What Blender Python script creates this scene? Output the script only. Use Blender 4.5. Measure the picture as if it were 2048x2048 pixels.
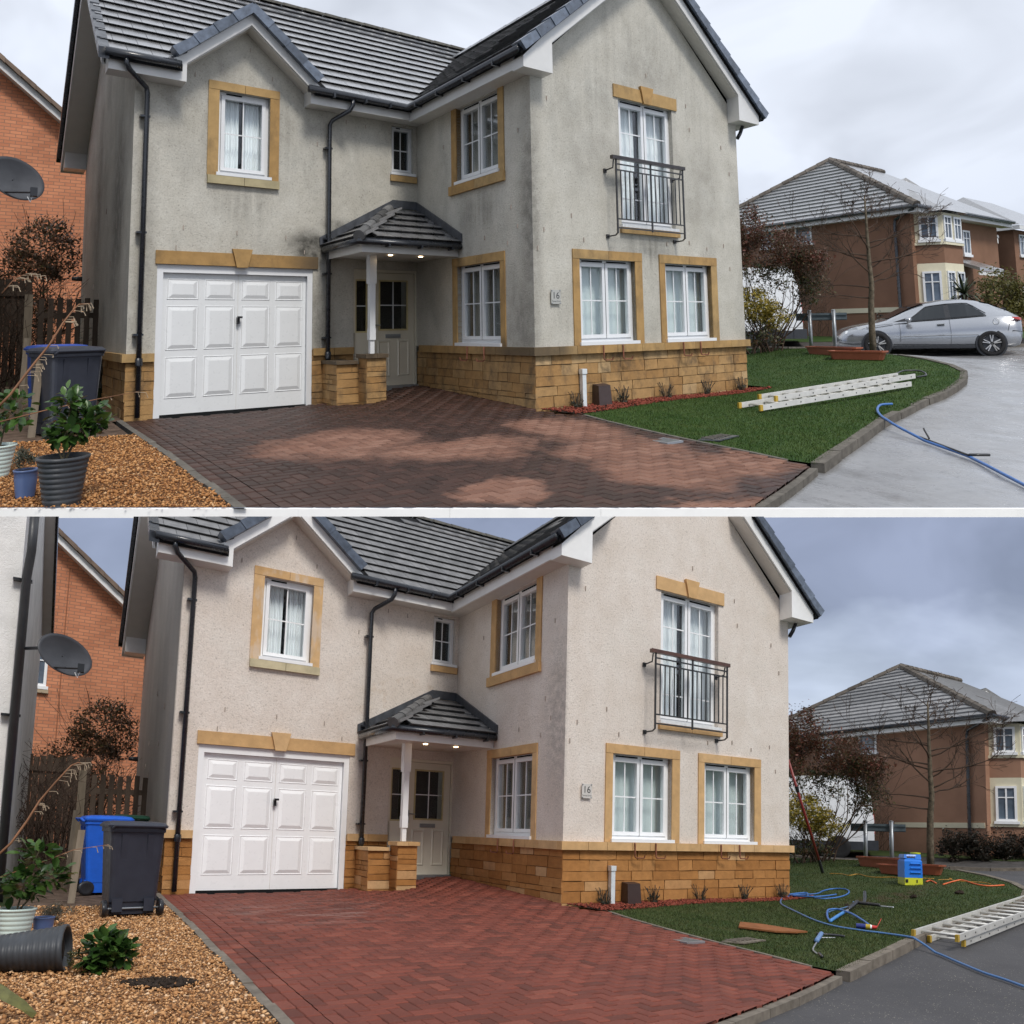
# Two views of one place, built as two real plots of ground: the cleaned house on level ground in front,
# the same house before cleaning on a larger terrace that rises on the hillside behind it.
import bpy, bmesh, math, random
import numpy as np
from mathutils import Vector
from mathutils.geometry import delaunay_2d_cdt

scene = bpy.context.scene
for o in list(bpy.data.objects):
    bpy.data.objects.remove(o)
COL = scene.collection
R = math.radians

# ------------------------------------------------------------------ camera
cam_data = bpy.data.cameras.new('camera')
cam_data.lens = 40.753
cam_data.sensor_width = 36.0
cam_data.clip_start = 0.1
cam_data.clip_end = 6000.0
cam = bpy.data.objects.new('camera', cam_data)
cam.location = (0.0, 0.0, 1.45)
cam.rotation_euler = (R(90 + 15.346), 0.0, 0.0)
COL.objects.link(cam)
scene.camera = cam

# ------------------------------------------------------------------ world: broken overcast over a Nishita sky
SUN_EL, SUN_AZ = 38.0, 20.0          # behind the camera and to its right
world = bpy.data.worlds.new('World')
scene.world = world
world.use_nodes = True
wt = world.node_tree
wt.nodes.clear()


def node(nt, typ, ins=None, **attrs):
    n = nt.nodes.new(typ)
    for k, v in attrs.items():
        setattr(n, k, v)
    if ins:
        for k, v in ins.items():
            s = n.inputs[k]
            if isinstance(v, bpy.types.NodeSocket):
                nt.links.new(v, s)
            else:
                s.default_value = v
    return n


def ramp(nt, fac, stops, interp='LINEAR'):
    n = node(nt, 'ShaderNodeValToRGB', {'Fac': fac})
    cr = n.color_ramp
    cr.interpolation = interp
    while len(cr.elements) < len(stops):
        cr.elements.new(0.5)
    for e, (p, c) in zip(cr.elements, stops):
        e.position = p
        e.color = (c[0], c[1], c[2], 1.0) if not isinstance(c, (int, float)) else (c, c, c, 1.0)
    return n.outputs['Color']


def mathn(nt, op, a, b=0.0, clamp=False):
    n = node(nt, 'ShaderNodeMath', {0: a, 1: b}, operation=op)
    n.use_clamp = clamp
    return n.outputs[0]


def mixc(nt, fac, a, b, blend='MIX'):
    n = node(nt, 'ShaderNodeMix', data_type='RGBA', blend_type=blend)
    for idx, v in ((0, fac), (6, a), (7, b)):
        s = n.inputs[idx]
        if isinstance(v, bpy.types.NodeSocket):
            nt.links.new(v, s)
        elif idx == 0:
            s.default_value = v
        else:
            s.default_value = (v[0], v[1], v[2], 1.0)
    return n.outputs[2]


sky = node(wt, 'ShaderNodeTexSky', sky_type='NISHITA', sun_disc=False)
sky.sun_elevation = R(SUN_EL)
sky.sun_rotation = R(180 - SUN_AZ)
tc = node(wt, 'ShaderNodeTexCoord')
sep = node(wt, 'ShaderNodeSeparateXYZ', {0: tc.outputs['Generated']})
n1 = node(wt, 'ShaderNodeTexNoise', {'Vector': node(wt, 'ShaderNodeMapping', {'Vector': tc.outputs['Generated'], 'Scale': (1.0, 1.0, 2.6)}).outputs[0], 'Scale': 3.2, 'Detail': 5.0, 'Roughness': 0.52, 'Distortion': 0.4})
wob = mathn(wt, 'MULTIPLY', mathn(wt, 'SUBTRACT', n1.outputs['Fac'], 0.5), 0.22)
el = mathn(wt, 'ADD', sep.outputs['Z'], wob)
band = ramp(wt, el, [(0.0, (0.56, 0.61, 0.70)), (0.09, (0.40, 0.445, 0.55)), (0.17, (0.185, 0.205, 0.285)),
                     (0.27, (0.20, 0.222, 0.305)), (0.36, (0.42, 0.45, 0.51)), (0.55, (0.52, 0.55, 0.61)), (1.0, (0.62, 0.65, 0.70))])
n2 = node(wt, 'ShaderNodeTexNoise', {'Vector': node(wt, 'ShaderNodeMapping', {'Vector': tc.outputs['Generated'], 'Scale': (1.0, 1.0, 2.0)}).outputs[0], 'Scale': 5.5, 'Detail': 4.0, 'Roughness': 0.5, 'Distortion': 0.5})
cl = ramp(wt, n2.outputs['Fac'], [(0.34, 0.74), (0.62, 1.06)])
cloud = mixc(wt, 1.0, band, cl, 'MULTIPLY')
skyd = mixc(wt, 1.0, sky.outputs['Color'], (0.10, 0.10, 0.10), 'MULTIPLY')
bg = node(wt, 'ShaderNodeBackground', {'Color': mixc(wt, 0.88, skyd, cloud), 'Strength': 1.0})
wo = node(wt, 'ShaderNodeOutputWorld', {'Surface': bg.outputs[0]})

# ------------------------------------------------------------------ sun (veiled)
sd = bpy.data.lights.new('sun', 'SUN')
sd.energy = 1.5
sd.angle = R(16)
sd.color = (1.0, 0.95, 0.88)
sun = bpy.data.objects.new('sun', sd)
sv = Vector((math.sin(R(SUN_AZ)) * math.cos(R(SUN_EL)), -math.cos(R(SUN_AZ)) * math.cos(R(SUN_EL)), math.sin(R(SUN_EL))))
sun.rotation_euler = sv.to_track_quat('Z', 'Y').to_euler()
COL.objects.link(sun)

vs = scene.view_settings
vs.view_transform = 'Standard'
vs.look = 'None'
vs.exposure = 0.80
vs.gamma = 1.0
vs.use_curve_mapping = False
scene.cycles.use_denoising = True
scene.cycles.max_bounces = 6
scene.cycles.transparent_max_bounces = 12

# ------------------------------------------------------------------ the two plots
# Plot coordinates (metres): x along the house front, y into the plot, z up from the stone band; the near corner of the
# house is the origin. Each plot has its own origin and axes in the world.


class Plot:
    def __init__(s, key, O, EX, EY, EZ, cut_n, cut_c):
        s.key = key
        s.before = key == 'before'
        s.O = np.array(O)
        s.M = np.stack([EX, EY, EZ], 1)
        s.k = float(np.linalg.norm(EZ))
        s.cn = np.array(cut_n)          # where the plot ends (edge of terrace / top of what the view takes in)
        s.cc = np.array(cut_c)

    def w(s, P):
        return np.asarray(P, float) @ s.M.T + s.O


AFTER = Plot('after', [0.69034, 16.3714, 1.30575], [0.85234, 0.8636, -0.02287], [-0.52225, 1.40308, 0.01393],
             [0.02766, -0.12015, 0.96772], [0.2474, 0.35262, -0.96556], [-5.7778, -8.1009, 0.1291])
BEFORE = Plot('before', [1.58624, 74.0603, 33.54284], [4.03828, 4.33595, 2.03868], [-2.94711, 5.95873, 2.64845],
              [-0.08277, -0.61976, 5.165], [0.16003, 0.1904, 1.02837], [-6.1635, -7.915, 0.2779])

# ground level over the plot: thin-plate spline through surveyed levels
GP = np.array([(-4.55, 3.34, -.9), (-1.9, 3.3, -.88), (-.1, 3.3, -.68), (0, 2, -.74), (0, 1, -.79), (0, 0, -.83), (2.3, -.05, -.845),
               (4.7, 0, -.856), (4.7, 3, -.75), (-4.6, 1, -.92), (-4.7, -2.8, -1.0), (-4.7, -4, -1.03), (-2.3, -5, -1.1), (.42, -.51, -.92),
               (.09, -2.25, -1.01), (.62, -3.73, -1.13), (3, -3, -.95), (7.05, -2.5, -.62), (8.4, -.3, -.33), (9.6, 1.5, -.33), (12, 1.3, -.52),
               (13.5, -.4, -.56), (14.6, 2, -.48), (16.5, 2, -.2), (16.5, 8, -.1), (25, 0, -.2), (25, 10, -.1), (9, 6, -.4), (4.7, 10, -.6), (-7, 3, -.85),
               (-7, -3, -1.0), (-6, 9, -.7), (-6, 15, -.5), (0, -8, -1.25), (6, -6, -1.0), (12, -5, -.8), (25, -8, -.6), (-8, -8, -1.1), (-1.4, 2.5, -.84)])


def _U(r2):
    return np.where(r2 > 1e-12, 0.5 * r2 * np.log(np.maximum(r2, 1e-12)), 0)


_n = len(GP)
_A = np.zeros((_n + 3, _n + 3))
_A[:_n, :_n] = _U(((GP[:, None, :2] - GP[None, :, :2]) ** 2).sum(-1)) + np.eye(_n) * 0.3
_A[:_n, _n] = 1
_A[:_n, _n + 1:] = GP[:, :2]
_A[_n, :_n] = 1
_A[_n + 1:, :_n] = GP[:, :2].T
_sol = np.linalg.solve(_A, np.concatenate([GP[:, 2], [0, 0, 0]]))


def G(x, y):
    x = np.clip(np.asarray(x, float), -9, 26)
    y = np.clip(np.asarray(y, float), -9, 16)
    r2 = (x[..., None] - GP[:, 0]) ** 2 + (y[..., None] - GP[:, 1]) ** 2
    return _U(r2) @ _sol[:_n] + _sol[_n] + _sol[_n + 1] * x + _sol[_n + 2] * y


def g(x, y):
    return float(G(x, y))


# ------------------------------------------------------------------ building helpers
ROOT = {}          # object name -> world position its meshes are measured from


def tag(o, label=None, cat=None, group=None, kind=None):
    if label:
        o['label'] = label
    if cat:
        o['category'] = cat
    if group:
        o['group'] = group
    if kind:
        o['kind'] = kind
    return o


def thing(S, name, label, cat, loc, group=None):
    o = bpy.data.objects.new(name, None)
    o.empty_display_size = 0.2
    COL.objects.link(o)
    o.location = S.w(loc)
    ROOT[o.name] = np.array(o.location)
    return tag(o, label, cat, group)


def finish(S, name, V, F, mat, parent=None, smooth=False, loc=None):
    """V plot coordinates, F faces -> one linked mesh object"""
    V = np.asarray(V, float)
    base = ROOT[parent.name] if parent is not None else S.w(loc if loc is not None else (V.min(0) + V.max(0)) / 2 * np.array([1, 1, 0]) + np.array([0, 0, V[:, 2].min()]))
    me = bpy.data.meshes.new(name)
    W = S.w(V) - base
    if isinstance(F, np.ndarray):
        k = F.shape[1]
        me.vertices.add(len(W))
        me.vertices.foreach_set('co', W.astype(np.float32).ravel())
        me.loops.add(F.size)
        me.loops.foreach_set('vertex_index', F.astype(np.int32).ravel())
        me.polygons.add(len(F))
        me.polygons.foreach_set('loop_start', np.arange(0, F.size, k, dtype=np.int32))
        me.polygons.foreach_set('loop_total', np.full(len(F), k, dtype=np.int32))
        me.update(calc_edges=True)
    else:
        me.from_pydata(W.tolist(), [], F)
    at = me.attributes.new('plot', 'FLOAT_VECTOR', 'POINT')
    at.data.foreach_set('vector', V.astype(np.float32).ravel())
    if mat is not None:
        me.materials.append(mat)
    if smooth:
        me.polygons.foreach_set('use_smooth', [True] * len(me.polygons))
    me.update()
    o = bpy.data.objects.new(name, me)
    COL.objects.link(o)
    if parent is not None:
        o.parent = parent
    else:
        o.location = base
    ROOT[o.name] = base
    return o


def cut(S, V, F, fill=True):
    """trim a mesh at the plot's end plane; returns None when nothing is left"""
    V = np.asarray(V, float)
    d = (V - S.cc) @ S.cn
    if d.min() >= -1e-6:
        return V, F
    if d.max() <= 0:
        return None
    bm = bmesh.new()
    vs_ = [bm.verts.new(v) for v in V]
    for f in F:
        try:
            bm.faces.new([vs_[i] for i in f])
        except ValueError:
            pass
    bmesh.ops.bisect_plane(bm, geom=bm.verts[:] + bm.edges[:] + bm.faces[:], plane_co=S.cc, plane_no=S.cn, clear_inner=True)
    holes = [e for e in bm.edges if e.is_boundary and all(abs((np.array(v.co) - S.cc) @ S.cn) < 1e-4 for v in e.verts)]
    if holes and fill:
        bmesh.ops.holes_fill(bm, edges=holes, sides=0)
    bm.verts.index_update()
    Vn = np.array([v.co[:] for v in bm.verts])
    Fn = [[v.index for v in f.verts] for f in bm.faces]
    bm.free()
    return (Vn, Fn) if len(Fn) else None


class MB:
    def __init__(s):
        s.v = []
        s.f = []

    def add(s, V, F):
        o = len(s.v)
        s.v += [tuple(p) for p in V]
        s.f += [tuple(i + o for i in f) for f in F]
        return s

    def hexa(s, p):      # 8 points: bottom ring 0-3, top ring 4-7
        return s.add(p, [(3, 2, 1, 0), (4, 5, 6, 7), (0, 1, 5, 4), (1, 2, 6, 5), (2, 3, 7, 6), (3, 0, 4, 7)])

    def box(s, x0, x1, y0, y1, z0, z1):
        return s.hexa([(x0, y0, z0), (x1, y0, z0), (x1, y1, z0), (x0, y1, z0), (x0, y0, z1), (x1, y0, z1), (x1, y1, z1), (x0, y1, z1)])

    def fbox(s, fn, u0, u1, v0, v1, d0, d1):     # box on a wall: u along, v up, d into the wall
        return s.hexa([fn(u0, v0, d0), fn(u1, v0, d0), fn(u1, v0, d1), fn(u0, v0, d1), fn(u0, v1, d0), fn(u1, v1, d0), fn(u1, v1, d1), fn(u0, v1, d1)])

    def quad(s, *p):
        return s.add(p, [tuple(range(len(p)))])

    def prism(s, poly, ext):
        n = len(poly)
        e = np.array(ext, float)
        P = [np.array(p, float) for p in poly]
        return s.add([tuple(p) for p in P] + [tuple(p + e) for p in P],
                     [tuple(range(n - 1, -1, -1)), tuple(range(n, 2 * n))] + [(i, (i + 1) % n, n + (i + 1) % n, n + i) for i in range(n)])

    def tube(s, path, r, n=8, cap=True):
        P = [np.array(p, float) for p in path]
        rs = r if isinstance(r, (list, tuple)) else [r] * len(P)
        V, F = [], []
        prev = None
        for i, p in enumerate(P):
            t = (P[min(i + 1, len(P) - 1)] - P[max(i - 1, 0)])
            t = t / (np.linalg.norm(t) + 1e-9)
            if prev is None:
                a = np.cross(t, (0.0, 0.0, 1.0))
                if np.linalg.norm(a) < 0.2:
                    a = np.cross(t, (0.0, 1.0, 0.0))
            else:
                a = prev - t * (prev @ t)
            a = a / (np.linalg.norm(a) + 1e-9)
            prev = a
            b = np.cross(t, a)
            for k in range(n):
                th = 2 * math.pi * k / n
                V.append(p + rs[i] * (math.cos(th) * a + math.sin(th) * b))
        for i in range(len(P) - 1):
            for k in range(n):
                k2 = (k + 1) % n
                F.append((i * n + k, i * n + k2, (i + 1) * n + k2, (i + 1) * n + k))
        if cap:
            F.append(tuple(range(n - 1, -1, -1)))
            F.append(tuple((len(P) - 1) * n + k for k in range(n)))
        return s.add(V, F)

    def lathe(s, prof, c, n=24, axis=(0, 0, 1), cap=False):
        ax = np.array(axis, float)
        ax /= np.linalg.norm(ax)
        a = np.cross(ax, (0.31, 0.95, 0.05) if abs(ax[1]) < 0.9 else (1, 0, 0))
        a /= np.linalg.norm(a)
        b = np.cross(ax, a)
        c = np.array(c, float)
        V, F = [], []
        for (r, h) in prof:
            for k in range(n):
                th = 2 * math.pi * k / n
                V.append(c + ax * h + r * (math.cos(th) * a + math.sin(th) * b))
        for i in range(len(prof) - 1):
            for k in range(n):
                k2 = (k + 1) % n
                F.append((i * n + k, i * n + k2, (i + 1) * n + k2, (i + 1) * n + k))
        if cap:
            F.append(tuple(range(n - 1, -1, -1)))
            F.append(tuple((len(prof) - 1) * n + k for k in range(n)))
        return s.add(V, F)

    def build(s, S, name, mat, parent=None, smooth=False, loc=None, fill=True):
        if not s.v:
            return None
        r = cut(S, s.v, s.f, fill)
        if r is None:
            return None
        return finish(S, name, r[0], r[1], mat, parent, smooth, loc)


def pieces(S, name, base, offsets, mat, parent, smooth=False):
    """alike pieces: one shared mesh, one object each, moved only"""
    V = np.array(base.v)
    root = ROOT[parent.name]
    me = None
    out = []
    for off in offsets:
        off = np.array(off, float)
        d = (V + off - S.cc) @ S.cn
        if d.max() <= 0:
            continue
        if d.min() < 0:
            m = MB()
            m.v = [tuple(p) for p in V + off]
            m.f = list(base.f)
            o = m.build(S, name, mat, parent, smooth)
            if o:
                out.append(o)
            continue
        if me is None:
            me = bpy.data.meshes.new(name)
            me.from_pydata((V @ S.M.T).tolist(), [], base.f)
            at = me.attributes.new('plot', 'FLOAT_VECTOR', 'POINT')
            at.data.foreach_set('vector', V.astype(np.float32).ravel())
            me.materials.append(mat)
            if smooth:
                me.polygons.foreach_set('use_smooth', [True] * len(me.polygons))
            me.update()
        o = bpy.data.objects.new(name, me)
        COL.objects.link(o)
        o.parent = parent
        o.location = S.w(off) - root
        ROOT[o.name] = root
        out.append(o)
    return out


def joined(S, name, base, offsets, mat, parent, kind='stuff'):
    """pieces past the count that can be picked apart, joined into one part"""
    V = np.array(base.v)
    F = np.array([f for f in base.f if len(f) == 4])
    if not len(offsets):
        return None
    O = np.array(offsets, float)
    keep = (((V[None] + O[:, None] - S.cc) @ S.cn).min(1) >= 0)
    O = O[keep]
    if not len(O):
        return None
    VV = (V[None] + O[:, None]).reshape(-1, 3)
    FF = (F[None] + (np.arange(len(O)) * len(V))[:, None, None]).reshape(-1, 4)
    o = finish(S, name, VV, FF, mat, parent)
    seeds(o, np.repeat(np.random.default_rng(7).random(len(O)), len(V)))
    return tag(o, kind=kind)


def seeds(o, arr):
    at = o.data.attributes.new('seed', 'FLOAT', 'POINT')
    at.data.foreach_set('value', np.asarray(arr, np.float32))


def inside(poly, x, y):
    x = np.asarray(x, float)
    y = np.asarray(y, float)
    r = np.zeros(x.shape, bool)
    n = len(poly)
    for i in range(n):
        x0, y0 = poly[i]
        x1, y1 = poly[(i + 1) % n]
        c = ((y0 > y) != (y1 > y)) & (x < (x1 - x0) * (y - y0) / ((y1 - y0) if y1 != y0 else 1e-9) + x0)
        r ^= c
    return r


def sheet(S, name, poly, step, dz, mat, bump=0.0, parent=None, seed=1):
    xs = [p[0] for p in poly]
    ys = [p[1] for p in poly]
    b = []
    n = len(poly)
    for i in range(n):
        p, q = np.array(poly[i]), np.array(poly[(i + 1) % n])
        k = max(1, int(np.linalg.norm(q - p) / step))
        for j in range(k):
            b.append(tuple(p + (q - p) * j / k))
    gx, gy = np.meshgrid(np.arange(min(xs), max(xs), step), np.arange(min(ys), max(ys), step))
    rnd = np.random.default_rng(seed)
    gx = gx.ravel() + rnd.uniform(-.2, .2, gx.size) * step
    gy = gy.ravel() + rnd.uniform(-.2, .2, gy.size) * step
    m = inside(poly, gx, gy)
    pts = [Vector(p) for p in b] + [Vector((a, c)) for a, c in zip(gx[m], gy[m])]
    ed = [(i, (i + 1) % len(b)) for i in range(len(b))]
    v, e, f, *_ = delaunay_2d_cdt(pts, ed, [], 1, 1e-5)
    P = np.array([p[:] for p in v])
    Z = G(P[:, 0], P[:, 1]) + dz
    if bump:
        Z = Z + rnd.normal(0, bump, len(Z))
    m = MB()
    m.v = [tuple(p) for p in np.column_stack([P, Z])]
    m.f = [tuple(t) for t in f]
    return m.build(S, name, mat, parent, fill=False)

# ------------------------------------------------------------------ materials
MATS = {}


def basemat(name, rough=0.6, spec=0.5, metal=0.0):
    m = bpy.data.materials.new(name)
    m.use_nodes = True
    nt = m.node_tree
    b = nt.nodes['Principled BSDF']
    b.inputs['Roughness'].default_value = rough
    b.inputs['Metallic'].default_value = metal
    b.inputs['Specular IOR Level'].default_value = spec
    return m, nt, b


def coord(nt, scale=(1, 1, 1)):
    a = node(nt, 'ShaderNodeAttribute', attribute_name='plot')
    if scale == (1, 1, 1):
        return a.outputs['Vector']
    return node(nt, 'ShaderNodeMapping', {'Vector': a.outputs['Vector'], 'Scale': scale}).outputs[0]


def noise(nt, vec, scale, detail=3.0, rough=0.55, dist=0.0):
    return node(nt, 'ShaderNodeTexNoise', {'Vector': vec, 'Scale': scale, 'Detail': detail, 'Roughness': rough, 'Distortion': dist}).outputs['Fac']


def orand(nt):
    return node(nt, 'ShaderNodeObjectInfo').outputs['Random']


def addbump(S, nt, b, h, strength, dist):
    bp = node(nt, 'ShaderNodeBump', {'Height': h, 'Strength': strength, 'Distance': dist * S.k})
    nt.links.new(bp.outputs[0], b.inputs['Normal'])


def blob(nt, vec, c, r, soft=0.5):
    """0..1 patch: 1 inside an ellipsoid at c with radii r, fading over its rim (a stain or painted shade with its own shape)"""
    d = node(nt, 'ShaderNodeVectorMath', {0: vec, 1: c}, operation='SUBTRACT').outputs[0]
    d = node(nt, 'ShaderNodeVectorMath', {0: d, 1: (1 / r[0], 1 / r[1], 1 / r[2])}, operation='MULTIPLY').outputs[0]
    l = node(nt, 'ShaderNodeVectorMath', {0: d}, operation='LENGTH').outputs['Value']
    mr = node(nt, 'ShaderNodeMapRange', {'Value': l, 'From Min': 1.0, 'From Max': soft, 'To Min': 0.0, 'To Max': 1.0}, interpolation_type='SMOOTHSTEP')
    return mr.outputs[0]


def simple(S, key, col, rough=0.5, spec=0.5, metal=0.0, var=0.12, scale=6.0, bump=0.0, bscale=80.0, bdist=0.004, rnd=0.0, stretch=(1, 1, 1)):
    """plain surface with uneven tone; rnd varies it from object to object"""
    k = (S.key if bump else '', key)
    if k in MATS:
        return MATS[k]
    m, nt, b = basemat(key, rough, spec, metal)
    v = coord(nt, stretch)
    c = np.array(col)
    n = noise(nt, v, scale, 4.0, 0.6)
    colr = ramp(nt, n, [(0.3, tuple(c * (1 - var))), (0.7, tuple(np.minimum(c * (1 + var), 1.0)))])
    if rnd:
        colr = mixc(nt, 1.0, colr, ramp(nt, orand(nt), [(0.0, 1 - rnd), (1.0, 1 + rnd)]), 'MULTIPLY')
    nt.links.new(colr, b.inputs['Base Color'])
    rr = ramp(nt, noise(nt, v, scale * 2.3, 3.0), [(0.3, max(0.02, rough - 0.08)), (0.7, min(1, rough + 0.08))])
    nt.links.new(rr, b.inputs['Roughness'])
    if bump:
        addbump(S, nt, b, noise(nt, v, bscale, 3.0), bump, bdist)
    MATS[k] = m
    return m


def m_render(S):
    """rough-cast wall render: pale and rinsed, or grey with algae and run-off streaks"""
    k = (S.key, 'render')
    if k in MATS:
        return MATS[k]
    m, nt, b = basemat('render_' + S.key, 0.9, 0.2)
    v = coord(nt)
    fine = noise(nt, v, 42.0, 4.0, 0.75, 0.6)
    mid = noise(nt, v, 2.2, 5.0, 0.65)
    big = noise(nt, v, 0.9, 3.0, 0.6, 0.6)
    if not S.before:
        col = ramp(nt, mid, [(0.30, (0.64, 0.565, 0.495)), (0.5, (0.69, 0.62, 0.555)), (0.72, (0.74, 0.68, 0.62))])
        col = mixc(nt, ramp(nt, big, [(0.52, 0.0), (0.75, 0.35)]), col, (0.63, 0.60, 0.54))
        st = mathn(nt, 'MULTIPLY', blob(nt, v, (0.0, 0.16, 1.7), (0.06, 0.55, 1.9), 0.1), 0.5)
        st = mathn(nt, 'MULTIPLY', st, ramp(nt, noise(nt, v, 9.0, 4.0), [(0.35, 0.1), (0.6, 1.0)]))
        side_shade = mathn(nt, 'MULTIPLY', blob(nt, v, (-4.55, 6.2, 1.0), (0.02, 4.6, 4.6), 0.93), 0.72)  # shade of the left side wall put into the colour, softly streaked
        st = mathn(nt, 'MAXIMUM', st, mathn(nt, 'MULTIPLY', side_shade, ramp(nt, noise(nt, coord(nt, (1, 1.0, 0.3)), 1.3, 3.0, 0.5), [(0.25, 0.6), (0.75, 1.0)])))
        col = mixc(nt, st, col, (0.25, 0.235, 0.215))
        pr = mathn(nt, 'MULTIPLY', blob(nt, v, (-0.8, 3.34, 2.15), (1.15, 0.2, 0.62), 0.75), ramp(nt, noise(nt, v, 7.0), [(0.56, 0.0), (0.66, 0.22)]))
        col = mixc(nt, pr, col, (0.50, 0.36, 0.23))
    else:
        streak = noise(nt, coord(nt, (1.2, 1.2, 0.5)), 1.5, 5.0, 0.65, 0.5)
        col = ramp(nt, mid, [(0.30, (0.43, 0.41, 0.355)), (0.5, (0.485, 0.465, 0.41)), (0.72, (0.535, 0.52, 0.465))])
        col = mixc(nt, ramp(nt, streak, [(0.50, 0.0), (0.78, 0.5)]), col, (0.22, 0.215, 0.19))
        col = mixc(nt, ramp(nt, big, [(0.52, 0.0), (0.72, 0.35)]), col, (0.30, 0.285, 0.25))
        br = ramp(nt, noise(nt, v, 6.0, 4.0), [(0.25, 0.35), (0.6, 1.0)])
        run = ramp(nt, noise(nt, coord(nt, (6.0, 6.0, 0.25)), 1.6, 3.0, 0.6), [(0.35, 0.0), (0.65, 1.0)])
        st = blob(nt, v, (-1.90, 3.34, 1.62), (0.62, 0.3, 0.40), 0.2)
        for c_, r_, a_ in (((-1.45, 3.34, 1.95), (0.5, 0.3, 0.25), 0.8), ((0.0, 0.05, 2.0), (0.25, 0.42, 2.5), 0.62), ((0.0, 0.2, 0.3), (0.2, 0.75, 1.1), 0.5),
                           ((-1.8, 3.34, 0.3), (0.35, 0.2, 1.3), 0.55), ((2.4, 0.0, 4.35), (1.2, 0.3, 0.6), 0.32), ((3.6, 0.0, 2.6), (0.8, 0.3, 1.2), 0.25), ((1.0, 0.0, 2.7), (0.8, 0.3, 0.8), 0.18),
                           ((-4.55, 4.6, 2.2), (0.1, 0.9, 2.6), 0.6), ((-4.55, 7.0, 2.5), (0.1, 0.7, 2.6), 0.45), ((-4.35, 3.34, 1.6), (0.2, 0.2, 2.6), 0.3), ((-3.9, 3.34, 3.7), (0.5, 0.2, 0.3), 0.35), ((-2.0, 3.34, 3.6), (0.6, 0.2, 0.4), 0.25)):
            st = mathn(nt, 'MAXIMUM', st, mathn(nt, 'MULTIPLY', blob(nt, v, c_, r_, 0.05), a_))
        for c_, r_, a_ in (((2.37, 0.0, 1.45), (0.72, 0.1, 0.42), 0.5), ((-3.0, 3.34, 2.25), (0.6, 0.1, 0.45), 0.45), ((0.0, 1.4, 2.1), (0.1, 0.85, 0.45), 0.45), ((2.3, 0.0, 3.9), (2.3, 0.1, 2.1), 0.30), ((-2.9, 3.34, 3.5), (1.6, 0.1, 1.4), 0.30), ((1.4, 0.0, 0.3), (1.4, 0.1, 0.5), 0.3)):
            st = mathn(nt, 'MAXIMUM', st, mathn(nt, 'MULTIPLY', mathn(nt, 'MULTIPLY', blob(nt, v, c_, r_, 0.1), run), a_))
        st = mathn(nt, 'MULTIPLY', st, br)
        col = mixc(nt, st, col, (0.055, 0.052, 0.045))
    gr = ramp(nt, fine, [(0.30, 0.50), (0.44, 0.93), (0.7, 1.10)])
    col = mixc(nt, 0.9, col, mixc(nt, 1.0, col, gr, 'MULTIPLY'))
    nt.links.new(col, b.inputs['Base Color'])
    addbump(S, nt, b, fine, 0.9, 0.012)
    MATS[k] = m
    return m


def m_stone(S, which):
    """sandstone: 'trim' dressed blocks, 'base' split-faced walling"""
    k = (S.key, which)
    if k in MATS:
        return MATS[k]
    m, nt, b = basemat(which + '_stone_' + S.key, 0.85, 0.25)
    v = coord(nt)
    r = orand(nt)
    if which == 'trim':
        stops = [(0.0, (0.52, 0.325, 0.15)), (0.5, (0.56, 0.355, 0.17)), (1.0, (0.59, 0.39, 0.20))] if not S.before else [(0.0, (0.34, 0.205, 0.078)), (0.5, (0.375, 0.235, 0.095)), (1.0, (0.39, 0.265, 0.12))]
    else:
        stops = [(0.0, (0.33, 0.145, 0.042)), (0.5, (0.39, 0.18, 0.055)), (0.88, (0.43, 0.21, 0.072)), (1.0, (0.55, 0.35, 0.18))] if not S.before else [(0.0, (0.33, 0.185, 0.070)), (0.5, (0.37, 0.22, 0.090)), (0.88, (0.40, 0.25, 0.11)), (1.0, (0.46, 0.32, 0.17))]
    col = ramp(nt, r, stops)
    n = noise(nt, v, 9.0 if which == 'base' else 5.0, 5.0, 0.65)
    col = mixc(nt, 1.0, col, ramp(nt, n, [(0.25, 0.78), (0.75, 1.16)]), 'MULTIPLY')
    if S.before:
        dk = noise(nt, coord(nt, (1.3, 1.3, 0.8)), 2.6, 5.0, 0.7)
        col = mixc(nt, ramp(nt, dk, [(0.48, 0.0), (0.70, 0.75 if which == 'base' else 0.45)]), col, (0.07, 0.055, 0.04))
        if which == 'trim':
            st = mathn(nt, 'MAXIMUM', blob(nt, v, (0.0, 0.0, -0.06), (1.1, 1.9, 0.3), 0.2), blob(nt, v, (-1.75, 3.3, 1.36), (0.75, 0.3, 0.4), 0.2))
            col = mixc(nt, mathn(nt, 'MULTIPLY', st, 0.8), col, (0.06, 0.05, 0.038))
    else:
        wear = mathn(nt, 'MULTIPLY', blob(nt, v, (-3.0, 3.34, 3.2), (0.8, 0.2, 1.0), 0.9), ramp(nt, noise(nt, coord(nt, (1.5, 1.5, 0.5)), 4.0, 3.0), [(0.5, 0.0), (0.62, 0.6)]))
        col = mixc(nt, wear, col, (0.58, 0.50, 0.42))
    nt.links.new(col, b.inputs['Base Color'])
    addbump(S, nt, b, noise(nt, v, 45.0 if which == 'base' else 90.0, 5.0, 0.65), 0.7, 0.012 if which == 'base' else 0.003)
    MATS[k] = m
    return m


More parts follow.
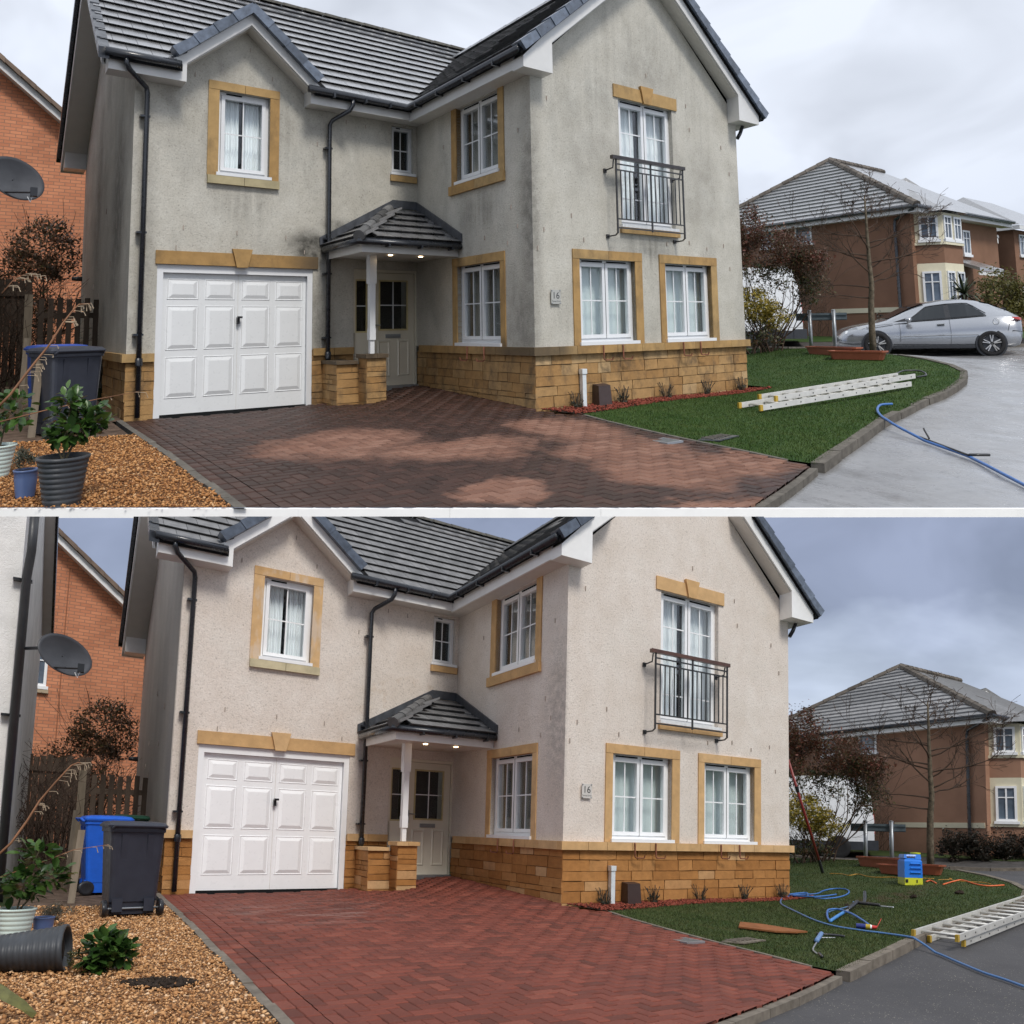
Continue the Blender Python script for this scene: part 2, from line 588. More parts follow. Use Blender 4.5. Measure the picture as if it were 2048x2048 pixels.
def m_tile(S, tone=1.0, key='tile'):
    k = (S.key, key)
    if k in MATS:
        return MATS[k]
    m, nt, b = basemat('roof_' + key + '_' + S.key, 0.42 if S.before else 0.7, 0.5)
    tone = tone * (1.35 if S.before else 1.25)
    if S.before:
        b.inputs['Coat Weight'].default_value = 0.7
        b.inputs['Coat Roughness'].default_value = 0.22
    v = coord(nt)
    rr = mathn(nt, 'FRACT', mathn(nt, 'ADD', node(nt, 'ShaderNodeAttribute', attribute_name='seed').outputs['Fac'], orand(nt)))
    col = ramp(nt, rr, [(0.0, tuple(np.array((0.105, 0.106, 0.108)) * tone)), (0.6, tuple(np.array((0.13, 0.131, 0.134)) * tone)), (1.0, tuple(np.array((0.16, 0.16, 0.162)) * tone))])
    n = noise(nt, coord(nt), 7.0, 5.0, 0.7)
    col = mixc(nt, 1.0, col, ramp(nt, n, [(0.25, 0.7), (0.75, 1.35)]), 'MULTIPLY')
    nt.links.new(col, b.inputs['Base Color'])
    if S.before:
        nt.links.new(ramp(nt, noise(nt, v, 6.0, 4.0), [(0.3, 0.22), (0.7, 0.40)]), b.inputs['Roughness'])
        b.inputs['Specular IOR Level'].default_value = 0.8
    addbump(S, nt, b, noise(nt, v, 40.0, 4.0), 0.3, 0.004)
    MATS[k] = m
    return m


def m_paver(S):
    k = (S.key, 'paver')
    if k in MATS:
        return MATS[k]
    m, nt, b = basemat('block_paving_' + S.key, 0.75, 0.2)
    geo = node(nt, 'ShaderNodeNewGeometry')
    # world position back to plot position, so that the damp has one shape over all the blocks
    Mi = np.linalg.inv(S.M)
    p = node(nt, 'ShaderNodeVectorMath', {0: geo.outputs['Position'], 1: tuple(S.O)}, operation='SUBTRACT').outputs[0]
    rows = [node(nt, 'ShaderNodeVectorMath', {0: p, 1: tuple(Mi[i])}, operation='DOT_PRODUCT').outputs['Value'] for i in range(3)]
    v = node(nt, 'ShaderNodeCombineXYZ', {0: rows[0], 1: rows[1], 2: rows[2]}).outputs[0]
    cell = node(nt, 'ShaderNodeAttribute', attribute_name='seed').outputs['Fac']
    rr = mathn(nt, 'FRACT', mathn(nt, 'ADD', cell, orand(nt)))
    n = noise(nt, v, 60.0, 3.0, 0.7)
    big = noise(nt, v, 0.9, 4.0, 0.6, 0.4)
    if not S.before:
        col = ramp(nt, rr, [(0.0, (0.105, 0.034, 0.024)), (0.25, (0.15, 0.043, 0.029)), (0.8, (0.18, 0.050, 0.033)), (1.0, (0.205, 0.062, 0.041))])
        col = mixc(nt, ramp(nt, big, [(0.5, 0.0), (0.68, 0.4)]), col, (0.10, 0.04, 0.033))
        scr = mathn(nt, 'MULTIPLY', blob(nt, v, (-3.2, 0.8, -0.9), (1.6, 1.7, 1.0), 0.3), ramp(nt, noise(nt, node(nt, 'ShaderNodeMapping', {'Vector': v, 'Scale': (0.8, 3.5, 1)}).outputs[0], 3.0, 4.0), [(0.5, 0.0), (0.7, 0.6)]))
        col = mixc(nt, scr, col, (0.30, 0.20, 0.17))
        nt.links.new(ramp(nt, big, [(0.3, 0.62), (0.7, 0.8)]), b.inputs['Roughness'])
    else:
        dry = ramp(nt, rr, [(0.0, (0.15, 0.076, 0.053)), (0.5, (0.19, 0.098, 0.068)), (1.0, (0.225, 0.125, 0.09))])
        wet = ramp(nt, rr, [(0.0, (0.032, 0.0165, 0.012)), (0.5, (0.044, 0.022, 0.016)), (1.0, (0.06, 0.029, 0.021))])
        wv = node(nt, 'ShaderNodeTexNoise', {'Vector': v, 'Scale': 1.3, 'Detail': 4.0, 'Roughness': 0.6}).outputs['Color']
        wv = node(nt, 'ShaderNodeVectorMath', {0: wv, 1: (0.5, 0.5, 0.5)}, operation='SUBTRACT').outputs[0]
        vv = node(nt, 'ShaderNodeVectorMath', {0: v, 1: node(nt, 'ShaderNodeVectorMath', {0: wv, 1: (1.1, 1.1, 0.0)}, operation='MULTIPLY').outputs[0]}, operation='ADD').outputs[0]
        d = None
        for c_, r_ in (((-3.0, -0.4, -0.95), (1.15, 1.15, 1.0)), ((-2.1, -1.5, -0.97), (1.1, 0.75, 1.0)), ((-0.7, -2.3, -1.0), (1.0, 0.8, 1.0)), ((-0.4, -1.2, -0.95), (0.9, 1.0, 1.0)),
                       ((-1.0, -3.2, -1.05), (0.85, 0.85, 1.0)), ((-0.1, -3.3, -1.05), (0.8, 0.7, 1.0)), ((-2.7, -3.1, -1.05), (0.45, 0.5, 1.0)), ((-1.6, -4.2, -1.05), (0.7, 0.35, 1.0))):
            q = blob(nt, vv, c_, r_, 0.45)
            d = q if d is None else mathn(nt, 'MAXIMUM', d, q)
        e = mathn(nt, 'ADD', d, mathn(nt, 'MULTIPLY', mathn(nt, 'SUBTRACT', noise(nt, v, 2.0, 5.0, 0.6), 0.5), 0.9))
        fac = ramp(nt, e, [(0.12, 0.0), (0.5, 0.55), (0.95, 1.0)])
        col = mixc(nt, fac, wet, dry)
        nt.links.new(ramp(nt, fac, [(0.0, 0.5), (1.0, 0.8)]), b.inputs['Roughness'])
    col = mixc(nt, 1.0, col, ramp(nt, n, [(0.25, 0.8), (0.75, 1.2)]), 'MULTIPLY')
    nt.links.new(col, b.inputs['Base Color'])
    addbump(S, nt, b, n, 0.4, 0.004)
    MATS[k] = m
    return m


def m_road(S):
    k = (S.key, 'road')
    if k in MATS:
        return MATS[k]
    m, nt, b = basemat('asphalt_' + S.key, 0.85, 0.4)
    v = coord(nt)
    n = noise(nt, v, 120.0, 3.0, 0.7)
    big = noise(nt, v, 1.1, 5.0, 0.65, 0.4)
    if S.before:
        col = ramp(nt, big, [(0.3, (0.15, 0.15, 0.152)), (0.7, (0.235, 0.235, 0.238))])
        spk = ramp(nt, noise(nt, coord(nt, (1.0, 0.6, 1.0)), 15.0, 6.0, 0.8), [(0.30, 0.25), (0.46, 1.0)])
        col = mixc(nt, 1.0, col, spk, 'MULTIPLY')
        nt.links.new(ramp(nt, noise(nt, v, 2.5, 4.0), [(0.35, 0.34), (0.65, 0.55)]), b.inputs['Roughness'])
        b.inputs['Specular IOR Level'].default_value = 0.8
        b.inputs['Coat Weight'].default_value = 0.9
        nt.links.new(ramp(nt, noise(nt, coord(nt, (1.0, 0.35, 1.0)), 3.0, 5.0, 0.65), [(0.35, 0.14), (0.65, 0.42)]), b.inputs['Coat Roughness'])
    else:
        col = ramp(nt, big, [(0.3, (0.048, 0.047, 0.050)), (0.7, (0.072, 0.070, 0.073))])
        vor = node(nt, 'ShaderNodeTexVoronoi', {'Vector': coord(nt, (1.0, 1.6, 1.0)), 'Scale': 34.0, 'Randomness': 1.0}).outputs['Distance']
        pick = noise(nt, v, 22.0, 2.0, 0.5)
        fl = mathn(nt, 'MULTIPLY', ramp(nt, vor, [(0.16, 1.0), (0.24, 0.0)]), ramp(nt, pick, [(0.50, 0.0), (0.56, 1.0)]))
        fl = mathn(nt, 'MULTIPLY', fl, ramp(nt, noise(nt, v, 1.3, 2.0), [(0.40, 0.15), (0.60, 1.0)]))
        col = mixc(nt, mathn(nt, 'MULTIPLY', fl, 0.8), col, (0.42, 0.38, 0.30))
    col = mixc(nt, 1.0, col, ramp(nt, n, [(0.25, 0.72), (0.75, 1.3)]), 'MULTIPLY')
    nt.links.new(col, b.inputs['Base Color'])
    addbump(S, nt, b, n, 0.28 if S.before else 0.5, 0.005)
    MATS[k] = m
    return m


def m_lawn(S, key='lawn'):
    k = (S.key, key)
    if k in MATS:
        return MATS[k]
    m, nt, b = basemat(key + '_' + S.key, 0.8, 0.2)
    v = coord(nt)
    n = noise(nt, v, 2.0, 5.0, 0.65)
    f = noise(nt, coord(nt, (1, 1, 0.3)), 70.0, 3.0, 0.7)
    t = 1.0
    if key == 'grass':
        r = ramp(nt, noise(nt, v, 31.0, 1.0), [(0.3, 0.0), (0.7, 1.0)])
        col = mixc(nt, r, (0.027, 0.053, 0.011), (0.056, 0.082, 0.022))
        col = mixc(nt, ramp(nt, n, [(0.35, 0.0), (0.7, 0.7)]), col, (0.085, 0.095, 0.035))
        col = mixc(nt, ramp(nt, noise(nt, v, 5.5, 4.0, 0.7), [(0.52, 0.0), (0.72, 0.75)]), col, (0.115, 0.105, 0.04))
        col = mixc(nt, ramp(nt, noise(nt, v, 0.8, 3.0, 0.6), [(0.5, 0.0), (0.7, 0.55)]), col, (0.032, 0.046, 0.012))
    else:
        col = ramp(nt, n, [(0.3, (0.026, 0.050, 0.012)), (0.7, (0.055, 0.072, 0.024))])
        col = mixc(nt, 1.0, col, ramp(nt, f, [(0.25, 0.5), (0.75, 1.5)]), 'MULTIPLY')
    if S.before:
        col = mixc(nt, 0.55, col, mixc(nt, 1.0, col, (0.62, 1.12, 0.5), 'MULTIPLY'))
    else:
        mud = mathn(nt, 'MULTIPLY', blob(nt, v, (5.2, -1.35, -0.75), (2.3, 0.5, 1.0), 0.2), ramp(nt, noise(nt, v, 5.0, 4.0), [(0.42, 0.0), (0.6, 0.8)]))
        col = mixc(nt, mud, col, (0.075, 0.055, 0.03))
    nt.links.new(col, b.inputs['Base Color'])
    MATS[k] = m
    return m


def m_leaf(S, key, cols, rough=0.45):
    k = ('', 'leaf_' + key)
    if k in MATS:
        return MATS[k]
    m, nt, b = basemat('leaf_' + key, rough, 0.4)
    v = node(nt, 'ShaderNodeAttribute', attribute_name='seed').outputs['Fac']
    col = ramp(nt, v, [(i / max(1, len(cols) - 1), c) for i, c in enumerate(cols)])
    nt.links.new(col, b.inputs['Base Color'])
    tr = node(nt, 'ShaderNodeBsdfTranslucent', {'Color': col})
    mx = node(nt, 'ShaderNodeMixShader', {0: 0.25, 1: b.outputs[0], 2: tr.outputs[0]})
    nt.links.new(mx.outputs[0], nt.nodes['Material Output'].inputs['Surface'])
    MATS[k] = m
    return m


def m_gravel(S):
    k = (S.key, 'gravel')
    if k in MATS:
        return MATS[k]
    m, nt, b = basemat('gravel_' + S.key, 0.75, 0.3)
    v = node(nt, 'ShaderNodeAttribute', attribute_name='seed').outputs['Fac']
    cs = [(0.20, 0.088, 0.034), (0.38, 0.185, 0.07), (0.50, 0.265, 0.11), (0.60, 0.35, 0.165), (0.70, 0.50, 0.32)]
    if S.before:
        cs = [tuple(np.array(c) * np.array((0.86, 0.76, 0.62))) for c in cs]
    nt.links.new(ramp(nt, v, [(0.0, cs[0]), (0.3, cs[1]), (0.6, cs[2]), (0.85, cs[3]), (1.0, cs[4])]), b.inputs['Base Color'])
    MATS[k] = m
    return m


def m_glass():
    if 'glass' in MATS:
        return MATS['glass']
    m, nt, b = basemat('window_glass', 0.03)
    nt.nodes.remove(b)
    ge = node(nt, 'ShaderNodeNewGeometry')
    ct = mathn(nt, 'ABSOLUTE', node(nt, 'ShaderNodeVectorMath', {0: ge.outputs['Normal'], 1: ge.outputs['Incoming']}, operation='DOT_PRODUCT').outputs['Value'])
    f = mathn(nt, 'ADD', 0.05, mathn(nt, 'MULTIPLY', 0.95, mathn(nt, 'POWER', mathn(nt, 'SUBTRACT', 1.0, ct), 5.0)), True)
    gl = node(nt, 'ShaderNodeBsdfGlossy', {'Color': (0.95, 0.97, 1.0, 1), 'Roughness': 0.02})
    tr = node(nt, 'ShaderNodeBsdfTransparent', {'Color': (0.96, 0.975, 0.975, 1)})
    mx = node(nt, 'ShaderNodeMixShader', {0: f, 1: tr.outputs[0], 2: gl.outputs[0]})
    nt.links.new(mx.outputs[0], nt.nodes['Material Output'].inputs['Surface'])
    MATS['glass'] = m
    return m


def m_emit(key, col, strength):
    if key in MATS:
        return MATS[key]
    m, nt, b = basemat(key, 0.4)
    b.inputs['Emission Color'].default_value = (*col, 1)
    b.inputs['Emission Strength'].default_value = strength
    MATS[key] = m
    return m


def m_brick(S):
    k = ('', 'brickwall')
    if k in MATS:
        return MATS[k]
    m, nt, b = basemat('red_brickwork', 0.88, 0.2)
    a = coord(nt)
    sp = node(nt, 'ShaderNodeSeparateXYZ', {0: a})
    v = node(nt, 'ShaderNodeCombineXYZ', {0: mathn(nt, 'ADD', sp.outputs[0], sp.outputs[1]), 1: sp.outputs[2], 2: 0.0}).outputs[0]
    br = node(nt, 'ShaderNodeTexBrick', {'Vector': v, 'Color1': (0.54, 0.225, 0.12, 1), 'Color2': (0.42, 0.16, 0.085, 1), 'Mortar': (0.27, 0.145, 0.095, 1), 'Scale': 1.0, 'Mortar Size': 0.009, 'Mortar Smooth': 0.2, 'Bias': -0.2, 'Brick Width': 0.235, 'Row Height': 0.083}, offset=0.5)
    col = mixc(nt, 1.0, br.outputs['Color'], ramp(nt, noise(nt, coord(nt), 1.2, 4.0), [(0.3, 0.85), (0.7, 1.12)]), 'MULTIPLY')
    nt.links.new(col, b.inputs['Base Color'])
    addbump(S, nt, b, br.outputs['Fac'], -0.4, 0.006)
    MATS[k] = m
    return m


def m_wood(S, key, col, rough=0.85):
    return simple(S, key, col, rough, 0.2, var=0.4, scale=7.0, stretch=(1, 1, 0.15), rnd=0.25)


def MT(S):
    """the plain materials of a plot"""
    b = S.before
    d = {}
    d['upvc'] = simple(S, 'white_upvc_' + S.key, (0.82, 0.83, 0.84) if not b else (0.66, 0.675, 0.69), 0.35, 0.5, var=0.02)
    d['fascia'] = simple(S, 'white_fascia_' + S.key, (0.78, 0.78, 0.77) if not b else (0.57, 0.57, 0.56), 0.4, 0.5, var=0.04)
    d['soffit'] = simple(S, 'soffit_' + S.key, (0.62, 0.59, 0.55) if not b else (0.56, 0.55, 0.52), 0.5, 0.4, var=0.04)
    d['garage'] = simple(S, 'garage_door_' + S.key, (0.84, 0.85, 0.86) if not b else (0.66, 0.675, 0.68), 0.32, 0.5, var=0.02)
    d['cream'] = simple(S, 'cream_door_' + S.key, (0.70, 0.66, 0.55) if not b else (0.58, 0.54, 0.44), 0.4, 0.5, var=0.03)
    d['bead'] = simple(S, 'tan_bead', (0.50, 0.42, 0.22), 0.45)
    d['black'] = simple(S, 'black_plastic', (0.016, 0.017, 0.020), 0.32, 0.5, var=0.15)
    d['gutter'] = simple(S, 'gutter_black', (0.018, 0.021, 0.027), 0.28, 0.6, var=0.2, scale=3)
    d['lead'] = simple(S, 'blue_grey_verge', (0.085, 0.105, 0.14), 0.35, 0.6, var=0.4, scale=9, rnd=0.3)
    d['flash'] = simple(S, 'lead_flashing', (0.06, 0.065, 0.075), 0.45, 0.5, var=0.35, scale=9)
    d['dark'] = simple(S, 'dark_room', (0.012, 0.013, 0.014), 0.9, 0.1)
    d['curtain'] = simple(S, 'white_curtain', (0.83, 0.86, 0.88), 0.9, 0.1, var=0.05, scale=3, stretch=(6, 6, 0.3))
    d['blind'] = simple(S, 'pale_blind', (0.66, 0.73, 0.73), 0.9, 0.1, var=0.03)
    d['drape'] = simple(S, 'grey_drape', (0.24, 0.24, 0.22), 0.9, 0.1, var=0.2, scale=3, stretch=(8, 8, 0.2))
    d['iron'] = simple(S, 'black_iron', (0.02, 0.02, 0.022), 0.45, 0.5)
    d['mahog'] = simple(S, 'brown_handrail_' + S.key, (0.075, 0.028, 0.016) if not b else (0.016, 0.010, 0.009), 0.35, 0.5, var=0.3)
    d['mortar'] = simple(S, 'mortar_' + S.key, (0.20, 0.105, 0.05) if not b else (0.20, 0.14, 0.08), 0.95, 0.1, var=0.2)
    d['steel'] = simple(S, 'galvanised_steel', (0.33, 0.35, 0.37), 0.4, 0.5, 0.6, var=0.1)
    d['alu'] = simple(S, 'ladder_aluminium', (0.62, 0.61, 0.57), 0.42, 0.5, 0.35, var=0.12)
    d['rust'] = simple(S, 'rusty_bracket', (0.20, 0.075, 0.045), 0.7, 0.3, var=0.3)
    d['terra'] = simple(S, 'terracotta_plastic', (0.36, 0.105, 0.055), 0.5, 0.4, var=0.1)
    d['concrete'] = simple(S, 'concrete_' + S.key, (0.165, 0.142, 0.115) if not b else (0.115, 0.105, 0.09), 0.9, 0.2, var=0.3, scale=9)
    d['soil'] = simple(S, 'dark_soil', (0.03, 0.022, 0.017), 0.95, 0.1, var=0.5, scale=25)
    d['hose'] = simple(S, 'blue_hose', (0.035, 0.13, 0.38), 0.4, 0.5, var=0.15)
    d['bark'] = simple(S, 'bark', (0.13, 0.105, 0.08), 0.9, 0.1, var=0.4, scale=14)
    d['twig'] = simple(S, 'brown_twigs', (0.07, 0.048, 0.036), 0.9, 0.1, var=0.3)
    d['fence'] = m_wood(S, 'fence_wood_' + S.key, (0.075, 0.056, 0.043) if not b else (0.035, 0.026, 0.02))
    d['post'] = m_wood(S, 'grey_post', (0.17, 0.14, 0.105))
    d['harl'] = simple(S, 'brown_harl', (0.31, 0.178, 0.12) if not b else (0.205, 0.115, 0.076), 0.95, 0.1, var=0.12, scale=1.5, bump=0.5, bscale=60, bdist=0.01)
    d['creamwall'] = simple(S, 'cream_bay', (0.60, 0.56, 0.42), 0.8, 0.2, var=0.05)
    d['plate'] = simple(S, 'grey_sign', (0.09, 0.115, 0.13), 0.5, 0.4)
    return d

# ------------------------------------------------------------------ the house
D = 3.34                      # the garage front stands this far behind the gable front
W = 4.70
XL = -4.55


def PF(u, v, d): return (u, d, v)              # gable front
def PR(u, v, d): return (d, u, v)              # return wall beside the porch
def PG(u, v, d): return (u, D + d, v)          # garage front
def PS(u, v, d): return (XL + d, u, v)         # side wall on the left


def wall(fn, u0, u1, v0, v1, holes, reveal=0.13):
    """rectangular wall with openings and their reveals"""
    m = MB()
    us = sorted({u0, u1, *[h[0] for h in holes], *[h[1] for h in holes]})
    vs_ = sorted({v0, v1, *[h[2] for h in holes], *[h[3] for h in holes]})
    us = [u for u in us if u0 <= u <= u1]
    vs_ = [v for v in vs_ if v0 <= v <= v1]
    for a, b in zip(us, us[1:]):
        for c, d in zip(vs_, vs_[1:]):
            uc, vc = (a + b) / 2, (c + d) / 2
            if any(h[0] < uc < h[1] and h[2] < vc < h[3] for h in holes):
                continue
            m.quad(fn(a, c, 0), fn(b, c, 0), fn(b, d, 0), fn(a, d, 0))
    for (a, b, c, d) in holes:
        c = max(c, v0)
        d = min(d, v1)
        m.quad(fn(a, c, 0), fn(a, d, 0), fn(a, d, reveal), fn(a, c, reveal))
        m.quad(fn(b, c, 0), fn(b, d, 0), fn(b, d, reveal), fn(b, c, reveal))
        m.quad(fn(a, d, 0), fn(b, d, 0), fn(b, d, reveal), fn(a, d, reveal))
        if c > v0:
            m.quad(fn(a, c, 0), fn(b, c, 0), fn(b, c, reveal), fn(a, c, reveal))
    return m


def window(S, m, root, fn, u0, u1, v0, v1, leaves=2, bars=(1, 1), fabric='curtain', sill=0.05, vent=True, flip=1, upper=None, gap=None):
    fw, sw = (0.045, 0.055) if u1 - u0 > 0.6 else (0.03, 0.036)
    a, b = u0, u1
    f = MB()
    lo = v0 + sill
    f.fbox(fn, a, b, lo, lo + fw, 0.075, 0.145).fbox(fn, a, b, v1 - fw, v1, 0.075, 0.145)
    f.fbox(fn, a, a + fw, lo + fw, v1 - fw, 0.077, 0.145).fbox(fn, b - fw, b, lo + fw, v1 - fw, 0.077, 0.145)
    win = f.build(S, 'window', m['upvc'], root)
    if win is None:
        return
    MB().fbox(fn, a - 0.03, b + 0.03, v0 + 0.002, lo, -0.05, 0.146).build(S, 'sill', m['upvc'], win)
    if vent:
        MB().fbox(fn, a + 0.12, a + (b - a) * 0.46, v1 - 0.034, v1 - 0.012, 0.066, 0.075).build(S, 'vent', m['dark'], win)
        if leaves > 1:
            MB().fbox(fn, a + (b - a) * 0.54, b - 0.12, v1 - 0.034, v1 - 0.012, 0.066, 0.075).build(S, 'vent', m['dark'], win)
    il, ir = a + fw, b - fw
    il0 = il
    lw = (ir - il) / leaves
    for k in range(leaves):
        l, r_ = il + k * lw + 0.004, il + (k + 1) * lw - 0.004
        bt, tp = lo + fw + 0.004, v1 - fw - 0.004
        s = MB()
        s.fbox(fn, l, r_, bt, bt + sw, 0.060, 0.13).fbox(fn, l, r_, tp - sw, tp, 0.060, 0.13)
        s.fbox(fn, l, l + sw, bt + sw, tp - sw, 0.062, 0.13).fbox(fn, r_ - sw, r_, bt + sw, tp - sw, 0.062, 0.13)
        s.build(S, 'casement', m['upvc'], win)
        MB().fbox(fn, l + sw, r_ - sw, bt + sw, tp - sw, 0.100, 0.106).build(S, 'pane', m_glass(), win)
        for i in range(bars[0]):
            c = l + sw + (r_ - l - 2 * sw) * (i + 1) / (bars[0] + 1)
            MB().fbox(fn, c - 0.009, c + 0.009, bt + sw, tp - sw, 0.090, 0.0985).build(S, 'glazing_bar', m['upvc'], win)
        for i in range(bars[1]):
            c = bt + sw + (tp - bt - 2 * sw) * (i + 1) / (bars[1] + 1)
            if upper:
                c = bt + sw + (tp - bt - 2 * sw) * upper[i]
            MB().fbox(fn, l + sw, r_ - sw, c - 0.009, c + 0.009, 0.0885, 0.0975).build(S, 'glazing_bar', m['upvc'], win)
    if leaves > 1:
        for k in range(1, leaves):
            c = il + k * lw
            MB().fbox(fn, c - 0.003, c + 0.003, lo + fw, v1 - fw, 0.058, 0.09).build(S, 'rebate', m['dark'], win)
    # what hangs behind the glass
    if fabric != 'none':
        n = 40
        for (c0, c1) in ([(a, b)] if gap is None else [(a, a + (b - a) * gap[0]), (a + (b - a) * gap[1], b)]):
            c = MB()
            V, F = [], []
            for i in range(n + 1):
                u = c0 + (c1 - c0) * i / n
                dd = 0.24 + (0.022 * math.sin(i * 1.35) + 0.012 * math.sin(i * 0.6 + 1) if fabric != 'blind' else 0.004 * math.sin(i * 0.4))
                V += [fn(u, v0, dd), fn(u, v1, dd)]
            for i in range(n):
                F.append((2 * i, 2 * i + 2, 2 * i + 3, 2 * i + 1))
            c.add(V, F).build(S, 'curtain' if fabric != 'blind' else 'blind', m[fabric], win, smooth=True)
    MB().fbox(fn, a - 0.2, b + 0.2, v0 - 0.1, v1 + 0.1, 0.60, 0.61).build(S, 'room_back', m['dark'], win)
    return win


def stones(S, root, fn, u0, u1, vlo, vtop, rnd, mat, mortar, corner=0.0):
    """coursed split-faced walling: every stone a block of its own on a mortar bed"""
    n = 14
    mo = MB()
    for i in range(n):
        a, b = u0 + (u1 - u0) * i / n, u0 + (u1 - u0) * (i + 1) / n
        mo.fbox(fn, a, b, min(vlo(a), vlo(b)) - 0.15, vtop, 0.012, 0.10)
    bed = mo.build(S, 'plinth_wall', mortar, root)
    if bed is None:
        return
    v = vtop
    rows = []
    lowest = min(vlo(u0), vlo(u1), vlo((u0 + u1) / 2)) - 0.06
    while v > lowest:
        h = rnd.choice((0.075, 0.10, 0.13, 0.135, 0.16))
        rows.append((v - h, v))
        v -= h
    for (c, d) in rows:
        u = u0
        while u < u1 - 1e-6:
            l = rnd.uniform(0.22, 0.55) if d - c > 0.09 else rnd.uniform(0.16, 0.4)
            e = min(u1, u + l)
            if u1 - e < 0.12:
                e = u1
            if d > vlo((u + e) / 2) - 0.02:
                g_ = 0.0045
                pr = -0.001 - rnd.random() * 0.010
                j = lambda: rnd.uniform(-0.005, 0.005)
                a0, a1, c0, c1 = u + (g_ if u > u0 else 0), e - (g_ if e < u1 else 0), c + g_, d - g_
                p = [fn(a0, c0, 0.03), fn(a1, c0, 0.03), fn(a1, c1, 0.03), fn(a0, c1, 0.03),
                     fn(a0 + j(), c0 + j(), pr), fn(a1 + j(), c0 + j(), pr + j()), fn(a1 + j(), c1 + j(), pr + j()), fn(a0 + j(), c1 + j(), pr)]
                MB().hexa(p).build(S, 'stone', mat, bed)
            u = e


def block_row(S, root, name, fn, spans, v0, v1, d0, d1, mat):
    for (a, b) in spans:
        MB().fbox(fn, a + 0.003, b - 0.003, v0, v1, d0, d1).build(S, name, mat, root)


def split(a, b, n, rnd=None):
    w = [1 + (rnd.uniform(-.25, .25) if rnd else 0) for _ in range(n)]
    t = sum(w)
    out, u = [], a
    for q in w:
        out.append((u, u + (b - a) * q / t))
        u = out[-1][1]
    return out


def text_mesh(txt, size):
    cu = bpy.data.curves.new('lettering', 'FONT')
    cu.body = txt
    cu.size = size
    cu.align_x = 'CENTER'
    ob = bpy.data.objects.new('lettering', cu)
    COL.objects.link(ob)
    dg = bpy.context.evaluated_depsgraph_get()
    me = bpy.data.meshes.new_from_object(ob.evaluated_get(dg))
    V = [(v.co.x, v.co.y) for v in me.vertices]
    F = [tuple(p.vertices) for p in me.polygons]
    bpy.data.objects.remove(ob)
    bpy.data.curves.remove(cu)
    bpy.data.meshes.remove(me)
    return V, F


def main_z(y): return 4.17 + 0.83 * (y - 3.04)         # front slope of the main roof
def gab_z(x): return 4.17 + 0.85 * (x + 0.30) if x < 2.35 else 4.17 + 0.85 * (5.0 - x)


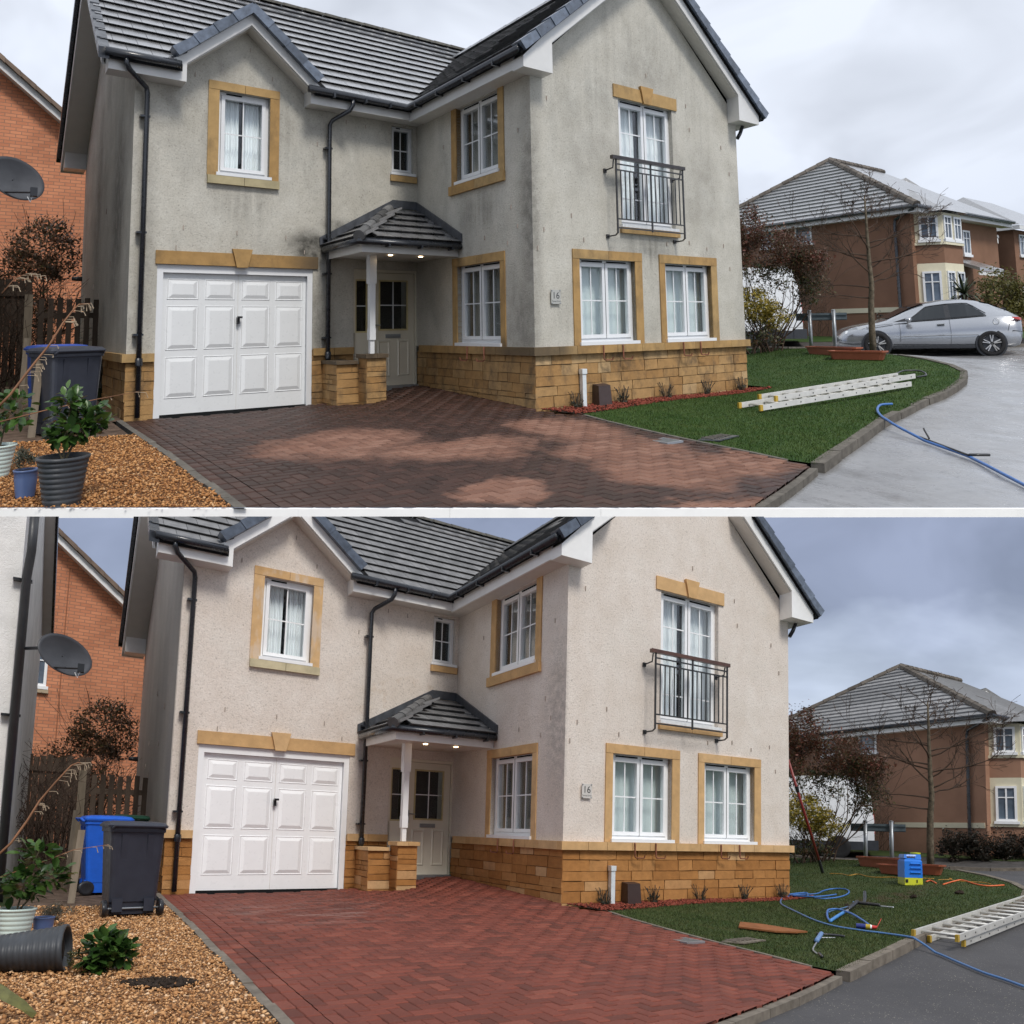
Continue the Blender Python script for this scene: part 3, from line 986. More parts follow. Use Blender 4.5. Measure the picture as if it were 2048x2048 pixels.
def house(S, label):
    rnd = random.Random(11)
    m = MT(S)
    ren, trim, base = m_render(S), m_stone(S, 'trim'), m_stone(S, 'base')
    tile, lead = m_tile(S), m['lead']
    H = thing(S, 'house', label, 'house', (0, 0, -0.85))

    # walls --------------------------------------------------------------------------------------------------
    wf = wall(PF, 0, W, -0.02, 4.0, [(0.84, 1.99, -0.02, 1.268), (2.67, 3.82, -0.02, 1.268), (1.745, 2.985, 1.79, 3.845)])
    wf.add([(0, 0, 4.0), (W, 0, 4.0), (W, 0, 4.02), (2.35, 0, 6.16), (0, 0, 4.02)], [(0, 1, 2, 3, 4)])
    wf.build(S, 'wall', ren, H)
    wall(PR, 0, D, -0.02, 4.05, [(0.79, 2.0, -0.02, 1.275), (0.79, 1.98, 2.60, 3.88)]).build(S, 'wall', ren, H)
    wg = wall(PG, XL, 0, -0.02, 4.05, [(-4.19, -1.90, -0.02, 1.268), (-1.20, -0.004, -0.02, 1.30), (-3.40, -2.63, 2.63, 3.96), (-0.50, -0.07, 2.97, 3.86)])
    wg.add([(-4.4, D, 4.05), (-1.6, D, 4.05), (-3.02, D, 5.10)], [(0, 1, 2)])
    wg.build(S, 'wall', ren, H)
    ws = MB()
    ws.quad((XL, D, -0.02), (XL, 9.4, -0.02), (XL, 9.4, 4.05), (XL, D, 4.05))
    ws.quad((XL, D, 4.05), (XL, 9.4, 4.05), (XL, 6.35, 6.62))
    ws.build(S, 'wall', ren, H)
    wb = MB()
    wb.quad((W, 0, -1.2), (W, 9.4, -1.2), (W, 9.4, 4.1), (W, 0, 4.1))
    wb.quad((XL, 9.4, -1.2), (W, 9.4, -1.2), (W, 9.4, 4.1), (XL, 9.4, 4.1))
    wb.build(S, 'wall', ren, H)

    # plinth of split stone and the dressed band above it -------------------------------------------------------
    gl = lambda fn: (lambda u: g(*fn(u, 0, 0)[:2]))
    stones(S, H, PF, 0.0, W, gl(PF), -0.115, rnd, base, m['mortar'])
    stones(S, H, PR, 0.0, D, gl(PR), -0.115, rnd, base, m['mortar'])
    stones(S, H, PG, XL, -4.19, gl(PG), -0.115, rnd, base, m['mortar'])
    stones(S, H, PG, -1.90, -1.20, gl(PG), -0.115, rnd, base, m['mortar'])
    stones(S, H, PS, D, 5.6, gl(PS), -0.115, rnd, base, m['mortar'])
    block_row(S, H, 'band_stone', PF, split(-0.06, W + 0.06, 11, rnd), -0.115, 0.0, -0.06, 0.05, trim)
    block_row(S, H, 'band_stone', PR, split(0.052, D - 0.14, 7, rnd), -0.115, 0.0, -0.06, 0.05, trim)
    block_row(S, H, 'band_stone', PG, [(XL - 0.06, -4.195)] + split(-1.895, -1.205, 2), -0.115, 0.0, -0.05, 0.05, trim)
    block_row(S, H, 'band_stone', PS, split(D + 0.052, 7.4, 6, rnd), -0.115, 0.0, -0.06, 0.05, trim)

    # dressed stone round the openings ---------------------------------------------------------------------------
    for fn, l, r_, il, ir in ((PF, 0.709, 2.148, 0.84, 1.99), (PF, 2.54, 3.977, 2.67, 3.82), (PR, 0.665, 2.14, 0.79, 2.0)):
        block_row(S, H, 'lintel', fn, split(l, r_, 2), 1.270, 1.405, -0.022, 0.14, trim)
        block_row(S, H, 'jamb', fn, [(l, il + 0.003), (ir - 0.003, r_)], 0.002, 1.268, -0.018, 0.14, trim)
    block_row(S, H, 'jamb', PR, [(0.64, 0.793), (1.977, 2.14)], 2.602, 3.93, -0.018, 0.14, trim)
    block_row(S, H, 'window_ledge', PR, split(0.63, 2.19, 2), 2.45, 2.60, -0.05, 0.14, trim)
    block_row(S, H, 'lintel', PF, [(1.632, 3.10)], 3.847, 4.052, -0.022, 0.14, trim)
    block_row(S, H, 'window_ledge', PF, split(1.70, 3.04, 2), 1.70, 1.788, -0.05, 0.14, trim)
    block_row(S, H, 'lintel', PG, [(-4.22, -1.82)], 1.268, 1.462, -0.022, 0.14, trim)
    block_row(S, H, 'lintel', PG, split(-3.56, -2.48, 2), 3.962, 4.092, -0.022, 0.14, trim)
    block_row(S, H, 'jamb', PG, [(-3.56, -3.397), (-2.633, -2.48)], 2.632, 3.96, -0.018, 0.14, trim)
    block_row(S, H, 'window_ledge', PG, split(-3.555, -2.475, 2), 2.505, 2.63, -0.05, 0.14, simple(S, 'pale_ledge_' + S.key, (0.50, 0.44, 0.29) if not S.before else (0.36, 0.31, 0.19), 0.85, 0.2, var=0.15))
    block_row(S, H, 'window_ledge', PG, [(-0.535, -0.02)], 2.86, 2.968, -0.045, 0.14, trim)
    for fn, c, v0, v1, hw in ((PG, -3.02, 1.25, 1.53, 0.148), (PF, 2.365, 3.832, 4.112, 0.148)):
        k = MB()
        k.hexa([fn(c - hw * .55, v0, -0.05), fn(c + hw * .55, v0, -0.05), fn(c + hw * .55, v0, 0.0), fn(c - hw * .55, v0, 0.0),
                fn(c - hw, v1, -0.05), fn(c + hw, v1, -0.05), fn(c + hw, v1, 0.0), fn(c - hw, v1, 0.0)])
        k.build(S, 'keystone', trim, H)

    # windows -------------------------------------------------------------------------------------------------
    window(S, m, H, PF, 0.84, 1.99, 0.0, 1.266, fabric='blind')
    window(S, m, H, PF, 2.67, 3.82, 0.0, 1.266, fabric='blind')
    window(S, m, H, PR, 0.79, 2.0, 0.0, 1.273, fabric='drape')
    window(S, m, H, PR, 0.79, 1.98, 2.602, 3.878, fabric='drape')
    window(S, m, H, PG, -3.40, -2.63, 2.632, 3.958, leaves=1, fabric='curtain', gap=(0.46, 0.56))
    window(S, m, H, PG, -0.50, -0.07, 2.972, 3.858, leaves=1, fabric='none')
    window(S, m, H, PF, 1.745, 2.985, 1.79, 3.843, bars=(1, 3), upper=(0.18, 0.55, 0.77), fabric='curtain', gap=(0.44, 0.56))

    # roofs -----------------------------------------------------------------------------------------------------
    yr, zr = 6.35, main_z(6.35)
    deck = MB()
    t = 0.10
    for (q, dn) in (([(-5.0, 2.98, main_z(2.98)), (4.9, 2.98, main_z(2.98)), (4.9, yr, zr), (-5.0, yr, zr)], 1),
                    ([(-5.0, yr, zr), (5.0, yr, zr), (5.0, 9.8, zr - 0.83 * 3.45), (-5.0, 9.8, zr - 0.83 * 3.45)], 1)):
        if dn and q[0][1] < 3:      # leave the small gable free
            for a, b, y0 in ((-5.0, -4.0, 2.98), (-4.0, -2.04, 4.25), (-2.04, -0.05, 2.98), (-0.05, 1.3, 4.45), (1.3, 4.9, 5.75)):
                deck.prism([(a, y0, main_z(y0)), (b, y0, main_z(y0)), (b, yr, zr), (a, yr, zr)], (0, 0, -t))
        else:
            deck.prism(q, (0, 0, -t))
    deck.prism([(-0.36, -0.28, gab_z(-0.36)), (2.35, -0.28, gab_z(2.349)), (2.35, 5.9, gab_z(2.349)), (-0.36, 3.0, gab_z(-0.36))], (0, 0, -t))
    deck.prism([(2.35, -0.28, gab_z(2.349)), (5.15, -0.28, gab_z(5.15)), (5.15, 6.3, gab_z(5.15)), (2.35, 6.3, gab_z(2.349))], (0, 0, -t))
    gz = lambda x: 5.24 - 0.87 * abs(x + 3.02)
    by = lambda z: 3.04 + (z - 4.17) / 0.83
    for sx in (-1, 1):
        xe = -3.02 + sx * 1.0
        deck.prism([(-3.02, 2.97, gz(-3.02)), (xe, 2.97, gz(xe)), (xe, by(gz(xe)), gz(xe)), (-3.02, by(gz(-3.02)), gz(-3.02))], (0, 0, -0.05))
    roof = deck.build(S, 'roof', simple(S, 'roof_underlay', (0.012, 0.012, 0.013), 0.9, 0.1), H)

    # one flat interlocking tile, lying in the slope: lower edge thick, upper edge tucked under the next course
    def tile_base(along, w, run, slope):
        m_ = MB()
        a = np.array(along, float)
        side = np.array((1.0, 0, 0)) if abs(a[1]) > 0.5 else np.array((0, 1.0, 0))
        up = np.array((0, 0, 1.0))
        p = lambda u, r_, h: tuple(side * u + a * r_ + up * (slope * r_ + h))
        m_.hexa([p(0, 0.075, -0.01), p(w, 0.075, -0.01), p(w, run * 1.12, -0.02), p(0, run * 1.12, -0.02),
                 p(0, 0, 0.058), p(w, 0, 0.058), p(w, run * 1.12, 0.010), p(0, run * 1.12, 0.010)])
        return m_
    tw, run = 0.318, 0.262
    tb = tile_base((0, 1, 0), tw - 0.006, run, 0.83)
    offs = []
    for k in range(13):
        y = 2.96 + k * run
        x = -5.02 + (tw / 2 if k % 2 else 0.0)
        while x < -0.3 + (y - 3.04) / 1.02 + 0.34 and x < 4.4:
            xc, z = x + tw / 2, main_z(y)
            if not (abs(xc + 3.02) < 1.10 and z + 0.1 < gz(xc)):
                offs.append((x, y, z))
            x += tw
    gbt = tile_base((1, 0, 0), tw - 0.006, run, 0.85)
    goffs = []
    for k in range(10):
        x = -0.38 + k * run
        y = -0.30 + (tw / 2 if k % 2 else 0.0)
        while y < 3.04 + 1.02 * (x + 0.30) + 0.3 and y < 5.6:
            goffs.append((x, y, gab_z(x)))
            y += tw
    offs.sort(key=lambda o: o[1])
    goffs.sort(key=lambda o: o[1] + o[0] * 0.3)
    for k in range(1, 13, 2):       # cut tiles at the left verge
        y = 2.96 + k * run
        hb_ = tile_base((0, 1, 0), tw / 2 - 0.006, run, 0.83)
        pieces(S, 'tile', hb_, [(-5.02, y, main_z(y))], tile, roof)
    pieces(S, 'tile', tb, offs[:195], tile, roof)
    pieces(S, 'tile', gbt, goffs[:70], tile, roof)
    joined(S, 'far_tiles', tb, offs[195:], tile, roof)
    joined(S, 'far_tiles', gbt, goffs[70:], tile, roof)
    # ridge tiles
    rb = MB()
    for i in range(6):
        a0, a1 = math.pi * i / 6, math.pi * (i + 1) / 6
        for (p, q) in ((0.0, 0.44),):
            rb.quad((p, -0.11 * math.cos(a0), 0.10 * math.sin(a0)), (q, -0.11 * math.cos(a0), 0.09 * math.sin(a0)), (q, -0.11 * math.cos(a1), 0.09 * math.sin(a1)), (p, -0.11 * math.cos(a1), 0.10 * math.sin(a1)))
    pieces(S, 'ridge_tile', rb, [(-5.02 + i * 0.445, yr, zr + 0.0) for i in range(22)], simple(S, 'mossy_ridge', (0.085, 0.082, 0.072), 0.85, 0.2, var=0.5, scale=12, rnd=0.25), roof)
    rg = MB()
    for i in range(6):
        a0, a1 = math.pi * i / 6, math.pi * (i + 1) / 6
        rg.quad((-0.11 * math.cos(a0), 0, 0.10 * math.sin(a0)), (-0.11 * math.cos(a1), 0, 0.10 * math.sin(a1)), (-0.11 * math.cos(a1), 0.44, 0.09 * math.sin(a1)), (-0.11 * math.cos(a0), 0.44, 0.09 * math.sin(a0)))
    pieces(S, 'ridge_tile', rg, [(2.35, -0.28 + i * 0.445, gab_z(2.349)) for i in range(14)], tile, roof)

    # verges: overlapping caps along the rakes
    def rake(x0, z0, x1, z1, y, n, outer):
        for i in range(n):
            a = np.array((x0 + (x1 - x0) * i / n, z0 + (z1 - z0) * i / n))
            b = np.array((x0 + (x1 - x0) * (i + 1.06) / n, z0 + (z1 - z0) * (i + 1.06) / n))
            d = (b - a) / np.linalg.norm(b - a)
            nrm = np.array((-d[1], d[0])) * (1 if d[0] > 0 else -1)
            h0, h1 = 0.075, 0.055
            lo = -0.075
            q = [(a + nrm * lo), (b + nrm * lo), (b + nrm * h1), (a + nrm * h0)]
            mb = MB()
            mb.hexa([(q[0][0], y - 0.045, q[0][1]), (q[1][0], y - 0.035, q[1][1]), (q[1][0], y + 0.17, q[1][1]), (q[0][0], y + 0.17, q[0][1]),
                     (q[3][0], y - 0.045, q[3][1]), (q[2][0], y - 0.035, q[2][1]), (q[2][0], y + 0.17, q[2][1]), (q[3][0], y + 0.17, q[3][1])])
            mb.build(S, 'verge_tile', lead, roof)
    rake(-0.36, gab_z(-0.36) + 0.01, 2.35, gab_z(2.349) + 0.02, -0.29, 10, 1)
    rake(5.2, gab_z(5.15) - 0.01, 2.35, gab_z(2.349) + 0.02, -0.29, 11, 1)
    rake(-4.10, gz(-4.10), -3.02, gz(-3.02), 2.99, 4, 1)
    rake(-1.94, gz(-1.94), -3.02, gz(-3.02), 2.99, 4, 1)
    # left verge of the main roof
    for (ya, yb, n) in ((2.96, yr, 12), (9.85, yr, 12)):
        for i in range(n):
            y0, y1 = ya + (yb - ya) * i / n, ya + (yb - ya) * (i + 1.05) / n
            z0 = zr - 0.83 * abs(y0 - yr)
            z1 = zr - 0.83 * abs(y1 - yr) if i < n - 1 else zr
            MB().hexa([(-5.06, y0, z0 - 0.10), (-4.93, y0, z0 - 0.10), (-4.93, y1, z1 - 0.10), (-5.06, y1, z1 - 0.10),
                       (-5.06, y0, z0 + 0.06), (-4.93, y0, z0 + 0.06), (-4.93, y1, z1 + 0.04), (-5.06, y1, z1 + 0.04)]).build(S, 'verge_tile', m['gutter'], roof)

    # white boards ------------------------------------------------------------------------------------------------
    def rake_board(x0, z0, x1, z1, y0, y1, depth, mat, name):
        MB().hexa([(x0, y0, z0 - depth), (x1, y0, z1 - depth), (x1, y1, z1 - depth), (x0, y1, z0 - depth),
                   (x0, y0, z0), (x1, y0, z1), (x1, y1, z1), (x0, y1, z0)]).build(S, name, mat, H)
    gb = lambda x: 6.365 - 0.85 * abs(x - 2.35)
    for xe in (0.22, 4.48):
        rake_board(xe, gb(xe), 2.35, gb(2.35), -0.25, -0.222, 0.235, m['fascia'], 'bargeboard')
        rake_board(xe, gb(xe) - 0.235, 2.35, gb(2.35) - 0.235, -0.221, -0.001, 0.02, m['soffit'], 'soffit')
    ap = 5.16
    for xe in (-3.93, -2.08):
        z_ = ap - 0.87 * abs(xe + 3.02)
        rake_board(xe, z_, -3.02, ap, 3.04, 3.068, 0.19, m['fascia'], 'bargeboard')
        rake_board(xe, z_ - 0.19, -3.02, ap - 0.19, 3.069, D - 0.001, 0.02, m['soffit'], 'soffit')
    # closed boxes where the boards turn down to the eaves
    MB().prism([(0.22, -0.2505, 3.86), (0.22, -0.2505, gb(0.22) - 0.02), (-0.30, -0.2505, 4.02), (-0.30, -0.2505, 3.86)], (0, 0.249, 0)).build(S, 'eaves_box', m['fascia'], H)
    MB().prism([(4.48, -0.2505, 3.86), (4.48, -0.2505, gb(4.48) - 0.02), (5.05, -0.2505, gb(5.05) - 0.03), (5.05, -0.2505, 3.86)], (0, 0.249, 0)).build(S, 'eaves_box', m['fascia'], H)
    MB().prism([(-3.93, 3.04, 3.90), (-4.93, 3.04, 3.90), (-4.93, 3.04, 4.13), (-4.25, 3.04, 4.13), (-3.93, 3.04, 4.33)], (0, 0.297, 0)).build(S, 'eaves_box', m['fascia'], H)
    MB().prism([(-2.08, 3.04, 3.90), (-2.08, 3.04, 4.32), (-1.8, 3.04, 4.12), (-0.302, 3.04, 4.12), (-0.302, 3.04, 3.90)], (0, 0.03, 0)).build(S, 'fascia', m['fascia'], H)
    MB().box(-2.08, -2.05, 3.071, D - 0.002, 3.902, 4.3).build(S, 'fascia', m['fascia'], H)
    MB().box(-2.05, -0.004, 3.071, D - 0.002, 3.905, 3.925).build(S, 'soffit', m['soffit'], H)
    MB().box(-0.30, -0.27, 0.0, 3.069, 3.88, 4.12).build(S, 'fascia', m['fascia'], H)
    MB().box(-0.269, -0.002, 0.0, 3.069, 3.888, 3.91).build(S, 'soffit', m['soffit'], H)
    MB().box(4.702, 5.05, 0.0, 6.0, 3.86, 4.0).build(S, 'eaves_box', m['fascia'], H)
    for (ya, yb) in ((3.345, yr), (9.78, yr)):
        za, zb = zr - 0.83 * abs(ya - yr), zr
        MB().hexa([(-4.95, ya, za - 0.38), (XL - 0.001, ya, za - 0.38), (XL - 0.001, yb, zb - 0.38), (-4.95, yb, zb - 0.38),
                   (-4.95, ya, za - 0.35), (XL - 0.001, ya, za - 0.35), (XL - 0.001, yb, zb - 0.35), (-4.95, yb, zb - 0.35)]).build(S, 'soffit', m['soffit'], H)
        MB().hexa([(-4.98, ya, za - 0.38), (-4.951, ya, za - 0.38), (-4.951, yb, zb - 0.38), (-4.98, yb, zb - 0.38),
                   (-4.98, ya, za - 0.09), (-4.951, ya, za - 0.09), (-4.951, yb, zb - 0.09), (-4.98, yb, zb - 0.09)]).build(S, 'bargeboard', m['fascia'], H)
    MB().prism([(-4.94, 9.35, 3.72), (-4.94, 9.80, 3.72), (-4.94, 9.80, 3.95), (-4.94, 9.35, 4.08)], (0.388, 0, 0)).build(S, 'eaves_box', m['fascia'], H)

    # gutters and downpipes --------------------------------------------------------------------------------------
    gm = m['gutter']
    MB().tube([(-2.14, 2.965, 4.115), (-0.37, 2.965, 4.10), (-0.37, -0.26, 4.10)], 0.062, 10).build(S, 'gutter', gm, H, smooth=True)
    MB().tube([(-4.98, 2.965, 4.115), (-4.02, 2.965, 4.11)], 0.062, 10).build(S, 'gutter', gm, H, smooth=True)
    MB().tube([(5.14, -0.28, 4.02), (5.14, 6.0, 4.02)], 0.062, 10).build(S, 'gutter', gm, H, smooth=True)
    for x in (-1.75, -1.2, -0.75):
        MB().box(x, x + 0.035, 2.89, 3.04, 4.03, 4.10).build(S, 'gutter_bracket', gm, H)
    for y in (0.3, 1.1, 1.9, 2.6):
        MB().box(-0.44, -0.30, y, y + 0.035, 4.02, 4.09).build(S, 'gutter_bracket', gm, H)
    for i, pth in enumerate((((-4.72, 2.97, 4.08), (-4.72, 2.97, 4.0), (-4.68, 3.0, 3.93), (-4.42, 3.24, 3.78), (-4.40, 3.262, 3.70), (-4.40, 3.262, -0.87)),
                             ((-1.39, 2.97, 4.08), (-1.39, 2.97, 3.97), (-1.43, 3.0, 3.88), (-1.63, 3.24, 3.74), (-1.67, 3.262, 3.66), (-1.67, 3.262, -0.86)))):
        dp = MB().tube(pth, 0.036, 10).build(S, 'downpipe', gm, H, smooth=True)
        x = pth[-1][0]
        for z in (3.35, 1.68, 0.25) if i == 0 else (3.25, 1.75, 1.18, 0.15):
            MB().box(x - 0.085, x + 0.045, 3.235, 3.335, z, z + 0.028).build(S, 'pipe_clip', gm, dp)
        MB().lathe([(0.045, 0), (0.05, 0.02), (0.05, 0.09), (0.045, 0.11)], (x, 3.262, -0.17), 10).build(S, 'pipe_collar', gm, dp, smooth=True)
    MB().tube([(4.84, -0.05, 3.85), (4.80, -0.02, 3.72), (4.76, 0.02, 3.62)], 0.034, 8).build(S, 'downpipe', gm, H, smooth=True)
    MB().tube([(XL - 0.18, 9.3, 1.42), (XL, 9.3, 1.42)], [0.04, 0.055], 10).build(S, 'flue', m['black'], H, smooth=True)

    # garage door ---------------------------------------------------------------------------------------------
    gd = MB()
    gd.box(-4.19, -4.105, D + 0.02, D + 0.12, -0.93, 1.266).box(-1.985, -1.90, D + 0.02, D + 0.12, -0.93, 1.266).box(-4.105, -1.985, D + 0.021, D + 0.12, 1.15, 1.266)
    gf = gd.build(S, 'garage_door', m['upvc'], H)
    MB().box(-4.10, -1.99, D + 0.075, D + 0.11, -0.875, 1.147).build(S, 'door_leaf', m['garage'], gf)
    MB().box(-4.10, -1.99, D + 0.060, D + 0.20, -0.98, -0.882).build(S, 'floor_gap', m['dark'], gf)
    cols = [(-4.045, -3.61), (-3.525, -3.09), (-3.0, -2.565), (-2.48, -2.045)]
    for (a, b) in cols:
        for (c, d_) in ((0.76, 1.065), (0.03, 0.675), (-0.655, -0.06)):
            p = MB()
            y0, y1, y2 = D + 0.0745, D + 0.066, D + 0.058
            ring = lambda i, y: [(a + i, y, c + i), (b - i, y, c + i), (b - i, y, d_ - i), (a + i, y, d_ - i)]
            r0, r1, r2, r3 = ring(0.0, y0), ring(0.010, D + 0.068), ring(0.022, D + 0.0735), ring(0.075, y2)
            V = r0 + r1 + r2 + r3
            F = []
            for q in range(3):
                F += [(q * 4 + i, q * 4 + (i + 1) % 4, q * 4 + 4 + (i + 1) % 4, q * 4 + 4 + i) for i in range(4)]
            F.append((12, 13, 14, 15))
            p.add(V, F).build(S, 'door_panel', m['garage'], gf)
    MB().box(-3.050, -3.044, D + 0.072, D + 0.076, -0.87, 1.14).build(S, 'seam', m['soffit'], gf)
    hd = MB().box(-3.065, -3.025, D + 0.02, D + 0.066, 0.40, 0.50)
    hd.box(-3.065, -2.995, D - 0.01, D + 0.03, 0.485, 0.515)
    hd.build(S, 'handle', m['black'], gf)

    # front door with sidelight -------------------------------------------------------------------------------
    cr = m['cream']
    zb = -0.70
    fr = MB()
    for (a, b) in ((-1.20, -1.155), (-0.925, -0.855), (-0.035, -0.004)):
        fr.box(a, b, D + 0.03, D + 0.12, zb, 1.25)
    fr.box(-1.20, -0.004, D + 0.029, D + 0.12, 1.25, 1.30)
    fr.box(-1.20, -0.925, D + 0.03, D + 0.12, zb, 0.23)
    door = fr.build(S, 'front_door', cr, H)
    MB().box(-0.85, -0.04, D + 0.062, D + 0.10, zb + 0.03, 0.26).box(-0.85, -0.72, D + 0.062, D + 0.10, 0.26, 1.13).box(-0.16, -0.04, D + 0.062, D + 0.10, 0.26, 1.13).box(-0.85, -0.04, D + 0.062, D + 0.10, 1.13, 1.245).build(S, 'door_leaf', cr, door)
    for (a, b, c, d_) in ((-0.72, -0.16, 0.26, 1.13), (-1.155, -0.925, 0.23, 1.13)):
        bd = MB()
        bd.box(a, b, D + 0.05, D + 0.07, c, c + 0.028).box(a, b, D + 0.05, D + 0.07, d_ - 0.028, d_).box(a, a + 0.028, D + 0.051, D + 0.07, c + 0.028, d_ - 0.028).box(b - 0.028, b, D + 0.051, D + 0.07, c + 0.028, d_ - 0.028)
        bd.build(S, 'glazing_bead', m['bead'], door)
        MB().box(a, b, D + 0.075, D + 0.081, c, d_).build(S, 'pane', m_glass(), door)
        MB().box(a, b, D + 0.067, D + 0.073, (c + d_) / 2 - 0.008, (c + d_) / 2 + 0.008).build(S, 'glazing_bar', m['upvc'], door)
        MB().box(a - 0.1, b + 0.1, D + 0.5, D + 0.51, c - 0.1, d_ + 0.1).build(S, 'hall_back', m['dark'], door)
    MB().box(-0.448, -0.432, D + 0.0665, D + 0.0735, 0.29, 1.10).build(S, 'glazing_bar', m['upvc'], door)
    MB().box(-1.155, -0.925, D + 0.03, D + 0.1, 1.13, 1.25).build(S, 'head_panel', cr, door)
    for (a, b) in ((-0.74, -0.50), (-0.36, -0.13)):
        p = MB()
        r0 = [(a, D + 0.0615, -0.52), (b, D + 0.0615, -0.52), (b, D + 0.0615, 0.10), (a, D + 0.0615, 0.10)]
        i = 0.02
        r1 = [(a + i, D + 0.050, -0.52 + i), (b - i, D + 0.050, -0.52 + i), (b - i, D + 0.050, 0.10 - i), (a + i, D + 0.050, 0.10 - i)]
        i = 0.045
        r2 = [(a + i, D + 0.0605, -0.52 + i), (b - i, D + 0.0605, -0.52 + i), (b - i, D + 0.0605, 0.10 - i), (a + i, D + 0.0605, 0.10 - i)]
        p.add(r0 + r1 + r2, [(q * 4 + k, q * 4 + (k + 1) % 4, q * 4 + 4 + (k + 1) % 4, q * 4 + 4 + k) for q in range(2) for k in range(4)] + [(8, 9, 10, 11)])
        p.build(S, 'door_panel', cr, door)
    MB().box(-0.59, -0.305, D + 0.048, D + 0.062, 0.135, 0.20).box(-0.575, -0.32, D + 0.044, D + 0.0485, 0.148, 0.187).build(S, 'letterbox', m['steel'], door)
    MB().box(-0.835, -0.80, D + 0.045, D + 0.062, 0.20, 0.42).tube([(-0.815, D + 0.03, 0.36), (-0.70, D + 0.025, 0.355)], 0.011, 6).build(S, 'handle', m['steel'], door)
    MB().box(-1.20, -0.0, D - 0.03, D + 0.12, zb - 0.14, zb + 0.028).build(S, 'threshold', m['steel'], door)

    # porch canopy ------------------------------------------------------------------------------------------------
    x0, y0 = -1.68, 1.96
    pz = lambda y: 1.62 + 0.50 * (y - 1.86)
    px = lambda x: 1.62 + 0.58 * (x + 1.77)
    hipx = lambda y: -1.77 + 0.50 * (y - 1.86) / 0.58
    cd = MB()
    cd.prism([(-1.77, 1.86, 1.62), (0, 1.86, 1.62), (0, D, pz(D)), (hipx(D), D, pz(D))], (0, 0, -0.05))
    cd.prism([(-1.77, 1.86, 1.62), (hipx(D), D, pz(D)), (-1.77, D, 1.62)], (0, 0, -0.05))
    can = cd.build(S, 'porch_roof', simple(S, 'roof_underlay', (0.012, 0.012, 0.013), 0.9, 0.1), H)
    pb = tile_base((0, 1, 0), 0.29, 0.285, 0.50)
    po = []
    for k in range(5):
        y = 1.85 + k * 0.285
        x = -0.297 - (0.15 if k % 2 else 0.0)
        if k % 2:
            MB().hexa([(-0.14, y, pz(y)), (-0.002, y, pz(y)), (-0.002, y + 0.31, pz(y + 0.31)), (-0.14, y + 0.31, pz(y + 0.31)), (-0.14, y, pz(y) + 0.04), (-0.002, y, pz(y) + 0.04), (-0.002, y + 0.31, pz(y + 0.31) + 0.012), (-0.14, y + 0.31, pz(y + 0.31) + 0.012)]).build(S, 'tile', tile, can)
        while x > hipx(y) + 0.02:
            po.append((x, y, pz(y)))
            x -= 0.297
    pieces(S, 'tile', pb, po, tile, can)
    lb = tile_base((1, 0, 0), 0.29, 0.285, 0.58)
    lo_ = []
    for k in range(4):
        x = -1.78 + k * 0.285
        y = D - 0.295
        while y > 1.86 + (x + 1.77) * 0.58 / 0.50 - 0.1:
            lo_.append((x, y, px(x)))
            y -= 0.297
    pieces(S, 'tile', lb, lo_, tile, can)
    for i in range(5):
        a, b = i / 5, (i + 1.08) / 5
        pa = np.array((-1.78, 1.85, 1.65)) * (1 - a) + np.array((hipx(D - .15), D - .15, pz(D - .15) + 0.05)) * a
        pb_ = np.array((-1.78, 1.85, 1.65)) * (1 - b) + np.array((hipx(D - .15), D - .15, pz(D - .15) + 0.05)) * b
        hb = MB().tube([tuple(pa), tuple(pa * .5 + pb_ * .5), tuple(pb_)], [0.088, 0.082, 0.072], 10)
        hb.build(S, 'hip_tile', simple(S, 'hip_tile', (0.10, 0.10, 0.10), 0.7, 0.3, var=0.3, rnd=0.4), can)
    fl = m['flash']
    MB().hexa([(-0.03, 1.84, pz(1.86) + 0.04), (0, 1.84, pz(1.86) + 0.02), (0, D, pz(D) + 0.03), (-0.03, D, pz(D) + 0.03), (-0.028, 1.84, pz(1.86) + 0.17), (0, 1.84, pz(1.86) + 0.17), (0, D, pz(D) + 0.17), (-0.028, D, pz(D) + 0.17)]).build(S, 'flashing', fl, can)
    MB().hexa([(-1.80, D - 0.03, 1.66), (hipx(D), D - 0.03, pz(D) + 0.03), (hipx(D), D, pz(D) + 0.03), (-1.80, D, 1.66), (-1.80, D - 0.028, 1.79), (hipx(D), D - 0.028, pz(D) + 0.16), (hipx(D), D, pz(D) + 0.16), (-1.80, D, 1.79)]).build(S, 'flashing', fl, can)
    MB().box(hipx(D) + 0.001, -0.031, D - 0.03, D, pz(D) + 0.02, pz(D) + 0.165).build(S, 'flashing', fl, can)
    MB().box(-1.68, -0.005, 1.96, 1.985, 1.43, 1.575).build(S, 'fascia', m['fascia'], can)
    MB().box(-1.68, -1.655, 1.986, D - 0.004, 1.43, 1.575).build(S, 'fascia', m['fascia'], can)
    MB().box(-1.654, -0.004, 1.986, D - 0.004, 1.45, 1.47).build(S, 'soffit', m['soffit'], can)
    MB().tube([(-0.01, 1.885, 1.59), (-1.76, 1.885, 1.585), (-1.76, D - 0.12, 1.58)], 0.055, 10).build(S, 'gutter', gm, can, smooth=True)
    for x in (-1.3, -0.75, -0.2):
        MB().box(x, x + 0.03, 1.83, 1.96, 1.515, 1.56).build(S, 'gutter_bracket', gm, can)
    for (x, y) in ((-1.02, 2.35), (-0.48, 2.35)):
        MB().lathe([(0.0, 0), (0.035, 0), (0.035, 0.012), (0.0, 0.012)], (x, y, 1.437), 12).build(S, 'downlight', m_emit('porch_lamp', (1.0, 0.72, 0.4), 14.0 if S.before else 5.0), can)
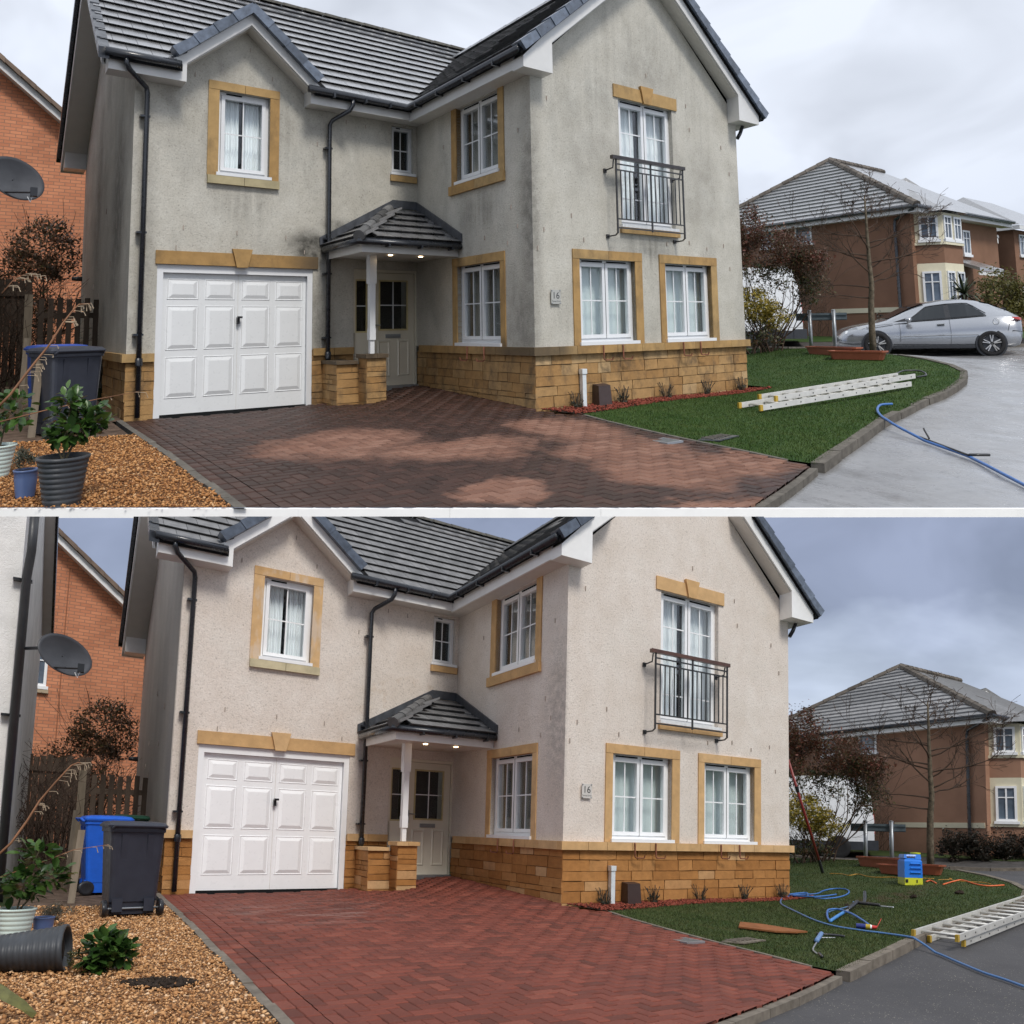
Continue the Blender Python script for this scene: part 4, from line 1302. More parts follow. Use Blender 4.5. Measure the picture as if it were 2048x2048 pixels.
    ps = MB().box(-1.295, -1.205, 2.50, 2.59, 0.3, 1.0)
    ps.box(-1.31, -1.19, 2.485, 2.605, 1.0, 1.45).box(-1.30, -1.20, 2.495, 2.595, 0.12, 0.3).box(-1.285, -1.215, 2.51, 2.58, -0.09, 0.12)
    ps.build(S, 'porch_post', m['upvc'], H)
    # stone pier under the post and the low wall beside it
    def P1(u, v, d): return (u, 2.45 + d, v)
    def P2(u, v, d): return (-1.05 - d, u, v)
    def P3(u, v, d): return (u, 2.74 + d, v)
    def P4(u, v, d): return (-1.37 + d, u, v)
    def P5(u, v, d): return (-1.73 + d, u, v)
    stones(S, H, P1, -1.37, -1.05, lambda u: g(u, 2.42), -0.16, rnd, base, m['mortar'])
    stones(S, H, P2, 2.45, 2.75, lambda u: g(-1.05, u), -0.16, rnd, base, m['mortar'])
    stones(S, H, P4, 2.45, 2.75, lambda u: g(-1.37, u), -0.16, rnd, base, m['mortar'])
    stones(S, H, P3, -1.73, -1.37, lambda u: g(u, 2.76), -0.25, rnd, base, m['mortar'])
    stones(S, H, P5, 2.74, D, lambda u: g(-1.73, u), -0.25, rnd, base, m['mortar'])
    MB().box(-1.34, -1.08, 2.48, 2.74, -1.0, -0.16).box(-1.70, -1.37, 2.77, D - 0.02, -1.0, -0.25).build(S, 'pier_core', m['mortar'], H)
    for q in ((-1.40, -1.213, 2.41, 2.79, -0.158, -0.098), (-1.209, -1.02, 2.41, 2.79, -0.157, -0.097), (-1.76, -1.405, 2.70, D - 0.01, -0.247, -0.195)):
        MB().box(*q).build(S, 'coping', trim if not S.before else simple(S, 'dirty_coping', (0.10, 0.075, 0.05), 0.9, 0.2, var=0.3), H)

    # railing in front of the french window -----------------------------------------------------------------------
    ir = m['iron']
    yb = -0.19
    hr = MB().box(1.38, 3.02, yb - 0.03, yb + 0.03, 2.79, 2.845).build(S, 'balcony_rail', m['mahog'], H)
    for z in (2.72, 2.63, 1.88, 1.745):
        MB().box(1.472, 2.978, yb - 0.008, yb + 0.008, z - 0.010, z + 0.010).build(S, 'rail', ir, hr)
    for x in (1.472, 2.225, 2.978):
        MB().box(x - 0.011, x + 0.011, yb - 0.011, yb + 0.011, 1.72 if x == 2.225 else 1.66, 2.79).build(S, 'post', ir, hr)
    nb = 16
    for i in range(1, nb):
        x = 1.472 + (2.978 - 1.472) * i / nb
        if i != nb // 2:
            MB().box(x - 0.007, x + 0.007, yb - 0.007, yb + 0.007, 1.88, 2.63).build(S, 'baluster', ir, hr)
    for x, sg in ((1.472, -1), (2.978, -1)):
        MB().tube([(x, yb, 1.67), (x + 0.01 * sg, yb + 0.04, 1.635), (x + 0.03 * sg, yb + 0.12, 1.63), (x + 0.04 * sg, 0.0, 1.63)], 0.012, 6).build(S, 'bracket', ir, hr)
        MB().box(x + 0.04 * sg - 0.03, x + 0.04 * sg + 0.03, -0.02, -0.001, 1.60, 1.66).build(S, 'fixing', ir, hr)
        MB().tube([(x + 0.05 * sg, yb, 2.78), (x + 0.05 * sg, yb + 0.02, 2.66), (x + 0.06 * sg, 0.0, 2.64)], 0.012, 6).build(S, 'bracket', ir, hr)
        MB().box(x + 0.06 * sg - 0.03, x + 0.06 * sg + 0.03, -0.02, -0.001, 2.61, 2.67).build(S, 'fixing', ir, hr)

    # small fittings ----------------------------------------------------------------------------------------------
    pq = MB().box(0.285, 0.455, -0.03, -0.022, 0.60, 0.80).build(S, 'number_plaque', simple(S, 'clear_plaque_' + S.key, (0.58, 0.555, 0.525) if not S.before else (0.38, 0.38, 0.355), 0.15, 0.6, var=0.03), H)
    for txt, sz, v0 in (('16', 0.135, 0.675), ('Torres Drive', 0.030, 0.628)):
        V, F = text_mesh(txt, sz)
        o = MB().add([(0.37 + a, -0.0315, v0 + b) for a, b in V], F).build(S, 'lettering', m['black'], pq)
    for (a, b) in ((0.295, 0.61), (0.445, 0.61), (0.295, 0.79), (0.445, 0.79)):
        MB().lathe([(0.008, 0), (0.008, 0.012), (0.0, 0.013)], (a, -0.03, b), 8, axis=(0, -1, 0)).build(S, 'screw_cap', m['steel'], pq)
    wm = simple(S, 'weep_vent', (0.05, 0.045, 0.04) if S.before else (0.36, 0.31, 0.27), 0.8, 0.2)
    vents = [(PF, u, v) for u, v in ((0.55, 4.55), (0.28, 4.0), (1.05, 5.3), (0.30, 3.55), (3.35, 3.95), (3.42, 3.55), (4.25, 3.35), (0.20, 1.62), (0.95, 1.52), (0.72, 1.86), (3.3, 1.6), (3.75, 1.52), (4.2, 1.6), (4.45, 2.9), (2.75, 1.55), (4.35, 1.2), (0.08, 1.35), (2.4, 4.3))]
    vents += [(PG, u, v) for u, v in ((-3.86, 1.78), (-3.1, 1.75), (-2.35, 1.72), (-3.95, 1.48), (-2.6, 4.25), (-3.75, 4.1), (-1.85, 3.3), (-1.35, 3.75), (-1.0, 3.72), (-2.05, 1.5), (-2.95, 4.65))]
    vents += [(PR, u, v) for u, v in ((0.35, 1.7), (1.2, 1.62), (0.5, 2.0), (2.4, 3.3), (0.3, 3.1), (0.6, 1.48))]
    for fn, u, v in vents:
        MB().fbox(fn, u - 0.006, u + 0.006, v, v + 0.065, -0.012, 0.0).build(S, 'weep_vent', wm, H)
    for (v_, y_) in ((0.9, 6.5), (1.1, 7.3), (1.35, 5.2), (1.9, 4.6), (2.3, 5.9), (1.5, 6.9)):
        MB().fbox(PS, y_ - 0.02, y_ + 0.02, v_, v_ + 0.09, -0.012, 0.0).build(S, 'weep_vent', wm, H)
    for fn, us in ((PF, (1.22, 1.62, 2.98, 3.4)), (PR, (1.15, 1.62))):
        for u in us:
            MB().tube([fn(u, -0.005, -0.07), fn(u, -0.02, -0.078), fn(u, -0.20, -0.078), fn(u + 0.02, -0.22, -0.08), fn(u + 0.15, -0.22, -0.10), fn(u + 0.16, -0.18, -0.11)], 0.010, 6).build(S, 'box_bracket', m['rust'], H)
    MB().box(0.785, 0.855, -0.085, -0.02, g(0.82, -0.05) - 0.05, -0.40).box(0.775, 0.865, -0.095, -0.018, -0.40, -0.33).build(S, 'gas_pipe', simple(S, 'white_duct', (0.62, 0.66, 0.68), 0.4), H)
    MB().hexa([(1.02, -0.17, -0.86), (1.27, -0.17, -0.86), (1.27, -0.02, -0.86), (1.02, -0.02, -0.86), (1.03, -0.15, -0.58), (1.26, -0.15, -0.58), (1.26, -0.02, -0.56), (1.03, -0.02, -0.56)]).build(S, 'meter_box', simple(S, 'brown_meter_box', (0.04, 0.022, 0.018), 0.5), H)
    return H

# ------------------------------------------------------------------ grounds
KERB = [(0.62, -3.75), (1.25, -3.58), (2.16, -3.38), (3.0, -3.18), (3.91, -3.02), (4.98, -2.87), (5.55, -2.85), (6.14, -2.77), (6.67, -2.67), (7.25, -2.47), (7.57, -2.25), (7.80, -1.99),
        (8.02, -1.65), (8.12, -1.41), (8.25, -0.95), (8.29, -0.55), (8.55, 0.2), (9.1, 0.9), (9.9, 1.6), (10.2, 3.4), (10.2, 6.0)]
DRIVE_R = [(0.03, -0.03), (0.40, -0.50), (0.35, -1.1), (0.31, -1.8), (0.31, -2.3), (0.40, -2.8), (0.46, -3.3), (0.50, -3.76)]
LAWN = [(0.44, -0.47), (1.1, -0.42), (2.4, -0.38), (3.7, -0.36), (4.95, -0.38), (5.1, 6.0), (10.2, 6.0)] + KERB[::-1][1:] + [(0.53, -3.5), (0.49, -3.0), (0.39, -2.5), (0.37, -1.8), (0.39, -1.1)]
DRIVE = [(-4.57, 3.30), (-1.75, 3.30), (-1.75, 2.72), (-1.48, 2.72), (-1.48, 2.40), (-1.03, 2.40), (-1.03, 2.9), (-1.15, D - 0.02), (-0.02, D - 0.02)] + DRIVE_R + [(-0.60, -4.15), (-1.45, -4.42), (-2.6, -4.78), (-4.57, -5.35)]
GRAVEL = [(-4.65, 1.80), (-4.65, -5.35), (-9.0, -5.35), (-9.0, 1.5), (-6.2, 1.9), (-5.5, 1.85)]
BED = [(0.05, -0.02), (W, -0.02), (W + 0.25, -0.34), (2.4, -0.36), (0.44, -0.45)]


def oriented(p, q, w, h0, h1, S, over=0.0):
    """box from p to q (plan), width w, between heights h0..h1 above ground"""
    p, q = np.array(p, float), np.array(q, float)
    d = (q - p) / np.linalg.norm(q - p)
    n = np.array((-d[1], d[0])) * w / 2
    zp, zq = g(*p), g(*q)
    c = [p - n, q - n, q + n, p + n]
    z = [zp, zq, zq, zp]
    return MB().hexa([(c[i][0], c[i][1], z[i] + h0) for i in range(4)] + [(c[i][0], c[i][1], z[i] + h1) for i in range(4)])


def resample(path, step):
    P = [np.array(p, float) for p in path]
    out = [P[0]]
    acc = 0.0
    for a, b in zip(P, P[1:]):
        L = np.linalg.norm(b - a)
        t = step - acc
        while t <= L:
            out.append(a + (b - a) * t / L)
            t += step
        acc = (acc + L) % step
    return out


def np_mesh(S, name, V, F, mat, parent=None, seed=None, loc=None, kind=None):
    """large scatter: drop what lies past the plot's end, keep whole faces"""
    d = (V - S.cc) @ S.cn
    ok = (d[F] >= 0).all(1)
    F = F[ok]
    if not len(F):
        return None
    used, inv = np.unique(F, return_inverse=True)
    o = finish(S, name, V[used], inv.reshape(F.shape), mat, parent, loc=loc)
    if seed is not None:
        seeds(o, seed[used])
    if kind:
        tag(o, kind=kind)
    return o


def scatter_points(poly, n, rng, dens=None):
    xs = [p[0] for p in poly]
    ys = [p[1] for p in poly]
    out = []
    tot = 0
    while tot < n:
        x = rng.uniform(min(xs), max(xs), n)
        y = rng.uniform(min(ys), max(ys), n)
        m_ = inside(poly, x, y)
        if dens is not None:
            m_ &= rng.random(n) < dens(x, y)
        out.append(np.column_stack([x[m_], y[m_]]))
        tot += int(m_.sum())
    return np.concatenate(out)[:n]


def blades(S, name, poly, n, hgt, wid, mat, seed, dens=None, dz=0.0):
    rng = np.random.default_rng(seed)
    p = scatter_points(poly, n, rng, dens)
    z = G(p[:, 0], p[:, 1]) + dz
    a = rng.uniform(0, 2 * np.pi, n)
    h = hgt * rng.uniform(0.5, 1.25, n)
    w = wid * rng.uniform(0.7, 1.3, n)
    lx, ly = rng.normal(0, 0.45, n) * h, rng.normal(0, 0.45, n) * h
    V = np.empty((n, 3, 3))
    V[:, 0] = np.column_stack([p[:, 0] - np.cos(a) * w, p[:, 1] - np.sin(a) * w, z - 0.005])
    V[:, 1] = np.column_stack([p[:, 0] + np.cos(a) * w, p[:, 1] + np.sin(a) * w, z - 0.005])
    V[:, 2] = np.column_stack([p[:, 0] + lx, p[:, 1] + ly, z + h])
    return np_mesh(S, name, V.reshape(-1, 3), np.arange(3 * n).reshape(-1, 3), mat, kind='stuff')


def pebbles(S, name, poly, n, size, mat, seed, dens=None, parent=None, flat=0.55):
    rng = np.random.default_rng(seed)
    p = scatter_points(poly, n, rng, dens)
    z = G(p[:, 0], p[:, 1])
    s = size * np.exp(rng.normal(0, 0.35, n))
    base = np.array([(1, 0, 0), (0.25, 0.9, 0.1), (-0.85, 0.4, 0), (-0.6, -0.75, 0.05), (0.45, -0.8, 0), (0.1, 0.05, 1), (0, 0, -1)], float)
    F0 = np.array([(0, 1, 5), (1, 2, 5), (2, 3, 5), (3, 4, 5), (4, 0, 5), (1, 0, 6), (2, 1, 6), (3, 2, 6), (4, 3, 6), (0, 4, 6)])
    V = base[None] * (1 + rng.normal(0, 0.22, (n, 7, 1)))
    V *= np.stack([s, s * rng.uniform(0.6, 1.0, n), s * flat], 1)[:, None]
    a, t = rng.uniform(0, 2 * np.pi, n), rng.normal(0, 0.5, n)
    ct, st = np.cos(t), np.sin(t)
    x, y, zz = V[..., 0], V[..., 1], V[..., 2]
    x, zz = x * ct[:, None] + zz * st[:, None], -x * st[:, None] + zz * ct[:, None]
    ca, sa = np.cos(a)[:, None], np.sin(a)[:, None]
    V = np.stack([x * ca - y * sa + p[:, :1], x * sa + y * ca + p[:, 1:], zz + (z + s * 0.25 + rng.uniform(-.004, .012, n))[:, None]], -1)
    F = (F0[None] + (np.arange(n) * 7)[:, None, None]).reshape(-1, 3)
    return np_mesh(S, name, V.reshape(-1, 3), F, mat, parent, np.repeat(rng.random(n), 7), kind='stuff')


def herringbone(S, parent, mat):
    c = 0.104
    h = 0.06
    g_ = 0.0022
    hb = MB().box(g_, 2 * c - g_, g_, c - g_, -h, 0.0)
    vb = MB().box(g_, c - g_, g_, 2 * c - g_, -h, 0.0)
    for b in (hb, vb):      # eased arrises
        v = np.array(b.v)
        ce = v.mean(0)
        top = v[:, 2] > -0.001
        rim = v.copy()
        rim[top, 2] = -0.007
        ins = v[top].copy()
        ins[:, :2] += np.sign(ce[:2] - ins[:, :2]) * 0.005
        b.v = [tuple(p) for p in np.vstack([rim, ins])]
        b.f = [(0, 1, 5, 4), (1, 2, 6, 5), (2, 3, 7, 6), (3, 0, 4, 7), (8, 9, 10, 11), (4, 5, 9, 8), (5, 6, 10, 9), (6, 7, 11, 10), (7, 4, 8, 11)]
    inner = [(-4.52, 3.28)] + [p for p in DRIVE[1:9]] + [(0.06, 0.0), (0.45, -0.45), (0.40, -1.8), (0.45, -2.6), (0.60, -3.80), (-1.45, -4.52), (-4.52, -5.40)]
    H_, V_ = [], []
    border = set()
    rest = MB()
    rnd = random.Random(5)
    for i in range(-44, 6):
        for j in range(-54, 34):
            t = (i - j) % 4
            x, y = i * c, j * c
            if t == 0:
                q = (x + c, y + c / 2)
                if inside(inner, *q):
                    H_.append((x, y, g(*q) + rnd.uniform(-.0015, .0015)))
            elif t == 3:
                q = (x + c / 2, y + c)
                if inside(inner, *q):
                    V_.append((x, y, g(*q) + rnd.uniform(-.0015, .0015)))
    # border courses
    y = -5.3
    while y < 3.2:
        for x in (-4.565, -4.565 + c):
            V_.append((x, y, g(x, y + c)))
            border.add(V_[-1])
        y += 2 * c
    y = -3.72
    while y < -0.55:
        xr = np.interp(y, [p[1] for p in DRIVE_R[::-1]], [p[0] for p in DRIVE_R[::-1]]) - c - 0.004
        V_.append((float(xr), y, g(xr, y + c)))
        border.add(V_[-1])
        y += 2 * c
    cam_ = np.array(S.cc[:2])
    allp = [(np.hypot(x - cam_[0], y - cam_[1]), 0, (x, y, z)) for x, y, z in H_] + [(np.hypot(x - cam_[0], y - cam_[1]), 1, (x, y, z)) for x, y, z in V_]
    ok = []
    for d, k, p in sorted(allp):
        vv = np.array((hb, vb)[k].v) + np.array(p)
        if ((vv - S.cc) @ S.cn).max() > 0:
            ok.append((d, k, p))
    # blocks on the rim are cut to the line of the edging
    rim = [(np.array((0.31, -1.8)), np.array((1.0, 0.02))), (np.array((-0.6, -4.13)), np.array((0.334, -0.943))), (np.array((-2.6, -4.77)), np.array((0.291, -0.957)))]
    xr_ = lambda y: np.interp(y, [p[1] for p in DRIVE_R[::-1]], [p[0] for p in DRIVE_R[::-1]]) - 0.112
    whole, trimmed = [], []
    for d, k, p in ok:
        bb = (hb, vb)[k]
        q = np.array(bb.v) + np.array(p)
        xm = float(xr_(p[1] + 0.1)) if -3.75 < p[1] < 0.0 else 9.0
        pls = [((xm, 0.0), (1.0, 0.0))] + [(c_, n_) for c_, n_ in rim[1:] if (p[0] > -1.5) == (n_[0] > 0.3)]
        if k == 1 and any(abs(p[0] - (float(xr_(p[1] + 0.1)))) < 0.13 and p in border for _ in (0,)):
            pls = pls[1:]
        if p not in border:
            pls = pls + [((-4.356, 0.0), (-1.0, 0.0))]
        out = False
        need = []
        for c_, n_ in pls:
            s_ = (q[:, :2] - np.array(c_)) @ np.array(n_)
            if s_.min() >= -0.012:
                out = True
            elif s_.max() > 0:
                need.append((c_, n_))
        if out:
            continue
        if need:
            trimmed.append((bb, p, need))
        else:
            whole.append((k, p))
    near, far = whole[:225], whole[225:]
    for i, (bb, p, need) in enumerate(trimmed):
        bm = bmesh.new()
        vs_ = [bm.verts.new(np.array(v) + np.array(p)) for v in bb.v]
        for fc in bb.f:
            bm.faces.new([vs_[t] for t in fc])
        for c_, n_ in need:
            r_ = bmesh.ops.bisect_plane(bm, geom=bm.verts[:] + bm.edges[:] + bm.faces[:], plane_co=(c_[0], c_[1], 0), plane_no=(n_[0], n_[1], 0), clear_outer=True)
            es = [x for x in r_['geom_cut'] if isinstance(x, bmesh.types.BMEdge)]
            if len(es) > 2:
                bmesh.ops.holes_fill(bm, edges=es, sides=0)
        bm.verts.index_update()
        t = MB()
        t.v = [tuple(v.co) for v in bm.verts]
        t.f = [tuple(v.index for v in fc.verts) for fc in bm.faces]
        bm.free()
        if t.f and i < 75:
            t.build(S, 'paver', mat, parent)
        elif t.f:
            rest.add(t.v, t.f)
    if rest.v:
        tag(rest.build(S, 'cut_paving', mat, parent), kind='stuff')
    pieces(S, 'paver', hb, [p for k, p in near if k == 0], mat, parent)
    pieces(S, 'paver', vb, [p for k, p in near if k == 1], mat, parent)
    joined(S, 'paving', hb, [p for k, p in far if k == 0], mat, parent)
    joined(S, 'paving', vb, [p for k, p in far if k == 1], mat, parent)


def grounds(S):
    m = MT(S)
    b = S.before
    st = lambda o: tag(o, kind='structure') if o else None
    # base ground to the horizon
    big = MB()
    xs = [-400, -120, -40, -20, -12, -9, -7, -5, -3, -1, 1, 3, 5, 7, 9, 11, 13, 15, 17, 20, 26, 40, 90, 250]
    ys = [-9, -7, -5, -3, -1, 1, 3, 5, 7, 9, 12, 16, 30, 60, 140, 300]
    if not b:
        ys = [-40, -20] + ys
    V = [(x, y, g(x, y) - 0.14) for y in ys for x in xs]
    n = len(xs)
    big.add(V, [(j * n + i, j * n + i + 1, (j + 1) * n + i + 1, (j + 1) * n + i) for j in range(len(ys) - 1) for i in range(n - 1)])
    st(big.build(S, 'ground', m_lawn(S, 'field'), fill=False))
    st(sheet(S, 'road', [(-8.9, -5.6), (-4.5, -5.35), (-1.4, -4.38), (0.5, -3.70), (2.2, -3.1), (5.0, -2.6), (7.0, -2.1), (7.9, -0.6), (8.6, 0.7), (9.5, 2.0), (9.8, 9), (10.6, 13), (12.2, 9), (12.4, 4.6), (13.7, 3.6), (14.2, 2.2), (14.9, 1.1), (19, -2.5), (25.5, -7), (25.5, -8.9), (-8.9, -8.9)], 0.5, -0.085, m_road(S)))
    lawn = st(sheet(S, 'lawn', LAWN, 0.22, 0.0, m_lawn(S)))
    cx, cy = (-5.9, -8.0)
    den = lambda x, y: np.clip(9.0 / np.hypot(x - cx, y - cy), 0, 1) ** 1.6
    o = blades(S, 'grass', LAWN, 130000, 0.024, 0.0045, m_lawn(S, 'grass'), 3, den)
    tag(o, 'short mown grass of the front lawn, bright wet green before cleaning' if b else 'short mown grass of the front lawn under the hoses and tools', 'grass')
    dr = sheet(S, 'driveway', DRIVE, 0.35, -0.035, simple(S, 'jointing_sand_' + S.key, (0.028, 0.018, 0.015), 0.95, 0.1, var=0.3))
    st(dr)
    herringbone(S, dr, m_paver(S))
    gr = st(sheet(S, 'gravel_bed', GRAVEL, 0.25, -0.012, simple(S, 'gravel_bed_' + S.key, (0.20, 0.11, 0.058) if not b else (0.15, 0.075, 0.036), 0.95, 0.1, var=0.4, scale=40)))
    den2 = lambda x, y: np.where(x > -6.35, np.clip(6.6 / np.hypot(x - cx, y - cy), 0, 1) ** 1.3, 0.0)
    o = pebbles(S, 'gravel', GRAVEL, 26000, 0.0105, m_gravel(S), 4, den2)
    tag(o, 'orange brown gravel around the standing potted plant' if b else 'orange brown gravel around the fallen pot', 'gravel')
    bed = st(sheet(S, 'planting_bed', BED, 0.3, -0.004, m['soil']))
    o = pebbles(S, 'red_chippings', BED, 3500, 0.014, simple(S, 'red_chips', (0.20, 0.05, 0.032), 0.9, 0.2, var=0.4, scale=30), 6)
    tag(o, 'red stone chippings under the stained front wall' if b else 'red stone chippings under the cleaned front wall', 'chippings')
    # strip of soil behind the garage corner and beside the side wall
    st(sheet(S, 'side_path', [(-4.56, 3.3), (-4.56, 9.4), (-6.3, 9.4), (-6.3, 1.98), (-5.5, 1.9), (-4.7, 1.86), (-4.7, 3.3)], 0.5, -0.004, simple(S, 'side_path', (0.10, 0.07, 0.052), 0.95, 0.1, var=0.5, scale=8)))
    MB().box(-5.3, -4.62, 1.9, 2.5, g(-5, 2.2) - 0.05, g(-5, 2.2) + 0.012)
    # edging of drive and lawn
    ed = None
    P = [(-4.61, 3.3), (-4.61, 1.5), (-4.608, -5.3)]
    pts = resample(P, 0.6)
    k0 = oriented(pts[0], pts[1], 0.075, -0.12, 0.010, S).build(S, 'path_edging', m['concrete'])
    st(k0)
    rnd = random.Random(3)
    for a, c_ in zip(pts[1:], pts[2:]):
        a2 = a + (c_ - a) * 0.012
        oriented(a2 + np.array((rnd.uniform(-.008, .008), 0)), c_, 0.072, -0.12, 0.010 + rnd.uniform(-.008, .008), S).build(S, 'edging_slab', m['concrete'], k0)
    kp = resample(KERB, 0.62)
    k1 = oriented(kp[0], kp[1], 0.13, -0.2, 0.012, S).build(S, 'kerb', m['concrete'])
    st(k1)
    for a, c_ in zip(kp[1:], kp[2:]):
        a2 = a + (c_ - a) * 0.015
        oriented(a2, c_, 0.105 + rnd.uniform(-.01, .01), -0.2, 0.008 + rnd.uniform(-.012, .012), S).build(S, 'kerb_stone', m['concrete'], k1)
    dp = resample([(0.50, -3.78), (-0.60, -4.17), (-1.45, -4.45), (-2.6, -4.82), (-4.57, -5.4)], 0.62)
    for a, c_ in zip(dp, dp[1:]):
        oriented(a, c_ - (c_ - a) * 0.012, 0.075, -0.2, -0.018, S).build(S, 'kerb_stone', m['concrete'], k1)
    lp = resample(DRIVE_R[1:], 0.5)
    for a, c_ in zip(lp, lp[1:]):
        oriented(a + np.array((0.03, 0)), c_ + np.array((0.03, 0)), 0.05, -0.1, 0.006, S).build(S, 'edging_slab', m['concrete'], k1)
    # far side of the road: kerb, pavement, verge
    fk = [(12.1, 9.5), (12.2, 4.55), (13.66, 3.7), (14.2, 2.2), (14.85, 1.1), (19, -2.5), (25, -6.6)]
    k2 = None
    pv = fk + [(25.8, -5.6), (19.6, -1.5), (15.9, 1.6), (15.3, 3.9), (14.2, 5.2), (13.5, 9.5)]
    st(sheet(S, 'pavement', pv, 0.5, -0.03, simple(S, 'pavement_asphalt_' + S.key, (0.06, 0.055, 0.052), 0.9, 0.2, var=0.3)))
    vg = [(13.5, 9.5), (14.2, 5.2), (15.3, 3.9), (15.9, 1.6), (19.6, -1.5), (25.8, -5.6), (25.9, 12), (13.5, 12)]
    st(sheet(S, 'verge', vg, 0.6, -0.02, m_lawn(S)))
    q = resample(fk, 0.9)
    for a, c_ in zip(q, q[1:]):
        oriented(a, c_ - (c_ - a) * 0.01, 0.12, -0.2, -0.01, S).build(S, 'kerb_stone', m['concrete'], k1)
    # covers let into the drive and the lawn
    cv = thing(S, 'inspection_cover', 'small square grey cover on the wet drive edge' if b else 'small square grey cover on the red drive edge', 'cover', (0.1, -2.25, g(.1, -2.25)))
    z = g(0.1, -2.25)
    fr = MB()
    for a in ((-0.06, 0.20, -2.40, -2.375), (-0.06, 0.20, -2.135, -2.11), (-0.06, -0.035, -2.375, -2.135), (0.175, 0.20, -2.375, -2.135)):
        fr.box(*a, z - 0.02, z + 0.007)
    fr.build(S, 'frame', m['steel'], cv)
    MB().box(-0.035, 0.175, -2.375, -2.135, z - 0.02, z + 0.004).build(S, 'lid', simple(S, 'cover_lid', (0.12, 0.13, 0.135), 0.5, 0.4, 0.3, var=0.3, scale=30), cv)
    dc = thing(S, 'drain_cover', 'dark ribbed drain cover sunk in the lawn beside the drive' if b else 'dull ribbed drain cover in the lawn below the brown board', 'drain cover', (0.65, -2.48, g(.65, -2.48)))
    z = g(0.65, -2.48) + 0.004
    MB().prism([(0.40, -2.44, z), (0.55, -2.62, z), (0.98, -2.56, z), (0.86, -2.36, z)], (0, 0, 0.016)).build(S, 'plate', m['concrete'] if not b else simple(S, 'wet_plate', (0.05, 0.055, 0.06), 0.3), dc)
    for i in range(6):
        x = 0.5 + i * 0.07
        MB().box(x, x + 0.03, -2.56 + i * 0.006, -2.40 + i * 0.004, z + 0.0165, z + 0.026).build(S, 'rib', m['concrete'], dc)
    if b:      # the terrace this plot stands on ends in a pale concrete edge
        row = np.array([(-9.5, 1.25), (-6.591, -0.934), (-5.946, -1.398), (-5.126, -2.0), (-4.246, -2.64), (-3.352, -3.258), (-2.416, -3.847), (-1.405, -4.417), (-0.344, -5.017), (0.405, -5.527), (1.223, -6.163), (3.6, -8.3)])
        e = MB()
        for (p, q_) in zip(row, row[1:]):
            zp, zq = g(*p), g(*q_)
            d = (q_ - p) / np.linalg.norm(q_ - p)
            nn = np.array((d[1], -d[0])) * 0.03
            if nn[1] > 0:
                nn = -nn
            e.hexa([(p[0] + nn[0], p[1] + nn[1], zp - 0.066), (q_[0] + nn[0], q_[1] + nn[1], zq - 0.066), (q_[0] - nn[0] * 3, q_[1] - nn[1] * 3, zq - 0.066), (p[0] - nn[0] * 3, p[1] - nn[1] * 3, zp - 0.066),
                    (p[0] + nn[0], p[1] + nn[1], zp - 0.003), (q_[0] + nn[0], q_[1] + nn[1], zq - 0.003), (q_[0] - nn[0] * .2, q_[1] - nn[1] * .2, zq - 0.003), (p[0] - nn[0] * .2, p[1] - nn[1] * .2, zp - 0.003)])
        st(finish(S, 'terrace_edge', e.v, e.f, simple(S, 'white_concrete_edge', (0.80, 0.80, 0.79), 0.8, 0.2, var=0.03)))

# ------------------------------------------------------------------ plants
def leaf_cloud(S, name, blobs, size, mat, seed, parent=None, shape=0.45, droop=0.0, shell=0.55):
    """many separate leaves spread through uneven clumps; blobs: (centre, radii, count)"""
    rng = np.random.default_rng(seed)
    C = []
    for c, r, n in blobs:
        k = max(3, n // 40)                        # sub-clumps give gaps and an uneven outline
        d = rng.normal(size=(k, 3))
        d /= np.linalg.norm(d, axis=1, keepdims=True)
        sub = d * rng.uniform(shell, 1.0, (k, 1)) ** 0.7
        idx = rng.integers(0, k, n)
        p = sub[idx] + rng.normal(0, 0.17, (n, 3))
        C.append(np.array(c) + p * np.array(r))
    C = np.concatenate(C)
    n = len(C)
    L = size * rng.uniform(0.6, 1.35, n)
    a = rng.normal(size=(n, 3))
    a[:, 2] -= droop
    a /= np.linalg.norm(a, axis=1, keepdims=True)
    b = np.cross(a, rng.normal(size=(n, 3)))
    b /= np.linalg.norm(b, axis=1, keepdims=True)
    nn = np.cross(a, b)
    w = (L * shape)[:, None]
    L = L[:, None]
    V = np.stack([C - a * L * .5, C + b * w * .5 + nn * w * .18 - a * L * 0.05, C + a * L * .55, C - b * w * .5 + nn * w * .18 - a * L * 0.05], 1)
    F = np.arange(4 * n).reshape(-1, 4)
    return np_mesh(S, name, V.reshape(-1, 3), F, mat, parent, np.repeat(rng.random(n), 4))


